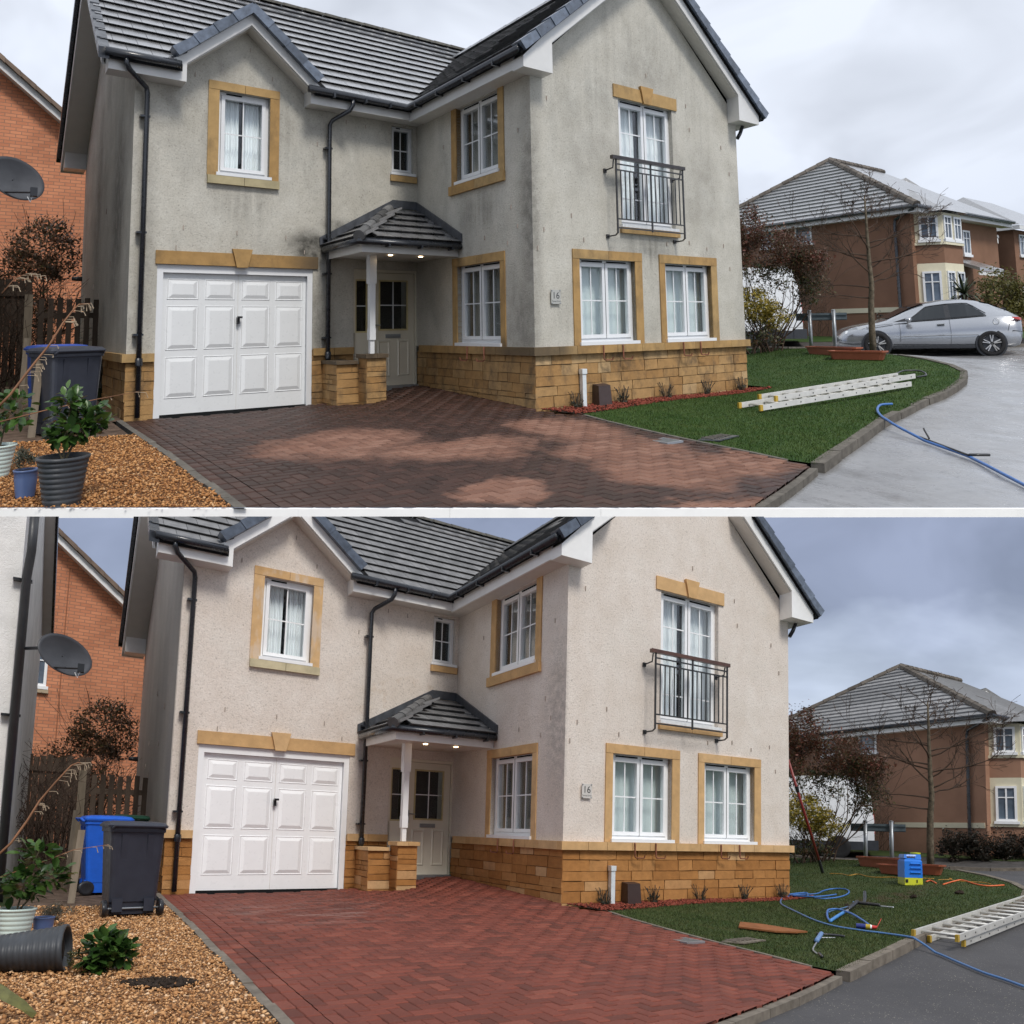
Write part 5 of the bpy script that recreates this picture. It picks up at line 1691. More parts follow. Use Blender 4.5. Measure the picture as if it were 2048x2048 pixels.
def branch(mb, p, d, L, r, rnd, depth, kink=0.18, split=(2, 3), up=0.12, seg=5, shrink=0.62, n=5, minr=0.0025, spread=(0.5, 1.0), top=99.0):
    p, d = np.array(p, float), np.array(d, float)
    d /= np.linalg.norm(d)
    pts, rs = [p.copy()], [r]
    for i in range(seg):
        d = d + np.array((rnd.gauss(0, kink), rnd.gauss(0, kink), rnd.gauss(0, kink) + up))
        if p[2] > top - 0.25:
            d[2] -= 0.35
        d /= np.linalg.norm(d)
        p = p + d * L / seg
        pts.append(p.copy())
        rs.append(max(minr, r * (1 - 0.6 * (i + 1) / seg)))
    mb.tube(pts, rs, n if depth > 1 else 4, cap=False)
    if depth > 0:
        for k in range(rnd.randint(*split)):
            i = rnd.randint(max(1, seg - 3), seg) if k else seg
            ax = np.array((rnd.gauss(0, 1), rnd.gauss(0, 1), rnd.gauss(0, .6)))
            ax /= np.linalg.norm(ax)
            nd = d + ax * rnd.uniform(*spread)
            branch(mb, pts[i], nd, L * shrink * rnd.uniform(0.75, 1.2), rs[i] * 0.78, rnd, depth - 1, kink, split, up, max(3, seg - 1), shrink, n, minr, spread, top)


def bare_tree(S, label):
    m = MT(S)
    rnd = random.Random(21)
    T = thing(S, 'bare_tree', label, 'tree', (8.39, -0.34, g(8.39, -.34)))
    z0 = g(8.39, -0.34)
    tr = [(8.39, -0.34, z0 - 0.1), (8.37, -0.35, 0.1), (8.34, -0.38, 0.6), (8.30, -0.44, 1.0), (8.24, -0.45, 1.5), (8.19, -0.47, 2.0), (8.15, -0.49, 2.4), (8.12, -0.50, 2.78)]
    MB().tube(tr, [0.068, 0.062, 0.057, 0.050, 0.04, 0.031, 0.022, 0.012], 10).build(S, 'trunk', simple(S, 'mossy_bark', (0.115, 0.095, 0.068), 0.9, 0.1, var=0.55, scale=16), T, smooth=True)
    mb = MB()
    rt = np.array((0.85, -0.53, 0.0))
    bk = np.array((0.53, 0.85, 0.0))
    for z, sx, L, tilt in ((0.75, -1, 0.75, 0.2), (1.05, 1, 1.0, 0.45), (1.25, -1, 0.95, 0.55), (1.45, 1, 1.15, 0.35), (1.6, -1, 1.05, 0.35), (1.75, 1, 1.0, 0.5), (1.95, -1, 0.9, 0.55), (2.05, 1, 1.15, 0.45),
                           (2.25, -1, 0.7, 0.9), (2.3, 1, 0.85, 0.8), (2.45, -1, 0.6, 1.0), (2.5, 1, 0.75, 1.2), (2.65, 1, 0.7, 1.8), (2.7, -1, 0.6, 2.0), (2.78, 1, 0.6, 4.0), (1.15, 1, 0.7, 0.8), (0.95, -1, 0.7, 0.4), (1.35, 1, 0.8, 0.7), (1.7, -1, 0.9, 0.7), (2.0, -1, 0.8, 0.25), (2.15, 1, 0.9, 0.3), (1.85, 1, 0.8, 0.2), (1.5, -1, 0.7, 0.15)):
        i = np.interp(z, [p[2] for p in tr], range(len(tr)))
        a = np.array(tr[int(i)])
        b = np.array(tr[min(int(i) + 1, len(tr) - 1)])
        p = a + (b - a) * (i - int(i))
        d = rt * sx + bk * rnd.gauss(0, 0.4) + np.array((0, 0, tilt * .8))
        branch(mb, p, d, L * (1.02 if z < 2.0 else 0.5), 0.018 if z < 2.0 else 0.010, rnd, 3, 0.14, (3, 4), 0.03, 5, 0.58, 5, 0.0034, (0.5, 1.0), 3.6)
    mb.build(S, 'crown', m['twig'], T)
    return T


def shrubs(S):
    b = S.before
    m = MT(S)
    rnd = random.Random(4)
    red = m_leaf(S, 'red', [(0.05, 0.042, 0.02), (0.10, 0.048, 0.026), (0.16, 0.05, 0.034), (0.10, 0.085, 0.04)])
    grn = m_leaf(S, 'olive', [(0.02, 0.032, 0.012), (0.045, 0.06, 0.02), (0.10, 0.085, 0.03), (0.11, 0.04, 0.025)])
    yel = m_leaf(S, 'yellow', [(0.09, 0.11, 0.02), (0.32, 0.26, 0.04), (0.48, 0.36, 0.06), (0.20, 0.17, 0.05)])
    T = thing(S, 'red_tinged_shrub', 'tall red tinged shrub in front of the white van with its tail light in view' if b else 'tall red tinged shrub behind the leaning red pole', 'shrub', (8.6, 2.1, g(8.6, 2.1)))
    z0 = g(8.6, 2.1)
    mb = MB()
    for k in range(11):
        x, y = 8.5 + rnd.uniform(-.3, .3), 2.2 + rnd.uniform(-.25, .25)
        branch(mb, (x, y, z0 - 0.05), (rnd.gauss(0.1, .45), rnd.gauss(-.05, .3), 1.0), rnd.uniform(1.2, 1.9), 0.020, rnd, 2, 0.1, (2, 4), 0.08, 6, 0.6, 5, 0.004)
    mb.build(S, 'stems', m['twig'], T)
    leaf_cloud(S, 'crown', [((8.15, 2.35, 2.5), (0.55, 0.5, 0.52), 2600), ((8.9, 1.9, 2.05), (0.78, 0.5, 0.5), 3000), ((9.35, 1.62, 1.75), (0.62, 0.45, 0.48), 2400), ((7.9, 2.5, 1.9), (0.5, 0.45, 0.55), 1600)], 0.065, red, 1, T, shell=0.3)
    leaf_cloud(S, 'lower_leaves', [((8.8, 1.95, 1.35), (0.75, 0.5, 0.5), 1000), ((9.45, 1.58, 1.15), (0.5, 0.4, 0.55), 1600), ((8.2, 2.3, 1.5), (0.6, 0.4, 0.4), 700), ((9.2, 1.75, 1.75), (0.6, 0.4, 0.4), 700)], 0.065, grn, 2, T, shell=0.3)
    Y = thing(S, 'variegated_shrub', 'yellow leaved bush at the corner of the grimy house' if b else 'yellow leaved bush behind the foot of the red pole', 'shrub', (8.2, 2.2, g(8.2, 2.2)))
    mb = MB()
    for k in range(14):
        branch(mb, (8.25 + rnd.uniform(-.3, .3), 2.2 + rnd.uniform(-.3, .3), z0 - 0.05), (rnd.gauss(0, .5), rnd.gauss(0, .4), 1.0), rnd.uniform(.6, .9), 0.014, rnd, 2, 0.12, (2, 3), 0.05, 5, 0.6, 4, 0.003)
    mb.build(S, 'stems', m['twig'], Y)
    leaf_cloud(S, 'crown', [((8.15, 2.3, 0.68), (0.62, 0.5, 0.42), 3000), ((8.55, 2.05, 0.45), (0.42, 0.4, 0.33), 1500)], 0.062, yel, 3, Y, shell=0.3)
    leaf_cloud(S, 'lower_leaves', [((8.3, 2.2, 0.0), (0.7, 0.45, 0.32), 900)], 0.06, grn, 5, Y)


def twig_mass(S, name, label, cat, c, r, n, L, mat, seed, loc, leaves=None):
    rnd = random.Random(seed)
    T = thing(S, name, label, cat, loc)
    mb = MB()
    for k in range(n):
        p = np.array(c) + np.array([rnd.uniform(-1, 1) * q for q in r])
        p[2] = c[2] - r[2]
        branch(mb, p, (rnd.gauss(0, .35), rnd.gauss(0, .3), 1.0), L * rnd.uniform(.6, 1.1), 0.010, rnd, 2, 0.16, (2, 4), 0.0, 5, 0.62, 4, 0.003)
    mb.build(S, 'stems', mat, T)
    if leaves:
        leaf_cloud(S, 'crown', leaves[0], leaves[1], leaves[2], seed, T)
    return T


def lavender(S, x, y, seed, label, group):
    rnd = random.Random(seed)
    z = g(x, y)
    T = thing(S, 'lavender_plant', label, 'plant', (x, y, z), group)
    mb = MB()
    for k in range(34):
        a = rnd.uniform(0, 6.28)
        l = rnd.uniform(.10, .26)
        s = rnd.uniform(0.1, .5)
        q = np.array((x + math.cos(a) * 0.04, y + math.sin(a) * 0.03, z - 0.01))
        mb.tube([q, q + np.array((math.cos(a) * s * l * .4, math.sin(a) * s * l * .4, l * .6)), q + np.array((math.cos(a) * s * l, math.sin(a) * s * l, l))], [0.004, 0.003, 0.004 if rnd.random() < .5 else 0.007], 4)
    mb.build(S, 'stems', simple(S, 'dry_lavender', (0.075, 0.062, 0.048), 0.9, 0.1, var=0.3), T)
    leaf_cloud(S, 'leaves', [((x, y, z + 0.06), (0.11, 0.07, 0.06), 170)], 0.035, m_leaf(S, 'greygreen', [(0.05, 0.06, 0.04), (0.10, 0.10, 0.075)]), seed, T, shape=0.25)


def broadleaf(S, T, blobs, stems, seed, size=0.075):
    """glossy broad leaves, each with a folded midrib"""
    mat = m_leaf(S, 'camellia', [(0.018, 0.045, 0.012), (0.035, 0.08, 0.018), (0.06, 0.13, 0.025), (0.09, 0.16, 0.04)], 0.3)
    mb = MB()
    for p in stems:
        mb.tube(p, [0.008] * (len(p) - 1) + [0.004], 5)
    mb.build(S, 'stems', simple(S, 'green_stem', (0.09, 0.075, 0.04), 0.8), T)
    rng = np.random.default_rng(seed)
    C = np.concatenate([np.array(c) + (lambda d: d / np.linalg.norm(d, axis=1, keepdims=True) * rng.uniform(.45, 1, (n, 1)))(rng.normal(size=(n, 3))) * np.array(r) for c, r, n in blobs])
    n = len(C)
    a = C - np.repeat(np.array([b[0] for b in blobs]), [b[2] for b in blobs], 0)
    a = a / (np.linalg.norm(a, axis=1, keepdims=True) + 1e-6) + rng.normal(0, .5, (n, 3))
    a[:, 2] += 0.1
    a /= np.linalg.norm(a, axis=1, keepdims=True)
    b = np.cross(a, np.array((0, 0, 1.0)) + rng.normal(0, .35, (n, 3)))
    b /= np.linalg.norm(b, axis=1, keepdims=True)
    nn = np.cross(b, a)
    nn[nn[:, 2] < 0] *= -1
    L = (size * rng.uniform(.7, 1.3, n))[:, None]
    w = L * 0.30
    prof = [(-.5, 0), (-.2, .8), (.1, 1.0), (.35, .65), (.55, 0)]
    mid = [C + a * L * t - nn * L * 0.12 * (t + .2) ** 2 for t, _ in prof]
    lf = [C + a * L * t + b * w * q + nn * w * 0.28 * q - nn * L * 0.12 * (t + .2) ** 2 for t, q in prof[1:-1]]
    rg = [C + a * L * t - b * w * q + nn * w * 0.28 * q - nn * L * 0.12 * (t + .2) ** 2 for t, q in prof[1:-1]]
    V = np.stack(mid + lf + rg, 1)          # 5 + 3 + 3
    f = [(0, 1, 5, 5), (1, 2, 6, 5), (2, 3, 7, 6), (3, 4, 4, 7), (0, 8, 8, 1), (1, 8, 9, 2), (2, 9, 10, 3), (3, 10, 10, 4)]
    tri = []
    for q in f:
        u = list(dict.fromkeys(q))
        tri.append((u[0], u[1], u[2]))
        if len(u) == 4:
            tri.append((u[0], u[2], u[3]))
    F = (np.array(tri)[None] + (np.arange(n) * 11)[:, None, None]).reshape(-1, 3)
    o = np_mesh(S, 'leaves', V.reshape(-1, 3), F, mat, T, np.repeat(rng.random(n), 11))
    if o:
        o.data.polygons.foreach_set('use_smooth', [True] * len(o.data.polygons))


# ------------------------------------------------------------------ pots and bins
def pot(S, name, label, c, axis, h, r0, r1, mat, ribs=9, soil=True, group=None):
    T = thing(S, name, label, 'plant pot', c, group)
    ax = np.array(axis, float)
    ax /= np.linalg.norm(ax)
    prof = [(0.0, 0.0), (r0, 0.0)]
    for i in range(ribs):
        for f in (0.1, 0.3, 0.75, 0.95):
            t = (i + f) / ribs
            prof.append(((r0 + (r1 - r0) * t) * (1.0 + (0.018 if f in (0.3, 0.75) else -0.012)), h * 0.92 * t))
    prof += [(r1 * 1.04, h * 0.93), (r1 * 1.07, h * 0.95), (r1 * 1.07, h * 0.995), (r1 * 1.02, h), (r1 * 0.95, h), (r1 * 0.93, h * 0.9), (r1 * 0.86, h * 0.7)]
    MB().lathe(prof, c, 36, ax).build(S, 'pot_wall', mat, T, smooth=True)
    if soil:
        MB().lathe([(0.0, 0.0), (r1 * 0.6, 0.012), (r1 * 0.93, -0.004)], np.array(c) + ax * h * 0.9, 20, ax).build(S, 'soil', MT(S)['soil'], T, smooth=True)
    return T


def wheelie(S, label, x, y, yaw, col, h=1.0, w=0.5, dpt=0.55, group=None, lid_col=None):
    z = g(x, y)
    T = thing(S, 'wheelie_bin', label, 'bin', (x, y, z), group)
    ca, sa = math.cos(yaw), math.sin(yaw)
    P = lambda u, v, t: (x + u * ca - v * sa, y + u * sa + v * ca, z + t)
    body = simple(S, 'bin_%s' % label.split()[0], col, 0.45, 0.4, var=0.12)
    m = MT(S)
    # tapered body; v<0 is the handle and wheel side
    def ring(t, a, b0, b1, rr=0.05):
        o = []
        for (sx, sy) in ((-1, -1), (1, -1), (1, 1), (-1, 1)):
            cx, cy = sx * (a - rr), (b1 - rr if sy > 0 else -b0 + rr)
            st = {(-1, -1): 180, (1, -1): 270, (1, 1): 0, (-1, 1): 90}[(sx, sy)]
            for k in range(4):
                an = R(st + 30 * k)
                o.append(P(cx + rr * math.cos(an), cy + rr * math.sin(an), t))
        return o
    w2, d2 = w / 2, dpt / 2
    rings = [ring(0.03, w2 * .80, d2 * .72, d2 * .80), ring(0.16, w2 * .82, d2 * .76, d2 * .83), ring(0.165, w2 * .84, d2 * .80, d2 * .84), ring(h * .88, w2 * .95, d2 * .98, d2 * .96), ring(h * .885, w2 * 1.0, d2 * 1.02, d2 * 1.01), ring(h * .93, w2 * 1.0, d2 * 1.02, d2 * 1.01)]
    mb = MB()
    V = [p for r_ in rings for p in r_]
    n = 16
    F = [(i * n + k, i * n + (k + 1) % n, (i + 1) * n + (k + 1) % n, (i + 1) * n + k) for i in range(len(rings) - 1) for k in range(n)] + [tuple(range(n - 1, -1, -1))]
    mb.add(V, F).build(S, 'body', body, T)
    for u in (-w2 * .45, w2 * .45):
        MB().hexa([P(u - .03, -d2 * .74, .17), P(u + .03, -d2 * .74, .17), P(u + .03, -d2 * .70, .17), P(u - .03, -d2 * .70, .17), P(u - .03, -d2 * 1.01, h * .86), P(u + .03, -d2 * 1.01, h * .86), P(u + .03, -d2 * .96, h * .86), P(u - .03, -d2 * .96, h * .86)]).build(S, 'rib', body, T)
    lr = [ring(h * .932, w2 * 1.06, d2 * 1.05, d2 * 1.10), ring(h * .955, w2 * 1.07, d2 * 1.06, d2 * 1.11), ring(h * .985, w2 * .98, d2 * .95, d2 * .98, .06), ring(h * 1.0, w2 * .7, d2 * .6, d2 * .65, .08)]
    V = [p for r_ in lr for p in r_]
    F = [(i * n + k, i * n + (k + 1) % n, (i + 1) * n + (k + 1) % n, (i + 1) * n + k) for i in range(len(lr) - 1) for k in range(n)] + [tuple(range(3 * n, 4 * n))]
    MB().add(V, F).build(S, 'lid', body if lid_col is None else simple(S, 'lid_%s' % label.split()[0], lid_col, 0.45, 0.4, var=0.12), T)
    MB().tube([P(-w2 * .9, -d2 * 1.05, h * .92), P(-w2 * .85, -d2 * 1.17, h * .95), P(w2 * .85, -d2 * 1.17, h * .95), P(w2 * .9, -d2 * 1.05, h * .92)], 0.016, 8).build(S, 'handle', body, T)
    MB().tube([P(-w2 * .98, -d2 * .78, .095), P(w2 * .98, -d2 * .78, .095)], 0.011, 8).build(S, 'axle', m['steel'], T)
    for s_ in (-1, 1):
        ax = np.array(P(1, 0, 0)) - np.array(P(0, 0, 0))
        wh = MB().lathe([(0.0, -.022), (0.06, -.022), (0.085, -.026), (0.096, -.012), (0.096, .012), (0.085, .026), (0.06, .022), (0.0, .022)], P(s_ * w2 * .98, -d2 * .78, .096), 20, ax)
        wh.build(S, 'wheel', m['black'], T, smooth=True)
        MB().hexa([P(s_ * w2 * .55 - .05, -d2 * .86, .06), P(s_ * w2 * .55 + .05, -d2 * .86, .06), P(s_ * w2 * .55 + .05, -d2 * .6, .06), P(s_ * w2 * .55 - .05, -d2 * .6, .06), P(s_ * w2 * .55 - .05, -d2 * .86, .2), P(s_ * w2 * .55 + .05, -d2 * .86, .2), P(s_ * w2 * .55 + .05, -d2 * .6, .2), P(s_ * w2 * .55 - .05, -d2 * .6, .2)]).build(S, 'axle_bracket', body, T)
    return T


def trough(S, label, p, q, w, h, group):
    """terracotta window-box planter lying along p-q"""
    p, q = np.array(p, float), np.array(q, float)
    d = (q - p) / np.linalg.norm(q - p)
    n = np.array((-d[1], d[0]))
    z = (g(*p) + g(*q)) / 2
    T = thing(S, 'trough_planter', label, 'planter', (*((p + q) / 2), z), group)
    m = MT(S)
    def ring(t, e, ww):
        a, b = p - d * e, q + d * e
        c = 0.05
        pts = [a + d * c - n * ww, b - d * c - n * ww, b - n * (ww - c), b + n * (ww - c), b - d * c + n * ww, a + d * c + n * ww, a + n * (ww - c), a - n * (ww - c)]
        return [(x[0], x[1], z + t) for x in pts]
    rs = [ring(0.0, -0.05, w * .40), ring(h * .82, 0.0, w * .48), ring(h * .84, 0.025, w * .54), ring(h, 0.03, w * .55), ring(h, 0.0, w * .47), ring(h * .5, -0.03, w * .42)]
    V = [x for r_ in rs for x in r_]
    F = [(i * 8 + k, i * 8 + (k + 1) % 8, (i + 1) * 8 + (k + 1) % 8, (i + 1) * 8 + k) for i in range(5) for k in range(8)]
    MB().add(V, F).build(S, 'trough', m['terra'], T)
    MB().quad(*ring(h * .55, -0.03, w * .43)).build(S, 'soil', m['soil'], T)


# ------------------------------------------------------------------ ladders, hoses, tools
def ground_tube(S, name, label, cat, pts, r, mat, lift=0.0, group=None, n=8, parent=None):
    P = [np.array(p[:2], float) for p in pts]
    H = [p[2] if len(p) > 2 else 0.0 for p in pts]
    out = []
    K = 6
    for i in range(len(P) - 1):          # Catmull-Rom
        p0, p1, p2, p3 = P[max(i - 1, 0)], P[i], P[i + 1], P[min(i + 2, len(P) - 1)]
        for k in range(K):
            t = k / K
            q = 0.5 * ((2 * p1) + (-p0 + p2) * t + (2 * p0 - 5 * p1 + 4 * p2 - p3) * t * t + (-p0 + 3 * p1 - 3 * p2 + p3) * t ** 3)
            out.append((q[0], q[1], g(*q) + r + lift + H[i] * (1 - t) + H[i + 1] * t))
    out.append((*P[-1], g(*P[-1]) + r + lift + H[-1]))
    mb = MB().tube(out, r, n)
    if parent is not None:
        return mb.build(S, name, mat, parent, smooth=True)
    o = mb.build(S, name, mat, smooth=True)
    return tag(o, label, cat, group)


def ladder(S, label, sections, rungs=11):
    """sections: (near-left plan, far-left plan, width, lift)"""
    m = MT(S)
    a0 = sections[0][0]
    T = thing(S, 'ladder', label, 'ladder', (*a0, g(*a0)))
    for (a, b, w, lift, zn, zf) in sections:
        a, b = np.array(a, float), np.array(b, float)
        d = (b - a) / np.linalg.norm(b - a)
        n = np.array((d[1], -d[0]))           # towards the viewer
        L = np.linalg.norm(b - a)
        z = lambda t: zn + (zf - zn) * t + lift
        for s_ in (0, 1):
            p = a + n * w * s_
            q = b + n * w * s_
            e = n * 0.014
            h = 0.072
            MB().hexa([(*(p - e), z(0)), (*(q - e), z(1)), (*(q + e), z(1)), (*(p + e), z(0)), (*(p - e), z(0) + h), (*(q - e), z(1) + h), (*(q + e), z(1) + h), (*(p + e), z(0) + h)]).build(S, 'stile', m['alu'], T)
            c = p - d * 0.025
            MB().hexa([(*(c - e * 1.2), z(0) - .004), (*(c + d * .05 - e * 1.2), z(0) - .004), (*(c + d * .05 + e * 1.2), z(0) - .004), (*(c + e * 1.2), z(0) - .004), (*(c - e * 1.2), z(0) + h + .004), (*(c + d * .05 - e * 1.2), z(0) + h + .004), (*(c + d * .05 + e * 1.2), z(0) + h + .004), (*(c + e * 1.2), z(0) + h + .004)]).build(S, 'end_cap', simple(S, 'yellow_cap', (0.45, 0.29, 0.03), 0.5), T)
        for k in range(rungs):
            t = (k + 0.6) / rungs
            c = a + d * L * t
            zz = z(t) + 0.036
            MB().tube([(*(c + n * 0.014), zz), (*(c + n * (w - 0.014)), zz)], 0.016, 8).build(S, 'rung', m['alu'], T, smooth=True)
            MB().lathe([(0.0, 0.0), (0.010, 0.0), (0.010, 0.004), (0.0, 0.005)], (*(c + n * (w + 0.0142)), zz), 8, (n[0], n[1], 0)).build(S, 'rung_plug', m['black'], T)
    return T

# ------------------------------------------------------------------ neighbouring buildings
def plain_window(S, m, parent, p0, ux, uz, w, h, cols=2, rows=2, mat_back='blind'):
    """window on any upright face: p0 lower left outside corner, ux unit along, outward normal = ux x up reversed"""
    p0, ux = np.array(p0, float), np.array(ux, float)
    nrm = np.array((ux[1], -ux[0], 0.0))
    f = lambda u, v, d: tuple(p0 + ux * u + np.array((0, 0, v)) - nrm * d)
    fr = MB()
    t = 0.06
    fr.fbox(f, 0, w, 0, t, -0.03, 0.03).fbox(f, 0, w, h - t, h, -0.03, 0.03).fbox(f, 0, t, t, h - t, -0.029, 0.03).fbox(f, w - t, w, t, h - t, -0.029, 0.03)
    win = fr.build(S, 'window', m['upvc'], parent)
    MB().fbox(f, t, w - t, t, h - t, 0.0, 0.006).build(S, 'pane', simple(S, 'far_pane', (0.10, 0.13, 0.17), 0.06, 0.8, var=0.4, scale=2), win)
    for i in range(1, cols):
        MB().fbox(f, w * i / cols - .02, w * i / cols + .02, t, h - t, -0.02, -0.002).build(S, 'glazing_bar', m['upvc'], win)
    for i in range(1, rows):
        MB().fbox(f, t, w - t, t + (h - 2 * t) * (1 - 0.3 * i) - .015, t + (h - 2 * t) * (1 - 0.3 * i) + .015, -0.019, -0.003).build(S, 'glazing_bar', m['upvc'], win)
    MB().fbox(f, -.05, w + .05, -.08, -.001, -0.06, 0.03).build(S, 'sill', m['upvc'], win)
    return win


def neighbour_right(S):
    m = MT(S)
    b = S.before
    H = thing(S, 'neighbour_house', 'brown rendered house with cream bay windows behind the silver car' if b else 'brown rendered house with cream bay windows behind the bare tree and dark hedge', 'house', (16.2, 2.3, g(16.2, 2.3)))
    x0, y0, x1, y1, ze = 16.2, 2.35, 22.5, 10.4, 3.52
    zb = -0.6
    w = MB()
    w.quad((x0, y0, zb), (x0, y1, zb), (x0, y1, ze), (x0, y0, ze)).quad((x0, y0, zb), (x1, y0, zb), (x1, y0, ze), (x0, y0, ze))
    w.quad((x1, y0, zb), (x1, y1, zb), (x1, y1, ze), (x1, y0, ze)).quad((x0, y1, zb), (x1, y1, zb), (x1, y1, ze), (x0, y1, ze))
    w.build(S, 'wall', m['harl'], H)
    e0, f0, e1, f1, zr = 15.85, 1.98, 22.9, 10.75, 3.68
    A, B_ = np.array((19.0, 6.36, 6.26)), np.array((22.9, 6.36, 6.26))
    rf = MB()
    rf.quad((e0, f0, zr), tuple(A), (e0, f1, zr)).quad((e0, f0, zr), (e1, f0, zr), tuple(B_), tuple(A)).quad((e0, f1, zr), tuple(A), tuple(B_), (e1, f1, zr))
    tl = m_tile(S, 1.15 if b else 1.55, 'far_tile')
    roof = rf.build(S, 'roof', m_tile(S, 1.0, 'far_deck'), H)
    nC = 17
    P0, P1 = np.array((e0, f0, zr)), np.array((e0, f1, zr))
    for k in range(nC):
        t0, t1 = k / nC, (k + 0.97) / nC
        up = np.array((-0.02, 0, 0.05))
        q = [P0 + (A - P0) * t0, P1 + (A - P1) * t0, P1 + (A - P1) * t1, P0 + (A - P0) * t1]
        MB().hexa([tuple(p) for p in q] + [tuple(q[0] + up), tuple(q[1] + up), tuple(q[2] + up * .2), tuple(q[3] + up * .2)]).build(S, 'tile_course', tl, roof)
    for (P, Q) in (((e0, f0, zr), A), ((e0, f1, zr), A), (A, B_)):
        P, Q = np.array(P, float), np.array(Q, float)
        n_ = 13
        for k in range(n_):
            MB().tube([tuple(P + (Q - P) * k / n_), tuple(P + (Q - P) * (k + 1.02) / n_)], [0.13, 0.115], 8).build(S, 'hip_tile', simple(S, 'grey_brown_hip', (0.12, 0.105, 0.09), 0.85, 0.2, var=0.3, rnd=0.25), roof)
    MB().box(e0 + .02, e0 + .05, f0, f1, zr - .2, zr - .02).box(e0 + .05, e1, f0 + .02, f0 + .05, zr - .2, zr - .02).build(S, 'fascia', m['fascia'], H)
    MB().box(e0 + .05, x0, f0 + .05, f1, zr - .19, zr - .17).box(x0, e1, f0 + .05, y0, zr - .19, zr - .17).build(S, 'soffit', m['soffit'], H)
    MB().tube([(e0 - .04, f1, zr - .03), (e0 - .04, f0 - .04, zr - .03), (e1, f0 - .04, zr - .03)], 0.06, 8).build(S, 'gutter', m['gutter'], H)
    MB().tube([(e0, f0 + .1, zr - .1), (16.1, 2.75, 3.35), (16.12, 2.78, 3.2), (16.12, 2.78, zb + .5)], 0.045, 8).build(S, 'downpipe', m['gutter'], H)
    MB().box(x0 - .03, x0, 2.4, 5.0, 0.55, 0.70).build(S, 'wall_band', m['creamwall'], H)
    for y, w_ in ((5.55, 0.62), (7.0, 0.5)):
        plain_window(S, m, H, (x0 - .01, y + w_, 2.95), (0, -1, 0), None, w_, 0.82, 1, 1)
    # bays, one over the other
    pl = [(16.42, y0), (16.80, 1.72), (18.05, 1.72), (18.45, y0)]
    for za, zt, mt in ((-0.4, 0.62, 'harl'), (0.62, 1.98, 'creamwall'), (1.98, 2.55, 'harl'), (2.55, 3.50, 'creamwall')):
        mb = MB()
        mb.prism([(p[0], p[1], za) for p in pl], (0, 0, zt - za - 0.002))
        bay = mb.build(S, 'bay', m[mt], H)
        if mt == 'creamwall':
            MB().prism([(p[0] + (.0 if i in (1, 2) else (-.05 if i == 0 else .05)), p[1] - .06 * (i in (1, 2)), za - .02) for i, p in enumerate(pl)], (0, 0, 0.08)).build(S, 'bay_sill', m['creamwall'], H)
            h = 0.98 if za < 1 else 0.72
            for (p, q) in ((pl[0], pl[1]), (pl[1], pl[2])):
                p, q = np.array(p), np.array(q)
                L = np.linalg.norm(q - p)
                d = (q - p) / L
                nn = np.array((d[1], -d[0]))
                ww = min(0.5, L - .2)
                for c in ((0.5,) if L < 1 else (0.24, 0.76)):
                    o = p + d * (L * c - ww / 2) + nn * 0.01
                    plain_window(S, m, bay, (*o, za + .14), (*d, 0), None, ww, h, 2, 2)
    bt = MB()
    for i in range(3):
        p, q = pl[i], pl[i + 1]
        s_ = lambda r_: (17.43 + (r_[0] - 17.43) * 1.22, y0 + (r_[1] - y0) * 1.3, 3.53)
        bt.quad(s_(p), s_(q), (17.43, 2.9, 4.45))
    bt.build(S, 'bay_roof', m_tile(S, 1.1, 'bay_tile'), H)
    plain_window(S, m, H, (19.65, y0 - .01, 2.42), (1, 0, 0), None, 0.55, 0.8, 2, 2)
    MB().prism([(18.5, y0, 2.15), (18.5, 1.45, 1.78), (20.3, 1.45, 1.78), (20.3, y0, 2.15)], (0, 0, .1)).build(S, 'porch_roof', m_tile(S, 1.0, 'porch'), H)
    MB().box(18.5, 20.3, 1.47, 1.5, 1.65, 1.77).build(S, 'porch_fascia', m['fascia'], H)
    MB().box(18.9, 19.7, y0 - .02, y0 + .02, -0.3, 1.65).build(S, 'door', simple(S, 'pale_door', (0.5, 0.5, 0.5), 0.5), H)


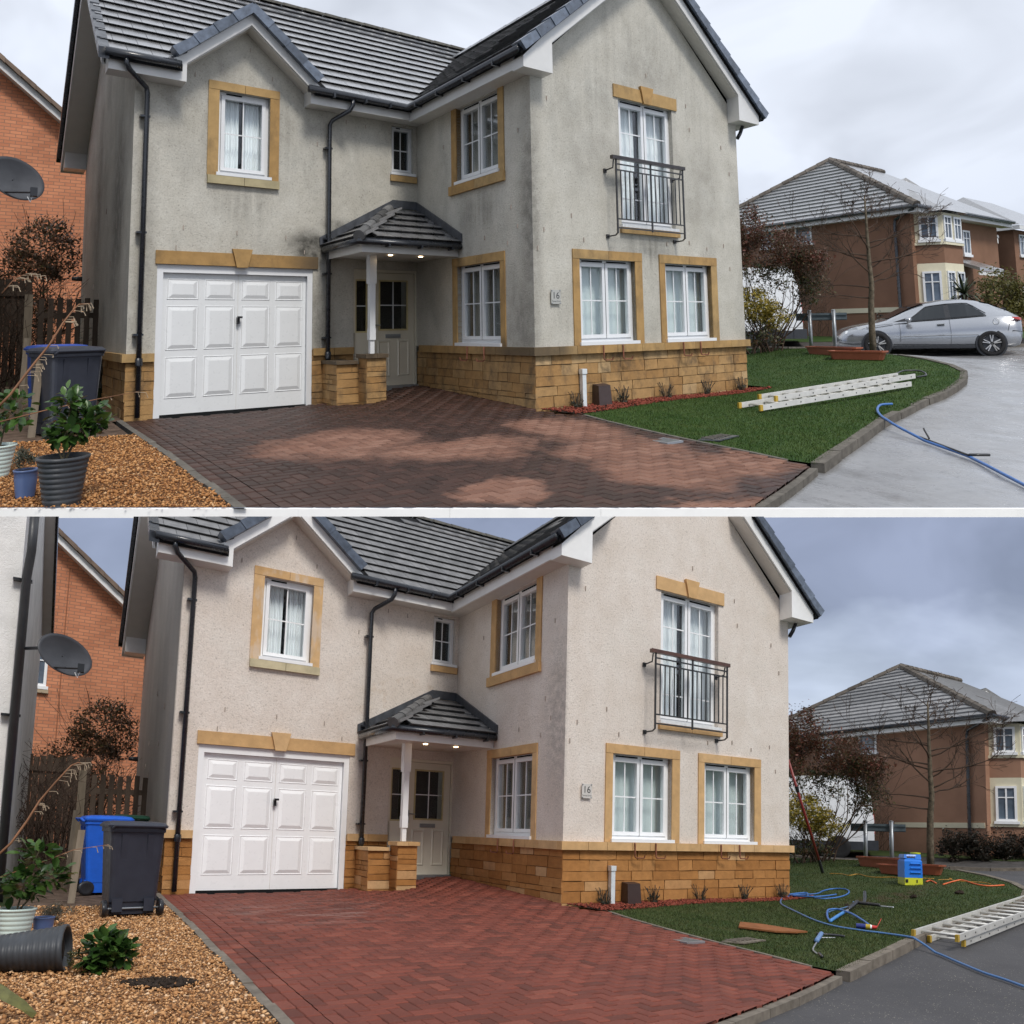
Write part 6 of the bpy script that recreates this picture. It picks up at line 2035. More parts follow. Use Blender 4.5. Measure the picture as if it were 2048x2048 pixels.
def neighbour_far(S):
    m = MT(S)
    b = S.before
    H = thing(S, 'far_house', 'second brown house with white rake board beyond the cream bays, above the silver car' if b else 'second brown house with white rake board at the right edge behind the bare tree', 'house', (27, 6, 0))
    a, c = np.array((23.3, 9.3)), np.array((29.7, 5.35))
    d = (c - a) / np.linalg.norm(c - a)
    n = np.array((d[1], -d[0]))
    L = np.linalg.norm(c - a)
    f = lambda u, dep, z: (*(a + d * u - n * dep), z)
    MB().add([f(0, 0, -1), f(L, 0, -1), f(L, 0, 4.0), f(L / 2, 0, 6.3), f(0, 0, 4.0), f(L, 8, -1), f(L, 8, 4.0)], [(0, 1, 2, 3, 4), (1, 5, 6, 2)]).build(S, 'wall', m['harl'], H)
    rf = MB()
    for s_ in (0, 1):
        e = -0.35 if s_ == 0 else L + .35
        rf.prism([f(L / 2, -.3, 6.55), f(e, -.3, 3.95), f(e, 8, 3.95), f(L / 2, 8, 6.55)], (0, 0, -.12))
    rf.build(S, 'roof', m_tile(S, 1.2, 'far_roof'), H)
    for e in (-0.3, L + .3):
        MB().prism([f(L / 2, -.31, 6.42), f(e, -.31, 3.82), f(e, -.31, 3.60), f(L / 2, -.31, 6.20)], tuple(np.array((*(-n * .03), 0)))).build(S, 'bargeboard', m['fascia'], H)
    # third house, further along
    K = thing(S, 'far_house', 'distant brown house with hipped roof at the right edge above the conifer' if b else 'distant brown house with hipped roof almost out of frame at the right', 'house', (31, 5, 0))
    MB().box(30.6, 38, 4.6, 10, -1, 4.25).build(S, 'wall', m['harl'], K)
    rf = MB()
    rf.quad((30.2, 4.2, 4.4), (38.4, 4.2, 4.4), (36, 7.3, 6.3), (32.6, 7.3, 6.3)).quad((30.2, 4.2, 4.4), (32.6, 7.3, 6.3), (30.2, 10.4, 4.4))
    rf.build(S, 'roof', m_tile(S, 1.0, 'far_roof2'), K)
    MB().box(30.25, 38, 4.22, 4.26, 4.2, 4.38).box(30.22, 30.25, 4.22, 10.4, 4.2, 4.38).build(S, 'fascia', m['fascia'], K)
    for x in (31.1, 33.0, 34.4):
        plain_window(S, m, K, (x, 4.59, 3.1), (1, 0, 0), None, 0.85, 0.95, 2, 2)
        plain_window(S, m, K, (x, 4.59, 0.7), (1, 0, 0), None, 0.85, 1.1, 2, 2)


def left_side(S):
    m = MT(S)
    b = S.before
    # brick gable behind
    H = thing(S, 'brick_house', 'orange brick gable house behind the satellite dish, beside the grimy house' if b else 'orange brick gable house with white window behind the satellite dish', 'house', (-6, 13, -.5))
    rk = lambda x: 5.52 - 0.86 * (x + 4.79)
    MB().add([(-16, 13, -1), (-1.5, 13, -1), (-1.5, 13, rk(-1.5)), (-9.5, 13, rk(-9.5)), (-16, 13, 4.0)], [(0, 1, 2, 3, 4)]).build(S, 'wall', m_brick(S), H)
    MB().hexa([(-9.5, 12.72, rk(-9.5)), (-1.0, 12.72, rk(-1.0)), (-1.0, 12.76, rk(-1.0)), (-9.5, 12.76, rk(-9.5)), (-9.5, 12.72, rk(-9.5) + .2), (-1.0, 12.72, rk(-1.0) + .2), (-1.0, 12.76, rk(-1.0) + .2), (-9.5, 12.76, rk(-9.5) + .2)]).build(S, 'bargeboard', m['fascia'], H)
    MB().hexa([(-9.5, 12.76, rk(-9.5)), (-1.0, 12.76, rk(-1.0)), (-1.0, 13, rk(-1.0)), (-9.5, 13, rk(-9.5)), (-9.5, 12.76, rk(-9.5) + .02), (-1.0, 12.76, rk(-1.0) + .02), (-1.0, 13, rk(-1.0) + .02), (-9.5, 13, rk(-9.5) + .02)]).build(S, 'soffit', m['soffit'], H)
    rf = MB().prism([(-9.5, 12.66, rk(-9.5) + .21), (-0.9, 12.66, rk(-.9) + .21), (-0.9, 20, rk(-.9) + .21), (-9.5, 20, rk(-9.5) + .21)], (0, 0, .10)).build(S, 'roof', simple(S, 'brown_tile', (0.16, 0.115, 0.085), 0.85, 0.2, var=0.25), H)
    for i in range(26):
        x = -1.2 - i * 0.32
        MB().hexa([(x, 12.63, rk(x) + .20), (x - .33, 12.63, rk(x - .33) + .22), (x - .33, 12.9, rk(x - .33) + .22), (x, 12.9, rk(x) + .20), (x, 12.63, rk(x) + .34), (x - .33, 12.63, rk(x - .33) + .33), (x - .33, 12.9, rk(x - .33) + .33), (x, 12.9, rk(x) + .34)]).build(S, 'verge_tile', simple(S, 'brown_verge', (0.17, 0.125, 0.095), 0.85, 0.2, var=0.2, rnd=0.15), rf)
    plain_window(S, m, H, (-7.3, 12.99, 3.33), (1, 0, 0), None, 0.88, 0.95, 2, 2)
    MB().box(-7.35, -6.36, 12.93, 13.0, 3.16, 3.24).build(S, 'sill', simple(S, 'buff_sill', (0.40, 0.32, 0.22), 0.85), H)
    MB().box(-6.13, -6.115, 12.985, 13.0, -.5, 6.4).build(S, 'movement_joint', simple(S, 'joint_brown', (0.2, 0.08, 0.04), 0.9), H)
    # the neighbour's rendered corner with its downpipe
    N = thing(S, 'neighbour_house', 'pale rendered house corner with a black downpipe at the left edge' if not b else 'pale rendered house corner carrying the satellite dish, past the left edge', 'house', (-6.6, 2.7, -.9))
    clean = simple(S, 'pale_render_' + S.key, (0.74, 0.73, 0.71), 0.9, 0.2, var=0.12, scale=3, bump=0.8, bscale=75, bdist=0.012)
    MB().add([(-12, 2.7, -1), (-6.46, 2.7, -1), (-6.46, 2.7, 6.5), (-12, 2.7, 6.5), (-6.46, 9.6, -1), (-6.46, 9.6, 4.2), (-6.46, 6.2, 6.5)], [(0, 1, 2, 3), (1, 4, 5, 6, 2)]).build(S, 'wall', clean, N)
    MB().tube([(-6.36, 2.45, 5.5), (-6.37, 2.5, 3.4), (-6.40, 2.6, 3.1), (-6.40, 2.6, -0.9)], 0.05, 10).build(S, 'downpipe', simple(S, 'grey_black_pipe', (0.03, 0.031, 0.034), 0.45), N, smooth=True)
    for z in (3.05, 1.35):
        MB().box(-6.54, -6.34, 2.62, 2.70, z, z + .03).build(S, 'pipe_clip', m['black'], N)
    zt = lambda y: 5.9 - 0.55 * (y - 6.5)
    MB().hexa([(-6.46, 5.0, zt(5) - .32), (-6.30, 5.0, zt(5) - .32), (-6.30, 10.0, zt(10) - .32), (-6.46, 10.0, zt(10) - .32), (-6.46, 5.0, zt(5) - .29), (-6.30, 5.0, zt(5) - .29), (-6.30, 10.0, zt(10) - .29), (-6.46, 10.0, zt(10) - .29)]).build(S, 'soffit', m['soffit'], N)
    MB().hexa([(-6.30, 5.0, zt(5) - .34), (-6.26, 5.0, zt(5) - .34), (-6.26, 10.1, zt(10.1) - .34), (-6.30, 10.1, zt(10.1) - .34), (-6.30, 5.0, zt(5)), (-6.26, 5.0, zt(5)), (-6.26, 10.1, zt(10.1)), (-6.30, 10.1, zt(10.1))]).build(S, 'verge', m['gutter'], N)
    MB().box(-6.46, -6.305, 9.6, 10.0, 3.55, 3.98).build(S, 'eaves_box', m['fascia'], N)
    # satellite dish on its wall arm
    Dd = thing(S, 'satellite_dish', 'dark grey oval satellite dish cut by the left edge' if b else 'dark grey oval satellite dish beside the black downpipe', 'satellite dish', (-6.3, 2.65, 2.2))
    ax = np.array((0.30, -0.88, 0.22))
    ax /= np.linalg.norm(ax)
    r_ = np.cross(ax, (0, 0, 1.0))
    r_ /= np.linalg.norm(r_)
    r_ = -r_ if r_[0] < 0 else r_
    u_ = np.cross(r_, ax)
    u_ = u_ if u_[2] > 0 else -u_
    r2 = r_ * math.cos(.5) - u_ * math.sin(.5)
    u2 = u_ * math.cos(.5) + r_ * math.sin(.5)
    c = np.array((-5.925, 2.32, 2.125))
    V, F = [], []
    nr, ns = 8, 36
    for side in (0, 1):
        for i in range(nr + 1):
            q = i / nr
            for k in range(ns):
                th = 2 * math.pi * k / ns
                V.append(c + r2 * q * .315 * math.cos(th) + u2 * q * .25 * math.sin(th) + ax * (0.07 * q * q - 0.05 - 0.012 * side))
    for side in (0, 1):
        o = side * (nr + 1) * ns
        for i in range(nr):
            for k in range(ns):
                F.append((o + i * ns + k, o + i * ns + (k + 1) % ns, o + (i + 1) * ns + (k + 1) % ns, o + (i + 1) * ns + k))
    o = nr * ns
    for k in range(ns):
        F.append((o + k, o + (k + 1) % ns, o + (k + 1) % ns + (nr + 1) * ns, o + k + (nr + 1) * ns))
    MB().add(V, F).build(S, 'reflector', simple(S, 'dish_grey', (0.045, 0.047, 0.053), 0.5, 0.4, var=0.25, scale=4), Dd, smooth=True)
    MB().tube([tuple(c - ax * .06), (-6.2, 2.45, 2.2), (-6.44, 2.68, 2.2)], 0.022, 8).build(S, 'wall_arm', m['black'], Dd)
    MB().tube([tuple(c - u2 * .22 - r2 * .02), tuple(c - u2 * .16 + r2 * .19 + ax * .2)], 0.014, 8).build(S, 'feed_arm', m['black'], Dd)
    e = c - u2 * .15 + r2 * .20 + ax * .2
    MB().box(e[0] - .035, e[0] + .035, e[1] - .05, e[1] + .05, e[2] - .05, e[2] + .05).build(S, 'receiver', m['black'], Dd)
    MB().tube([tuple(e - np.array((0.01, 0, .05))), tuple(e - np.array((.03, 0, .12))), tuple(e - np.array((.06, 0, .06)))], 0.006, 6).build(S, 'cable', m['upvc'], Dd)
    # picket gate, posts and fence along the side
    Gt = thing(S, 'picket_gate', 'dark picket gate above the bins beside the grimy side wall' if b else 'brown picket gate behind the blue bin', 'gate', (-5.0, 6.0, -.8))
    for i in range(7):
        x = -5.45 + i * 0.128
        MB().box(x, x + .078, 5.96, 5.98, -.75, .86 + .012 * (i % 3)).build(S, 'picket', m['fence'], Gt)
    for z in (.55, -.35):
        MB().box(-5.47, -4.6, 5.981, 6.02, z, z + .09).build(S, 'rail', m['fence'], Gt)
    MB().box(-5.64, -5.53, 5.93, 6.04, -.85, .93).build(S, 'gate_post', m['post'], Gt)
    Fn = thing(S, 'timber_fence', 'weathered brown fence far back by the brick house on the left' if b else 'weathered brown fence below the brick house on the left', 'fence', (-6.3, 9.2, -.7))
    for i in range(17):
        x = -7.3 + i * 0.112
        MB().box(x, x + .104, 9.2, 9.22, -.7, 1.36 + .03 * math.sin(i * 2.1)).build(S, 'slat', m['fence'], Fn)
    MB().box(-7.25, -5.4, 9.17, 9.2, 1.05, 1.15).build(S, 'rail', m['fence'], Fn)
    for (x, y, h, w_, nm) in ((-5.66, 2.28, 0.88, .075, 'low'), (-5.72, 4.2, 1.1, .06, 'mid')):
        z = g(x, y)
        T = thing(S, 'fence_post', ('short grey post standing in front of the blue bin' if nm == 'low' else 'thin grey post left of the blue bin') if not b else ('short grey post beside the dark bin and leaves' if nm == 'low' else 'thin grey post behind the dark bin'), 'post', (x, y, z))
        MB().hexa([(x - w_ / 2, y - w_ / 2, z - .1), (x + w_ / 2, y - w_ / 2, z - .1), (x + w_ / 2, y + w_ / 2, z - .1), (x - w_ / 2, y + w_ / 2, z - .1), (x - w_ / 2 + .06, y - w_ / 2, z + h), (x + w_ / 2 + .06, y - w_ / 2, z + h), (x + w_ / 2 + .06, y + w_ / 2, z + h - .03), (x - w_ / 2 + .06, y + w_ / 2, z + h - .03)]).build(S, 'shaft', m['post'], T)
    twig_mass(S, 'dead_hedge', 'tangle of brown bare stems in front of the back fence, left of the gate' if not b else 'dark tangle of bare stems left of the picket gate', 'hedge', (-6.05, 7.4, 0.2), (0.65, 1.0, 0.85), 80, 1.3, simple(S, 'dead_stems_' + S.key, (0.075, 0.052, 0.042) if not b else (0.035, 0.024, 0.018), 0.9, 0.1, var=0.3), 9, (-6.05, 7.4, -.75))
    brn = m_leaf(S, 'brownbush', [(0.035, 0.025, 0.014), (0.07, 0.04, 0.02), (0.11, 0.055, 0.03), (0.05, 0.055, 0.02)])
    T = thing(S, 'brown_bush', 'rounded brown leaved bush against the orange brick wall' + (' beside the grimy house' if b else ' beside the cleaned house'), 'bush', (-5.2, 10.2, -.6))
    rnd = random.Random(8)
    mb = MB()
    for k in range(9):
        branch(mb, (-5.2 + rnd.uniform(-.15, .15), 10.2, -.6), (rnd.gauss(0, .2), rnd.gauss(0, .2), 1), 1.9, 0.022, rnd, 2, 0.08, (2, 4), 0.05, 6, 0.6, 5, 0.004)
    mb.build(S, 'stems', m['twig'], T)
    leaf_cloud(S, 'crown', [((-5.2, 10.2, 2.1), (0.62, 0.5, 0.62), 2600), ((-5.55, 10.1, 1.75), (0.4, 0.4, 0.3), 700), ((-4.85, 10.2, 1.8), (0.4, 0.4, 0.4), 700)], 0.075, brn, 6, T)
    leaf_cloud(S, 'lower_leaves', [((-5.3, 10.0, 0.75), (0.95, 0.4, 0.9), 2600), ((-6.0, 9.8, 0.9), (0.7, 0.3, 0.8), 1500)], 0.075, brn, 7, T, shell=0.1)


# ------------------------------------------------------------------ street things
def street_sign(S):
    m = MT(S)
    T = thing(S, 'street_sign', 'street name sign seen from behind on two grey posts, beside the white van' if S.before else 'street name sign seen from behind on two grey posts, above the terracotta troughs', 'sign', (9.58, 1.5, g(9.58, 1.5)))
    a, b = np.array((9.49, 1.69)), np.array((9.76, 1.25))
    d = (b - a) / np.linalg.norm(b - a)
    n = np.array((d[1], -d[0]))
    for p in (a, b):
        z = g(*p)
        MB().tube([(*p, z - .1), (*p, z + .88)], 0.042, 12).build(S, 'post', m['steel'], T, smooth=True)
        MB().lathe([(0.044, 0), (0.044, .02), (0.0, .03)], (*p, z + .88), 12).build(S, 'post_cap', m['steel'], T)
    z = g(*a) + .66
    p, q = a - d * .30 - n * -.05, b + d * .28 - n * -.05
    p, q = p - n * .1, q - n * .1
    MB().prism([(*p, z), (*q, z), (*q, z + .17), (*p, z + .17)], (*(n * .012), 0)).build(S, 'name_plate', m['plate'], T)
    for zz in (z + .03, z + .13):
        MB().prism([(*(p + n * .0121), zz - .012), (*(q + n * .0121), zz - .012), (*(q + n * .0121), zz + .012), (*(p + n * .0121), zz + .012)], (*(n * .02), 0)).build(S, 'rear_rail', m['plate'], T)


def car(S):
    """silver hatchback; s along its length from the nose, t across, z up"""
    m = MT(S)
    fa, ra = np.array((12.55, 1.72)), np.array((14.22, -0.30))
    d = (ra - fa) / np.linalg.norm(ra - fa)
    n = np.array((d[1], -d[0]))
    n = n if n @ np.array((-1, -1)) > 0 else -n         # towards the viewer
    z0 = (g(*fa) + g(*ra)) / 2 - 0.085
    wb = np.linalg.norm(ra - fa)
    k = wb / 2.635
    org = fa - d * 0.85 * k - n * 0.86
    P = lambda s, t, z: tuple(np.array((*(org + d * s * k + n * t), z0 + z)))
    T = thing(S, 'car', 'silver three-door hatchback parked beyond the bare tree, tail cut by the right edge', 'car', (*(fa + ra) / 2, z0))
    silver, nt, bs = basemat('silver_paint', 0.22, 0.6, 0.75)
    bs.inputs['Base Color'].default_value = (0.40, 0.415, 0.44, 1)
    bs.inputs['Coat Weight'].default_value = 0.6
    sec = [  # s, bottom, belt z, top z, half width, roof half width
        (0.00, .30, .46, .52, .52, .40), (0.10, .22, .56, .64, .70, .52), (0.30, .19, .66, .745, .80, .62), (0.60, .18, .745, .82, .845, .66), (0.95, .18, .80, .885, .86, .68), (1.15, .18, .84, .93, .865, .68),
        (1.45, .18, .86, 1.085, .87, .64), (1.80, .18, .88, 1.255, .875, .61), (2.15, .18, .90, 1.375, .88, .59), (2.55, .18, .925, 1.435, .88, .585), (2.95, .18, .955, 1.445, .88, .58), (3.30, .18, .985, 1.405, .88, .57),
        (3.60, .19, 1.00, 1.325, .875, .56), (3.85, .20, 1.00, 1.205, .86, .56), (4.05, .22, .98, 1.09, .83, .58), (4.18, .26, .95, 1.02, .78, .58), (4.25, .34, .90, .95, .70, .55)]
    rings = []
    for s, zb, zl, zt, w, wr in sec:
        half = [(0, zb), (w * .86, zb), (w * .97, zb + .10), (w, (zb + zl) * .52), (w * .985, zl - .03), (w * .955, zl), (wr + (w * .95 - wr) * .22, zl + (zt - zl) * .80), (wr * .80, zt - .012), (0, zt)]
        rings.append([P(s, t, z) for t, z in half] + [P(s, -t, z) for t, z in half[-2:0:-1]])
    V = [p for r_ in rings for p in r_]
    nn = len(rings[0])
    F = [(i * nn + j, i * nn + (j + 1) % nn, (i + 1) * nn + (j + 1) % nn, (i + 1) * nn + j) for i in range(len(rings) - 1) for j in range(nn)] + [tuple(range(nn - 1, -1, -1)), tuple((len(rings) - 1) * nn + j for j in range(nn))]
    body = MB().add(V, F).build(S, 'body', silver, T, smooth=True)
    S_ = np.array([q[0] for q in sec])
    ip = lambda s, c: float(np.interp(s, S_, [q[c] for q in sec]))
    tint, nt2, b2 = basemat('car_glass', 0.04, 0.8)
    b2.inputs['Base Color'].default_value = (0.02, 0.024, 0.028, 1)
    b2.inputs['Specular IOR Level'].default_value = 0.35

    def side_pt(s, f, off=0.012):
        zl, zt, w, wr = ip(s, 2), ip(s, 3), ip(s, 4), ip(s, 5)
        z = zl + .012 + (zt - zl) * .76 * f
        t = w * .955 + (wr + (w * .95 - wr) * .22 - w * .955) * f * .95
        return P(s, t + off, z)
    # side glass, split by the door pillar
    for (a, b) in ((1.62, 2.50), (2.62, 3.38)):
        pts = 7
        g_ = MB()
        up, lo = [], []
        for i in range(pts):
            s = a + (b - a) * i / (pts - 1)
            f1 = .93
            if a < 2 and s < 2.05:
                f1 = .12 + .81 * (s - 1.62) / .43
            if a > 2 and s > 3.1:
                f1 = .93 - .75 * (s - 3.1) / .28
            up.append(side_pt(s, f1))
            lo.append(side_pt(s, .05))
        g_.add(lo + up, [(i, i + 1, pts + i + 1, pts + i) for i in range(pts - 1)])
        g_.build(S, 'side_window', tint, T)
    MB().add([side_pt(2.48, .05, .010), side_pt(2.64, .05, .010), side_pt(2.64, .93, .010), side_pt(2.48, .93, .010)], [(0, 1, 2, 3)]).build(S, 'pillar', m['black'], T)
    wsn = []
    for s in (1.22, 1.5, 1.8, 2.08):
        wsn += [P(s, -ip(s, 5) * .93, ip(s, 3) + .004), P(s, 0, ip(s, 3) + .012), P(s, ip(s, 5) * .93, ip(s, 3) + .004)]
    MB().add(wsn, [(i * 3 + j, i * 3 + j + 1, i * 3 + j + 4, i * 3 + j + 3) for i in range(3) for j in range(2)]).build(S, 'windscreen', tint, T)
    rwn = []
    for s in (3.42, 3.65, 3.86, 4.02):
        rwn += [P(s, -ip(s, 5) * .86, ip(s, 3) + .004), P(s, 0, ip(s, 3) + .012), P(s, ip(s, 5) * .86, ip(s, 3) + .004)]
    MB().add(rwn, [(i * 3 + j, i * 3 + j + 1, i * 3 + j + 4, i * 3 + j + 3) for i in range(3) for j in range(2)]).build(S, 'rear_window', tint, T)
    MB().tube([P(3.96, -.55, 1.165), P(3.98, 0, 1.19), P(3.96, .55, 1.165)], .022, 6).build(S, 'spoiler', m['black'], T)
    for s in (0.85, 0.85 + 2.635):
        for sg in (1, -1):
            t = .80 * sg
            c = P(s, t, .305)
            ax = (n[0] * sg, n[1] * sg, 0)
            MB().lathe([(0.0, .072), (.355, .072), (.365, .06), (.365, -.1)], c, 28, ax).build(S, 'wheel_arch', m['black'], T)
            wh = MB().lathe([(.20, .07), (.225, .095), (.285, .102), (.312, .085), (.318, .04), (.318, -.1), (.2, -.1)], c, 28, ax).build(S, 'wheel', simple(S, 'tyre', (.018, .018, .019), .8, .2), T, smooth=True)
            alloy = simple(S, 'alloy', (.5, .5, .5), .3, .5, .6)
            MB().lathe([(.222, .098), (.228, .085), (.205, .075), (.20, .02)], c, 28, ax).build(S, 'rim', alloy, wh, smooth=True)
            MB().lathe([(.0, .085), (.05, .085), (.06, .06), (.205, .03)], c, 20, ax).build(S, 'hub', m['black'] if False else simple(S, 'brake_dark', (.05, .05, .05), .5), wh)
            for q in range(5):
                for dth in (-.16, .16):
                    th = q * 2 * math.pi / 5 + dth + .3
                    e1 = np.array(P(s + math.cos(th) * .045, t + sg * .093, .305 + math.sin(th) * .045))
                    e2 = np.array(P(s + math.cos(th) * .21, t + sg * .096, .305 + math.sin(th) * .21))
                    MB().tube([tuple(e1), tuple(e2)], .016, 5).build(S, 'spoke', alloy, wh)
    lamp = simple(S, 'headlamp', (.62, .65, .68), .1, .8, var=.1)
    MB().add([P(.13, .70, .58), P(.45, .80, .66), P(.62, .845, .76), P(.40, .76, .77), P(.16, .62, .66)], [(0, 1, 2, 3, 4)]).build(S, 'headlight', lamp, T)
    redl = simple(S, 'tail_red', (.35, .03, .025), .2, .6)
    MB().add([P(3.98, .875, .93), P(4.17, .81, .88), P(4.24, .72, .86), P(4.24, .72, .93), P(4.15, .80, .955), P(3.98, .872, .955)], [(0, 1, 2, 3, 4, 5)]).build(S, 'tail_light', redl, T)
    MB().lathe([(.0, -.07), (.05, -.06), (.065, 0), (.05, .06), (.0, .07)], P(1.60, .97, .93), 12, (d[0], d[1], 0)).build(S, 'mirror', silver, T, smooth=True)
    MB().add([P(1.25, .875, .868), P(1.62, .885, .88), P(1.62, .86, .985)], [(0, 1, 2)]).build(S, 'quarter_pane', m['black'], T)
    MB().tube([P(2.28, .888, .80), P(2.45, .893, .815)], .018, 6).build(S, 'door_handle', m['steel'], T)
    MB().tube([P(.0, .53, .36), P(.10, .69, .33), P(.30, .80, .30), P(.47, .84, .30)], .012, 5).build(S, 'bumper_seam', m['black'], T)
    MB().tube([P(.62, .848, .74), P(.95, .868, .80), P(1.25, .868, .83)], .005, 4).build(S, 'bonnet_seam', m['black'], T)
    MB().tube([P(3.88, .862, .62), P(3.95, .855, .88)], .005, 4).build(S, 'bumper_seam', m['black'], T)
    MB().tube([P(3.98, .858, .62), P(4.16, .79, .60), P(4.25, .70, .58)], .008, 4).build(S, 'bumper_seam', m['black'], T)
    MB().add([P(1.22, .868, .20), P(3.12, .87, .20), P(3.12, .872, .27), P(1.22, .872, .27)], [(0, 1, 2, 3)]).build(S, 'side_skirt', m['black'], T)
    MB().lathe([(.062, .004), (.068, .006), (.074, .004)], P(3.62, .878, .86), 20, (n[0], n[1], 0)).build(S, 'fuel_flap', m['steel'], T)
    fr_ = MB()
    for (a, b) in ((1.60, 3.42),):
        top = [side_pt(s, (.12 + .85 * (s - 1.60) / .46) if s < 2.06 else (.97 if s < 3.1 else .97 - .78 * (s - 3.1) / .32), .009) for s in np.linspace(a, b, 16)]
        low = [side_pt(s, .0, .009) for s in np.linspace(a, b, 16)]
        fr_.tube(top, .012, 5).tube(low, .010, 5)
    fr_.build(S, 'window_trim', m['black'], T)
    for (s, t) in ((2.05, -.30), (2.05, .30)):
        MB().lathe([(.0, -.2), (.17, -.18), (.2, .1), (.14, .32), (.0, .36)], P(s, t, .92), 10).build(S, 'seat', simple(S, 'car_seat', (.03, .03, .032), .9), T)
    MB().tube([P(1.42, .885, .50), P(2.6, .896, .53), P(3.2, .888, .53)], .010, 5).build(S, 'side_moulding', silver, T)
    for (s, z1, z2) in ((1.40, .35, .86), (2.57, .28, .92)):
        MB().tube([P(s, .884, z1), P(s + .02, .892, (z1 + z2) / 2), P(s, .872, z2)], .004, 4).build(S, 'door_seam', m['black'], T)


def van(S):
    m = MT(S)
    b = S.before
    # rear left corner towards the viewer; nose away to the left
    c = np.array((13.05, 4.10)) if b else np.array((13.75, 4.15))
    f = np.array((-0.62, 0.78))                # nose direction
    f /= np.linalg.norm(f)
    n = np.array((-f[1], f[0]))
    n = n if n @ np.array((-1, -1)) > 0 else -n
    z0 = g(*c) - .06
    P = lambda s, t, z: tuple(np.array((*(c + f * s - n * t), z0 + z)))
    T = thing(S, 'van', 'white van with dark bumper half hidden by the red shrub, silver car to its right' if b else 'white van half hidden behind the yellow bush and red pole', 'van', (*c, z0))
    white = simple(S, 'van_white', (.72, .74, .76), .25, .5, var=.03)
    prof = [(0.0, .50), (0.0, 1.10), (.06, 1.75), (.20, 2.30), (.40, 2.40), (3.2, 2.42), (3.9, 2.1), (4.5, 1.3), (5.1, 1.05), (5.3, .5)]
    ins = lambda z: max(0, z - 1.1) * .09
    L = [P(s, ins(z), z) for s, z in prof]
    Rr = [P(s, 1.9 - ins(z), z) for s, z in prof]
    k = len(prof)
    MB().add(L + Rr, [tuple(range(k)), tuple(range(2 * k - 1, k - 1, -1))] + [(i, k + i, k + (i + 1) % k, (i + 1) % k) for i in range(k)]).build(S, 'body', white, T)
    MB().hexa([P(-.10, -.03, .28), P(-.10, 1.93, .28), P(.25, 1.93, .28), P(.25, -.03, .28), P(-.10, -.03, .56), P(-.10, 1.93, .56), P(.25, 1.93, .56), P(.25, -.03, .56)]).build(S, 'bumper', simple(S, 'bumper_dark', (.03, .034, .042), .55), T)
    MB().hexa([P(.25, -.012, .28), P(.25, .1, .28), P(5.0, .1, .28), P(5.0, -.012, .28), P(.25, -.012, .52), P(.25, .1, .52), P(5.0, .1, .52), P(5.0, -.012, .52)]).build(S, 'sill', simple(S, 'bumper_dark', (.03, .034, .042), .55), T)
    for t in (.02, 1.74):
        MB().hexa([P(-.02, t, .75), P(-.02, t + .14, .75), P(.05, t + .14, .75), P(.05, t, .75), P(.0, t + .03, 1.42), P(.0, t + .14, 1.42), P(.06, t + .14, 1.42), P(.06, t + .03, 1.42)]).build(S, 'tail_light', simple(S, 'tail_red', (.35, .03, .025), .2, .6), T)
    MB().hexa([P(-.012, .945, .6), P(-.012, .955, .6), P(.0, .955, .6), P(.0, .945, .6), P(.02, .945, 2.0), P(.02, .955, 2.0), P(.04, .955, 2.0), P(.04, .945, 2.0)]).build(S, 'door_gap', m['black'], T)
    MB().box(0, .001, 0, .001, 0, .001)
    MB().hexa([P(-.03, .26, .93), P(-.03, .78, .93), P(0, .78, .93), P(0, .26, .93), P(-.03, .26, 1.05), P(-.03, .78, 1.05), P(0, .78, 1.05), P(0, .26, 1.05)]).build(S, 'number_plate', simple(S, 'amber_plate', (.62, .30, .03), .5), T)
    for s in (.95, 4.2):
        for t in (.02, 1.88):
            ax = (n[0], n[1], 0)
            MB().lathe([(.0, .1), (.2, .1), (.3, .11), (.34, .08), (.34, -.1), (.0, -.1)], P(s, t, .34), 22, ax).build(S, 'wheel', simple(S, 'tyre', (.018, .018, .019), .8, .2), T, smooth=True)


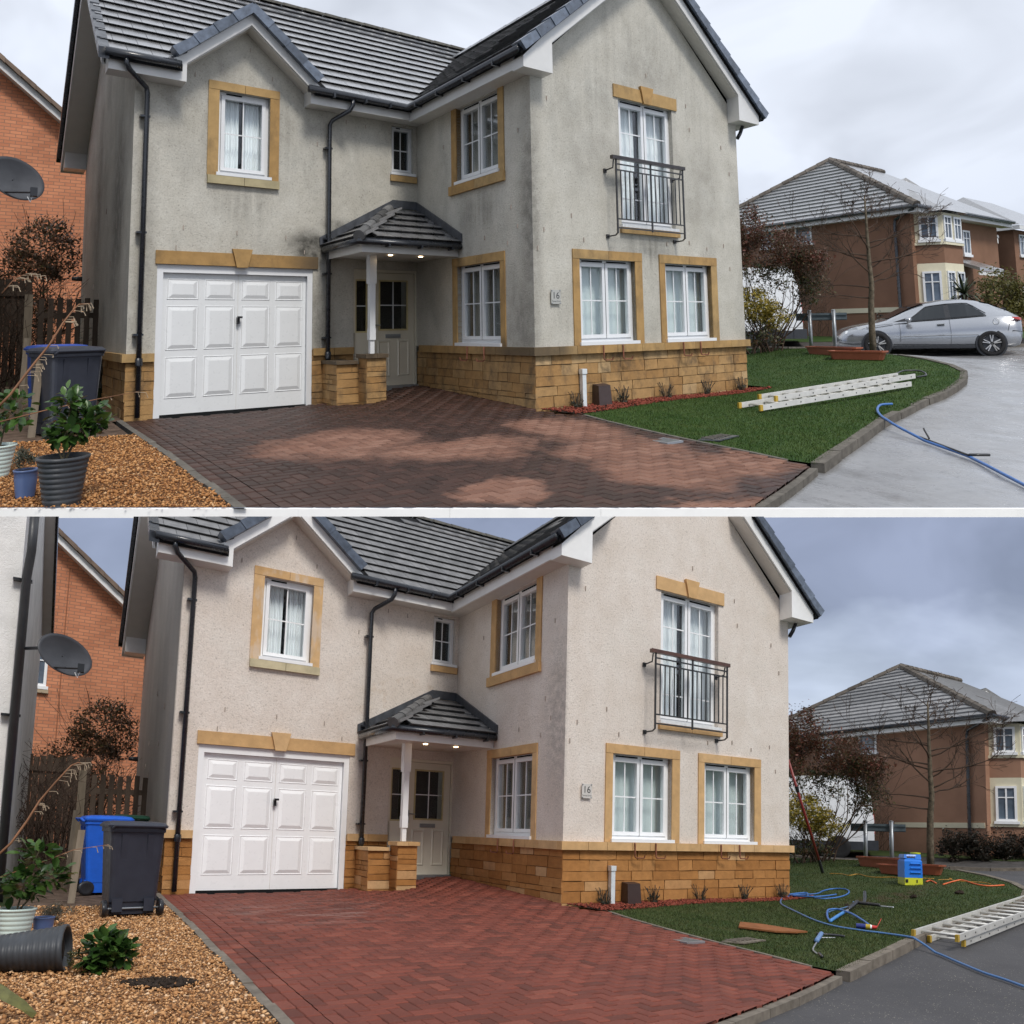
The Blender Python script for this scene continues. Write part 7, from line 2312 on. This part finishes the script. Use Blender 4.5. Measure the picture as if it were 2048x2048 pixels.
def far_greens(S):
    b = S.before
    dk = m_leaf(S, 'darkhedge', [(0.012, 0.014, 0.010), (0.028, 0.024, 0.016), (0.045, 0.03, 0.022)])
    H = thing(S, 'hedge', 'low dark hedge behind the silver car bonnet' if b else 'low dark hedge right of the bare tree trunk', 'hedge', (15.3, 2.6, g(15.3, 2.6)))
    z = g(15.3, 2.6)
    leaf_cloud(S, 'foliage', [((15.2 + i * .5, 2.75 - i * .42, z + .45), (.55, .45, .42), 1100) for i in range(4)], .07, dk, 14, H, shell=.2)
    leaf_cloud(S, 'inner_foliage', [((15.2 + i * .5, 2.75 - i * .42, z + .3), (.42, .35, .36), 500) for i in range(4)], .12, dk, 15, H, shell=.1)
    twig_mass(S, 'bare_shrub', 'thin bare shrub at the foot of the brown wall behind the street sign' + (', grey day' if b else ' and troughs'), 'shrub', (15.4, 5.4, 0.45), (.35, .7, .6), 22, 1.0, MT(S)['twig'], 31, (15.4, 5.4, -.2))
    if b:
        con = m_leaf(S, 'conifer', [(0.05, 0.055, 0.012), (0.10, 0.095, 0.02), (0.14, 0.12, 0.03)])
        T = thing(S, 'conifer_bush', 'golden green conifer bush above the silver car at the right edge', 'bush', (16.9, .0, g(16.9, 0)))
        leaf_cloud(S, 'foliage', [((16.7, .25, .75), (.7, .6, .85), 3200), ((17.2, -.3, .8), (.7, .6, .8), 2200)], .09, con, 16, T, shell=.35)
        P_ = thing(S, 'cordyline_palm', 'dark spiky palm left of the golden conifer', 'palm', (16.0, 1.0, g(16, 1)))
        rnd = random.Random(2)
        mb = MB()
        c = np.array((16.0, .95, 1.0))
        for k in range(70):
            a, e = rnd.uniform(0, 6.28), rnd.uniform(-.5, 1.2)
            l = rnd.uniform(.55, .95)
            dd = np.array((math.cos(a) * math.cos(e), math.sin(a) * math.cos(e), math.sin(e)))
            q1, q2 = c + dd * l * .55, c + dd * l + np.array((0, 0, -.22 * l))
            sd_ = np.cross(dd, (0, 0, 1.0))
            sd_ = sd_ / (np.linalg.norm(sd_) + 1e-6) * .025
            mb.add([tuple(c - sd_), tuple(c + sd_), tuple(q1 + sd_), tuple(q1 - sd_), tuple(q2)], [(0, 1, 2, 3), (3, 2, 4)])
        mb.build(S, 'fronds', simple(S, 'frond_green', (.03, .045, .018), .5), P_)
        MB().tube([(16, .95, -.4), tuple(c)], .08, 8).build(S, 'stem', MT(S)['bark'], P_)

# ------------------------------------------------------------------ build both plots
for S in (AFTER, BEFORE):
    grounds(S)
    house(S, 'grimy cream rendered house with dark algae streaks and wet roof, number 16' if S.before else 'freshly cleaned cream rendered house with orange stone base, number 16')
    neighbour_right(S)
    neighbour_far(S)
    left_side(S)
    bare_tree(S, 'bare young tree in front of the silver car' if S.before else 'bare young tree behind the blue and yellow tank')
    shrubs(S)
    street_sign(S)
    van(S)
    far_greens(S)
    where = ['leftmost, by the white pipe', 'second from the left', 'third from the left', 'fourth from the left', 'rightmost, at the house corner']
    for i, (x, y) in enumerate(((0.66, -0.10), (1.55, -0.12), (2.46, -0.13), (3.45, -0.12), (4.38, -0.11))):
        lavender(S, x, y, 40 + i, 'dry lavender tuft under the ' + ('stained' if S.before else 'cleaned') + ' front wall, ' + where[i], 'lavender tufts along the ' + ('stained' if S.before else 'cleaned') + ' wall')
car(BEFORE)

# ---- before cleaning
S = BEFORE
m = MT(S)
wheelie(S, 'dark grey wheelie bin behind the potted plant at the left', -5.33, 2.35, 0.35, (0.028, 0.032, 0.045), 1.04, 0.60, 0.62)
wheelie(S, 'blue wheelie bin almost hidden behind the dark grey bin', -5.36, 3.3, 0.3, (0.02, 0.07, 0.35), 1.04, 0.55, 0.58)
dark_pot = simple(S, 'dark_pot', (0.038, 0.042, 0.048), 0.5, 0.4, var=0.25)
pot(S, 'ribbed_pot', 'dark grey ribbed pot standing upright with a glossy green shrub', (-5.635, -1.5, g(-5.63, -1.5) - 0.03), (0, 0, 1), 0.38, 0.115, 0.165, dark_pot)
T = thing(S, 'potted_shrub', 'glossy green shrub growing in the upright dark ribbed pot', 'shrub', (-5.63, -1.5, -0.64))
broadleaf(S, T, [((-5.56, -1.48, -0.40), (0.20, 0.16, 0.17), 120), ((-5.62, -1.5, -0.22), (0.12, 0.1, 0.13), 50), ((-5.44, -1.5, -0.36), (0.13, 0.1, 0.13), 55), ((-5.68, -1.5, -0.48), (0.1, 0.1, 0.1), 30)],
          [[(-5.64, -1.5, -0.66), (-5.62, -1.5, -0.45), (-5.60, -1.49, -0.22)], [(-5.62, -1.5, -0.64), (-5.55, -1.5, -0.48), (-5.44, -1.5, -0.33)], [(-5.64, -1.52, -0.65), (-5.70, -1.52, -0.5)], [(-5.60, -1.48, -0.3), (-5.57, -1.48, -0.12)]], 3, 0.085)
pot(S, 'small_pot', 'small blue pot beside the upright dark ribbed pot', (-5.845, -1.1, g(-5.85, -1.1) - 0.01), (0, 0, 1), 0.22, 0.062, 0.08, simple(S, 'slate_blue_pot', (0.075, 0.12, 0.26), 0.45, var=0.1), 1)
T = thing(S, 'small_pot_plant', 'wispy grey green plant in the small blue pot, upright dark pot beside it', 'plant', (-5.85, -1.1, -0.76))
leaf_cloud(S, 'leaves', [((-5.85, -1.08, -0.64), (0.10, 0.09, 0.10), 420)], 0.045, m_leaf(S, 'greygreen', [(0.05, 0.06, 0.04), (0.10, 0.10, 0.075)]), 5, T, shape=0.16, shell=0.1)
pot(S, 'mint_pot', 'pale mint ribbed pot barely in view at the left edge by the upright plant', (-6.03, -0.1, g(-6.03, -.1)), (0, 0, 1), 0.27, 0.105, 0.15, simple(S, 'mint_glaze', (0.52, 0.62, 0.58), 0.35, var=0.05), 7)
T = thing(S, 'leafy_plant', 'dark leafy plant in the mint pot behind the upright potted shrub', 'plant', (-6.03, -0.1, -0.68))
broadleaf(S, T, [((-5.93, -0.1, -0.38), (0.22, 0.18, 0.2), 110)], [[(-6.0, -.1, -.7), (-5.95, -.1, -.4)]], 8, 0.09)


def dry_branch(S, label, pts, r, seed, tufts):
    rnd = random.Random(seed)
    T = thing(S, 'dry_branch', label, 'branch', pts[0])
    MB().tube(pts, [r * (1 - .6 * i / (len(pts) - 1)) for i in range(len(pts))], 6).build(S, 'stem', simple(S, 'reddish_stem', (0.20, 0.10, 0.055), 0.8, 0.2, var=0.25), T, smooth=True)
    mb = MB()
    P = [np.array(p) for p in pts]
    for k in range(tufts):
        t = rnd.uniform(0.15, 1.0) * (len(P) - 1)
        i = min(int(t), len(P) - 2)
        p = P[i] + (P[i + 1] - P[i]) * (t - i)
        dx = rnd.uniform(.03, .09)
        q = p + np.array((dx, rnd.uniform(-.02, .02), rnd.uniform(-.01, .01)))
        mb.tube([p, q, q + np.array((rnd.uniform(.0, .02), 0, -rnd.uniform(.02, .055)))], [.0022, .0025, .004], 4)
    mb.build(S, 'dry_flowers', simple(S, 'straw', (0.40, 0.32, 0.23), 0.9, 0.1), T)
    return T


dry_branch(S, 'bent reddish branch with dry flower heads in front of the dark grey bin', [(-6.05, -0.8, -0.30), (-5.96, -0.8, -0.19), (-5.83, -.8, 0.02), (-5.71, -0.8, 0.20), (-5.62, -.8, .38), (-5.55, -0.8, 0.49), (-5.51, -.8, .535), (-5.43, -0.8, 0.54)], 0.012, 1, 26)
dry_branch(S, 'thin thorny shoot crossing in front of the stained plinth', [(-6.02, -0.8, -0.40), (-5.7, -0.8, -0.33), (-5.35, -0.8, -0.27), (-5.03, -0.8, -0.225)], 0.006, 2, 8)
dry_branch(S, 'short hanging sprig of dry flowers high at the left edge', [(-6.05, -.8, .62), (-5.97, -.8, .74), (-5.90, -.8, .78), (-5.84, -.8, .76)], 0.005, 5, 12)
trough(S, 'longer terracotta trough further back at the bare tree', (8.05, 0.85), (7.72, -0.40), 0.26, 0.17, 'terracotta troughs by the bare tree')
trough(S, 'nearer terracotta trough in front of the bare tree trunk', (7.42, 0.02), (7.60, -0.98), 0.26, 0.17, 'terracotta troughs by the bare tree')
zn, zf = g(2.5, -1.6), g(5.6, -2.1)
ladder(S, 'aluminium extension ladder lying on the green lawn', [((2.52, -1.44), (5.62, -1.98), 0.40, 0.02, zn, zf), ((3.02, -1.42), (6.20, -1.86), 0.30, 0.10, zn, zf)], 11)
ground_tube(S, 'hose', 'blue pressure hose running across the wet grey road', 'hose', [(3.96, -2.86, .03), (3.74, -2.81, .04), (3.37, -2.96, .02), (2.95, -3.3, .01), (2.58, -3.89, -.07), (2.29, -4.39, -.07), (2.14, -4.58, -.07), (1.82, -4.91, -.07), (1.2, -5.5, -.07), (0.4, -6.2, -.07)], 0.016, m['hose'])
T = thing(S, 'washer_lance', 'black lance lying on the blue hose across the wet road', 'lance', (2.3, -4.3, g(2.3, -4.3)))
ground_tube(S, 'tube', '', '', [(2.66, -3.80, -.05), (2.42, -4.18, -.05), (2.2, -4.50, -.045)], 0.011, m['black'], parent=T)
ground_tube(S, 'trigger_handle', '', '', [(2.2, -4.5, -.045), (2.24, -4.56, -.04), (2.36, -4.63, -.05)], 0.015, m['black'], parent=T)
ground_tube(S, 'side_stub', '', '', [(2.56, -3.95, -.03), (2.64, -3.86, .06)], 0.010, m['black'], parent=T)
ground_tube(S, 'strap', 'dark looped strap at the far end of the ladder', 'strap', [(6.2, -1.82, .05), (6.55, -1.80, .05), (6.75, -1.98, .03), (6.55, -2.16, .01), (6.3, -2.12, .02)], 0.014, m['black'])

# ---- after cleaning
S = AFTER
m = MT(S)
wheelie(S, 'dark grey wheelie bin standing on the gravel with wheels towards the drive', -5.12, 1.05, 0.10, (0.030, 0.031, 0.034), 1.03, 0.56, 0.60)
wheelie(S, 'bright blue wheelie bin behind the dark grey bin', -5.30, 3.35, -1.45, (0.012, 0.10, 0.52), 1.06, 0.50, 0.56)
wheelie(S, 'green lidded bin behind the bright blue bin', -4.92, 4.75, 0.0, (0.01, 0.05, 0.03), 1.06, 0.50, 0.56)
dark_pot = simple(S, 'dark_pot', (0.038, 0.042, 0.048), 0.5, 0.4, var=0.25)
gz_ = g(-5.9, -1.8)
pot(S, 'ribbed_pot', 'dark grey ribbed pot lying tipped over on the gravel', (-6.19, -1.72, gz_ + 0.125), (0.50, -0.11, 0.030), 0.50, 0.12, 0.165, dark_pot, ribs=12)
T = thing(S, 'uprooted_shrub', 'glossy green shrub lying on the gravel at the mouth of the tipped pot', 'shrub', (-5.5, -1.9, g(-5.5, -1.9)))
zz = g(-5.45, -1.93)
broadleaf(S, T, [((-5.47, -1.93, zz + 0.17), (0.18, 0.17, 0.16), 150), ((-5.36, -1.95, zz + 0.14), (0.14, 0.13, 0.12), 80), ((-5.52, -2.02, zz + 0.07), (0.13, 0.12, 0.08), 60)],
          [[(-5.70, -1.86, zz + .13), (-5.55, -1.9, zz + .13), (-5.38, -1.94, zz + .12)], [(-5.66, -1.88, zz + .10), (-5.5, -1.98, zz + .08)]], 4, 0.085)
leaf_cloud(S, 'moss', [((-5.64, -1.90, zz + .10), (0.07, 0.09, 0.08), 260)], 0.03, m_leaf(S, 'moss', [(0.05, 0.06, 0.02), (0.09, 0.09, 0.03)]), 5, T, shape=0.2)
T = thing(S, 'soil_spill', 'dark spilt soil on the gravel between tipped pot and drive', 'soil', (-5.13, -2.5, g(-5.13, -2.5)))
o = pebbles(S, 'crumbs', [(-5.38, -2.40), (-5.2, -2.33), (-5.0, -2.42), (-4.90, -2.58), (-5.1, -2.68), (-5.30, -2.54)], 2200, 0.013, m['soil'], 12, parent=T)
pot(S, 'mint_pot', 'pale mint ribbed pot at the left edge above the tipped pot', (-6.085, -0.6, g(-6.08, -.6)), (0, 0, 1), 0.30, 0.10, 0.145, simple(S, 'mint_glaze', (0.52, 0.62, 0.58), 0.35, var=0.05), 7)
T = thing(S, 'leafy_plant', 'dark leafy plant growing in the pale mint pot, tipped pot below', 'plant', (-6.08, -0.6, -0.66))
broadleaf(S, T, [((-6.05, -0.6, -0.45), (0.20, 0.18, 0.18), 100), ((-5.83, -0.6, -0.38), (0.18, 0.15, 0.13), 60), ((-5.95, -0.6, -0.18), (0.2, 0.15, 0.12), 40)],
          [[(-6.08, -.6, -.68), (-6.04, -.6, -.45), (-5.95, -.6, -.15)], [(-6.06, -.6, -.66), (-5.95, -.6, -.5), (-5.75, -.6, -.36)]], 9, 0.095)
pot(S, 'small_pot', 'small blue pot half hidden behind the tipped pot', (-5.88, -0.45, g(-5.88, -.45)), (0, 0, 1), 0.2, 0.06, 0.08, simple(S, 'slate_blue_pot', (0.075, 0.12, 0.26), 0.45, var=0.1), 1)
T = thing(S, 'dry_tuft', 'dry grey tuft behind the mouth of the tipped pot', 'plant', (-5.80, -0.3, g(-5.8, -.3)))
leaf_cloud(S, 'leaves', [((-5.80, -0.25, -0.76), (0.13, 0.12, 0.13), 700)], 0.05, m_leaf(S, 'drygrey', [(0.10, 0.10, 0.07), (0.20, 0.17, 0.12)]), 6, T, shape=0.14, shell=0.1)
dry_branch(S, 'bent dry branch with pale flower heads left of the bright blue bin', [(-6.30, -0.6, -0.27), (-6.16, -0.6, -0.10), (-6.06, -.6, 0.09), (-5.98, -0.6, 0.27), (-5.88, -.6, .43), (-5.77, -0.6, 0.59), (-5.72, -.6, .62), (-5.66, -0.6, 0.61)], 0.012, 3, 26)
dry_branch(S, 'thin thorny shoot pointing at the dark grey bin', [(-6.25, -0.6, -0.40), (-5.95, -0.6, -0.27), (-5.7, -0.6, -0.15), (-5.43, -0.6, -0.10)], 0.006, 4, 8)
T = thing(S, 'strap_leaf', 'broad olive strap leaf in the lower left corner', 'leaf', (-6.0, -3.1, -0.95))
mb = MB()
L_ = [(-6.10, -3.05, -0.80), (-5.99, -3.1, -0.865), (-5.92, -3.12, -0.92), (-5.86, -3.14, -0.99)]
for i in range(3):
    a, b = np.array(L_[i]), np.array(L_[i + 1])
    w0, w1 = (0.05, 0.045, 0.03, 0.006)[i], (0.05, 0.045, 0.03, 0.006)[i + 1]
    u = np.array((0.02, -0.6, -0.8))
    v = np.array((0.02, 0.0, 0.02))
    mb.add([tuple(a + u * w0), tuple(a + v), tuple(b + v), tuple(b + u * w1), tuple(a - u * w0), tuple(b - u * w1)], [(0, 1, 2, 3), (1, 4, 5, 2)])
mb.build(S, 'blade', simple(S, 'olive_leaf', (0.10, 0.10, 0.025), 0.4, var=0.3, scale=20), T)
trough(S, 'longest terracotta trough, at the back below the street sign', (7.95, 0.80), (7.66, -0.35), 0.28, 0.20, 'terracotta troughs by the tank')
trough(S, 'short terracotta trough left of the blue and yellow tank', (7.30, -0.02), (7.18, -0.62), 0.26, 0.17, 'terracotta troughs by the tank')
trough(S, 'terracotta trough right of the blue and yellow tank', (7.42, -0.42), (7.54, -1.02), 0.26, 0.18, 'terracotta troughs by the tank')
zn, zf = g(2.7, -3.45) - 0.06, g(5.9, -2.8) - 0.04
ladder(S, 'aluminium ladder lying on the road at the lawn kerb', [((2.74, -3.22), (6.9, -2.62), 0.46, 0.085, zn, zf), ((3.0, -3.26), (7.0, -2.66), 0.36, 0.01, zn, zf)], 13)
hm = m['hose']
ground_tube(S, 'hose', 'long pale blue hose trailing from the house corner across the kerb', 'hose', [(4.41, -.07), (4.25, -.2), (3.9, -.45), (3.45, -.84), (2.97, -1.45), (2.6, -2.0), (2.45, -2.4), (2.5, -2.75), (2.58, -3.0), (2.56, -3.32, .02), (2.47, -3.61, -.07), (2.29, -3.92, -.07), (2.07, -4.3, -.07), (1.95, -4.6, -.07), (1.6, -5.2, -.07), (1.0, -5.9, -.07)], 0.013, simple(S, 'pale_blue_hose', (0.06, 0.16, 0.36), 0.4))
ground_tube(S, 'hose', 'blue hose coiled in loops at the house corner', 'hose', [(4.45, -.12), (4.8, -.02), (5.1, -.22), (5.4, -.15), (5.62, -.2), (5.66, -.4), (5.4, -.62), (5.0, -.72), (4.7, -.62), (4.8, -.3), (5.0, -.1, .02), (4.7, .0, .02), (4.6, -.2, .02), (4.75, -.5, .02), (5.1, -.6, .02)], 0.013, hm)
T = thing(S, 'washer_gun', 'black pressure washer gun with blue hose on the lawn behind the spray can', 'washer gun', (3.9, -1.7, g(3.9, -1.7)))
ground_tube(S, 'hose', '', '', [(2.66, -2.19), (2.9, -1.98, .02), (3.25, -1.75, .05), (3.42, -1.78, .05), (3.3, -2.05, .04), (3.1, -2.32, .02), (2.9, -2.56)], 0.014, hm, parent=T)
ground_tube(S, 'hose_sleeve', '', '', [(2.66, -2.19), (3.0, -2.05, .01), (3.33, -1.92, .02)], 0.022, simple(S, 'bright_blue_sleeve', (0.05, 0.22, 0.55), 0.4), parent=T)
ground_tube(S, 'swivel', '', '', [(3.33, -1.92, .02), (3.63, -1.79, .02)], 0.018, m['steel'], parent=T)
ground_tube(S, 'grip', '', '', [(3.63, -1.79, .02), (4.27, -1.51, .05)], 0.030, m['black'], parent=T)
ground_tube(S, 'barrel', '', '', [(4.22, -1.52, .05), (4.28, -1.70, .04), (4.34, -1.82, .03)], 0.024, m['black'], parent=T)
ground_tube(S, 'side_handle', '', '', [(4.3, -1.6, .04), (4.45, -1.52, .10), (4.6, -1.42, .17)], 0.022, m['black'], parent=T)
ground_tube(S, 'nozzle', '', '', [(4.34, -1.82, .03), (4.42, -1.98, .02)], 0.012, m['steel'], parent=T)
ground_tube(S, 'thin_hose', 'thin pale blue hose end lying behind the pressure washer gun', 'hose', [(3.3, -1.70), (3.6, -1.58), (3.98, -1.49), (4.35, -1.38), (4.5, -1.3, .03)], 0.011, simple(S, 'pale_blue_hose', (0.06, 0.16, 0.36), 0.4))
T = thing(S, 'spray_lance', 'blue gripped spray lance with bent grey tube on the lawn near the drive', 'lance', (1.4, -2.9, g(1.4, -2.9)))
ground_tube(S, 'tube', '', '', [(0.95, -3.28, .01), (1.0, -3.18, .01), (1.12, -3.06, .01), (1.43, -2.88, .01)], 0.009, m['steel'], parent=T)
ground_tube(S, 'nozzle', '', '', [(0.88, -3.34, .01), (0.97, -3.24, .01)], 0.017, m['black'], parent=T)
ground_tube(S, 'grip', '', '', [(1.43, -2.88, .01), (1.78, -2.69, .02)], 0.026, simple(S, 'dusty_blue', (0.12, 0.22, 0.42), 0.5), parent=T)
ground_tube(S, 'trigger_arm', '', '', [(1.74, -2.66, .03), (1.84, -2.72, .02), (1.93, -2.80, .015), (1.97, -2.86, .01)], 0.014, m['black'], parent=T)
ground_tube(S, 'trigger_rail', '', '', [(1.70, -2.70, .0), (1.88, -2.80, .0)], 0.008, m['steel'], parent=T)
# spray can
T = thing(S, 'spray_can', 'blue and yellow spray can with red cap and straw lying on the lawn', 'spray can', (2.66, -2.72, g(2.66, -2.72)))
a = np.array((2.585, -2.60, g(2.6, -2.62) + 0.036))
ax = np.array((0.10, -0.165, 0.0))
ax /= np.linalg.norm(ax)
for (h0, h1, r0, r1, c_, nm) in ((0.0, 0.105, .034, .034, (0.015, 0.025, 0.16), 'can_body'), (0.105, 0.155, .0342, .0342, (0.42, 0.30, 0.02), 'label_band'), (0.155, 0.175, .034, .022, (0.72, 0.72, 0.70), 'shoulder'), (0.175, 0.225, .026, .020, (0.50, 0.03, 0.025), 'cap')):
    MB().lathe([(0.0, h0), (r0, h0), (r1, h1), (0.0, h1)], a, 16, ax).build(S, nm, simple(S, nm + '_colour', c_, 0.3, 0.5, var=0.08), T, smooth=False)
MB().tube([tuple(a + ax * .225), tuple(a + ax * .23 + np.array((.12, .02, .10)))], 0.0035, 5).build(S, 'straw', simple(S, 'red_straw', (0.5, 0.03, 0.02), 0.4), T)
# sprayer tank
T = thing(S, 'sprayer_tank', 'blue and yellow sprayer tank standing on the lawn before the terracotta troughs', 'tank', (6.55, -1.0, g(6.55, -1.0)))
rt_, bk_ = np.array((0.82, -0.57)), np.array((0.57, 0.82))
c0 = np.array((6.58, -0.98))
zt = g(6.55, -1.0) - 0.01
PT = lambda u, v, z: (*(c0 + rt_ * u * .72 + bk_ * v), zt + z)


def slab(mb, u0, u1, v0, v1, z0_, z1_, e=0.0):
    mb.hexa([PT(u0, v0, z0_), PT(u1, v0, z0_), PT(u1, v1, z0_), PT(u0, v1, z0_), PT(u0 + e, v0 + e, z1_), PT(u1 - e, v0 + e, z1_), PT(u1 - e, v1 - e, z1_), PT(u0 + e, v1 - e, z1_)])
    return mb


blue = simple(S, 'tank_blue', (0.015, 0.16, 0.60), 0.35, 0.5, var=0.06)
yl = simple(S, 'tank_yellow', (0.52, 0.55, 0.03), 0.4, 0.5, var=0.06)
slab(MB(), -.205, .205, -.13, .13, 0.0, .125, .002).build(S, 'base', yl, T)
mb = slab(MB(), -.205, .205, -.125, .125, .127, .40, .004)
slab(mb, -.201, .201, -.12, .12, .40, .455, .035)
slab(mb, -.195, -.13, -.10, .10, .455, .515, .01)
slab(mb, .06, .20, -.10, .10, .44, .52, .01)
slab(mb, -.14, .08, -.10, .10, .487, .515, .008)
mb.build(S, 'tank_body', blue, T)
for i in range(3):
    z_ = .19 + i * .075
    MB().hexa([PT(-.10, -.127, z_), PT(.17, -.127, z_), PT(.17, -.12, z_), PT(-.10, -.12, z_), PT(-.07, -.145, z_ + .022), PT(.14, -.145, z_ + .022), PT(.14, -.12, z_ + .045), PT(-.07, -.12, z_ + .045)]).build(S, 'moulded_rib', blue, T)
MB().lathe([(0.0, .0), (.075, .0), (.08, .012), (.08, .03), (.0, .034)], PT(.13, 0, .52), 18).build(S, 'filler_cap', yl, T)
MB().hexa([PT(-.19, -.134, .045), PT(-.13, -.134, .045), PT(-.13, -.128, .045), PT(-.19, -.128, .045), PT(-.19, -.134, .10), PT(-.13, -.134, .10), PT(-.13, -.128, .10), PT(-.19, -.128, .10)]).build(S, 'vent_grille', m['black'], T)
MB().hexa([PT(.06, -.135, .045), PT(.085, -.135, .045), PT(.085, -.128, .045), PT(.06, -.128, .045), PT(.06, -.135, .095), PT(.085, -.135, .095), PT(.085, -.128, .095), PT(.06, -.128, .095)]).build(S, 'switch', m['black'], T)
ycord = simple(S, 'yellow_cord', (0.42, 0.22, 0.03), 0.5)
ocord = simple(S, 'orange_cord', (0.62, 0.12, 0.03), 0.5)
ground_tube(S, 'cord', 'thin yellow cord from the red pole foot to the tank', 'cord', [(6.81, .72), (6.84, .5), (6.77, .28), (6.93, .21), (6.79, -.1), (6.82, -.29), (6.92, -.45), (6.94, -.6), (7.05, -.85), (7.16, -1.07)], 0.008, ycord)
ground_tube(S, 'cord', 'short bright orange cord beside the tank base', 'cord', [(6.82, -1.12), (6.95, -1.12), (6.79, -1.30)], 0.014, ocord)
ground_tube(S, 'cord', 'long bright orange cord curving across the lawn right of the tank', 'cord', [(6.76, -1.43), (7.16, -1.42), (7.3, -1.47), (7.11, -1.79), (7.12, -1.96), (7.37, -2.08)], 0.013, ocord)
ground_tube(S, 'cord', 'thin yellow cord looping beside the long orange cord', 'cord', [(7.10, -1.16), (7.29, -1.29), (7.36, -1.22), (7.21, -1.38), (7.31, -1.65), (7.39, -1.76), (7.33, -1.9)], 0.007, ycord)
# red pole against the house corner
T = thing(S, 'pole', 'long dark red pole leaning against the house corner by the yellow bush', 'pole', (6.83, .88, g(6.83, .88)))
a, b = np.array((6.83, .88, g(6.83, .88))), np.array((4.80, .88, 3.75))
MB().tube([tuple(a + (b - a) * .06), tuple(a + (b - a) * .5)], 0.026, 8).build(S, 'lower_section', simple(S, 'dark_red_pole', (0.20, 0.022, 0.018), 0.35), T, smooth=True)
MB().tube([tuple(a + (b - a) * .5), tuple(b)], 0.021, 8).build(S, 'upper_section', simple(S, 'dark_red_pole', (0.20, 0.022, 0.018), 0.35), T, smooth=True)
MB().tube([tuple(a), tuple(a + (b - a) * .06)], 0.030, 8).build(S, 'foot', m['black'], T)
MB().tube([tuple(a + (b - a) * .36), tuple(a + (b - a) * .385)], 0.034, 8).build(S, 'clamp', m['black'], T)
# brown board on the grass
T = thing(S, 'board', 'flat brown board lying on the lawn beside the drain cover', 'board', (1.5, -2.1, g(1.5, -2.1)))
pl_ = [(1.49, -1.75), (1.63, -1.95), (1.66, -2.15), (1.74, -2.54), (1.39, -2.36), (1.16, -2.04)]
pl_ = [(1.20, -1.98), (1.47, -1.77), (1.62, -1.98), (1.68, -2.2), (1.76, -2.52), (1.60, -2.48), (1.40, -2.34)]
MB().prism([(x, y, g(x, y) + .025) for x, y in pl_], (0, 0, .018)).build(S, 'sheet', simple(S, 'brown_board', (0.23, 0.088, 0.032), 0.8, 0.2, var=0.2, scale=10), T)
# clods on the worn strip
rnd = random.Random(17)
for x, y, r, lab in ((4.25, -1.35, .035, 'small dark clod of soil on the worn lawn just right of the washer gun'), (5.55, -1.62, .05, 'dark clod of soil on the worn lawn midway between washer gun and ladder'), (6.25, -1.95, .055, 'largest dark clod of soil, beside the far end of the ladder')):
    c = np.array((x, y, g(x, y) + r * .3))
    mb = MB().lathe([(0.0, -r * .6), (r * .9, -r * .3), (r, .1 * r), (r * .6, r * .7), (0.0, r * .8)], c, 7)
    mb.v = [tuple(np.array(p) + np.array((rnd.gauss(0, r * .15), rnd.gauss(0, r * .15), rnd.gauss(0, r * .1)))) for p in mb.v]
    tag(mb.build(S, 'soil_clod', m['soil']), lab, 'clod', 'soil clods on the worn lawn')

for o in list(bpy.data.objects):          # nothing empty is kept
    if o.type == 'EMPTY' and not o.children:
        bpy.data.objects.remove(o)
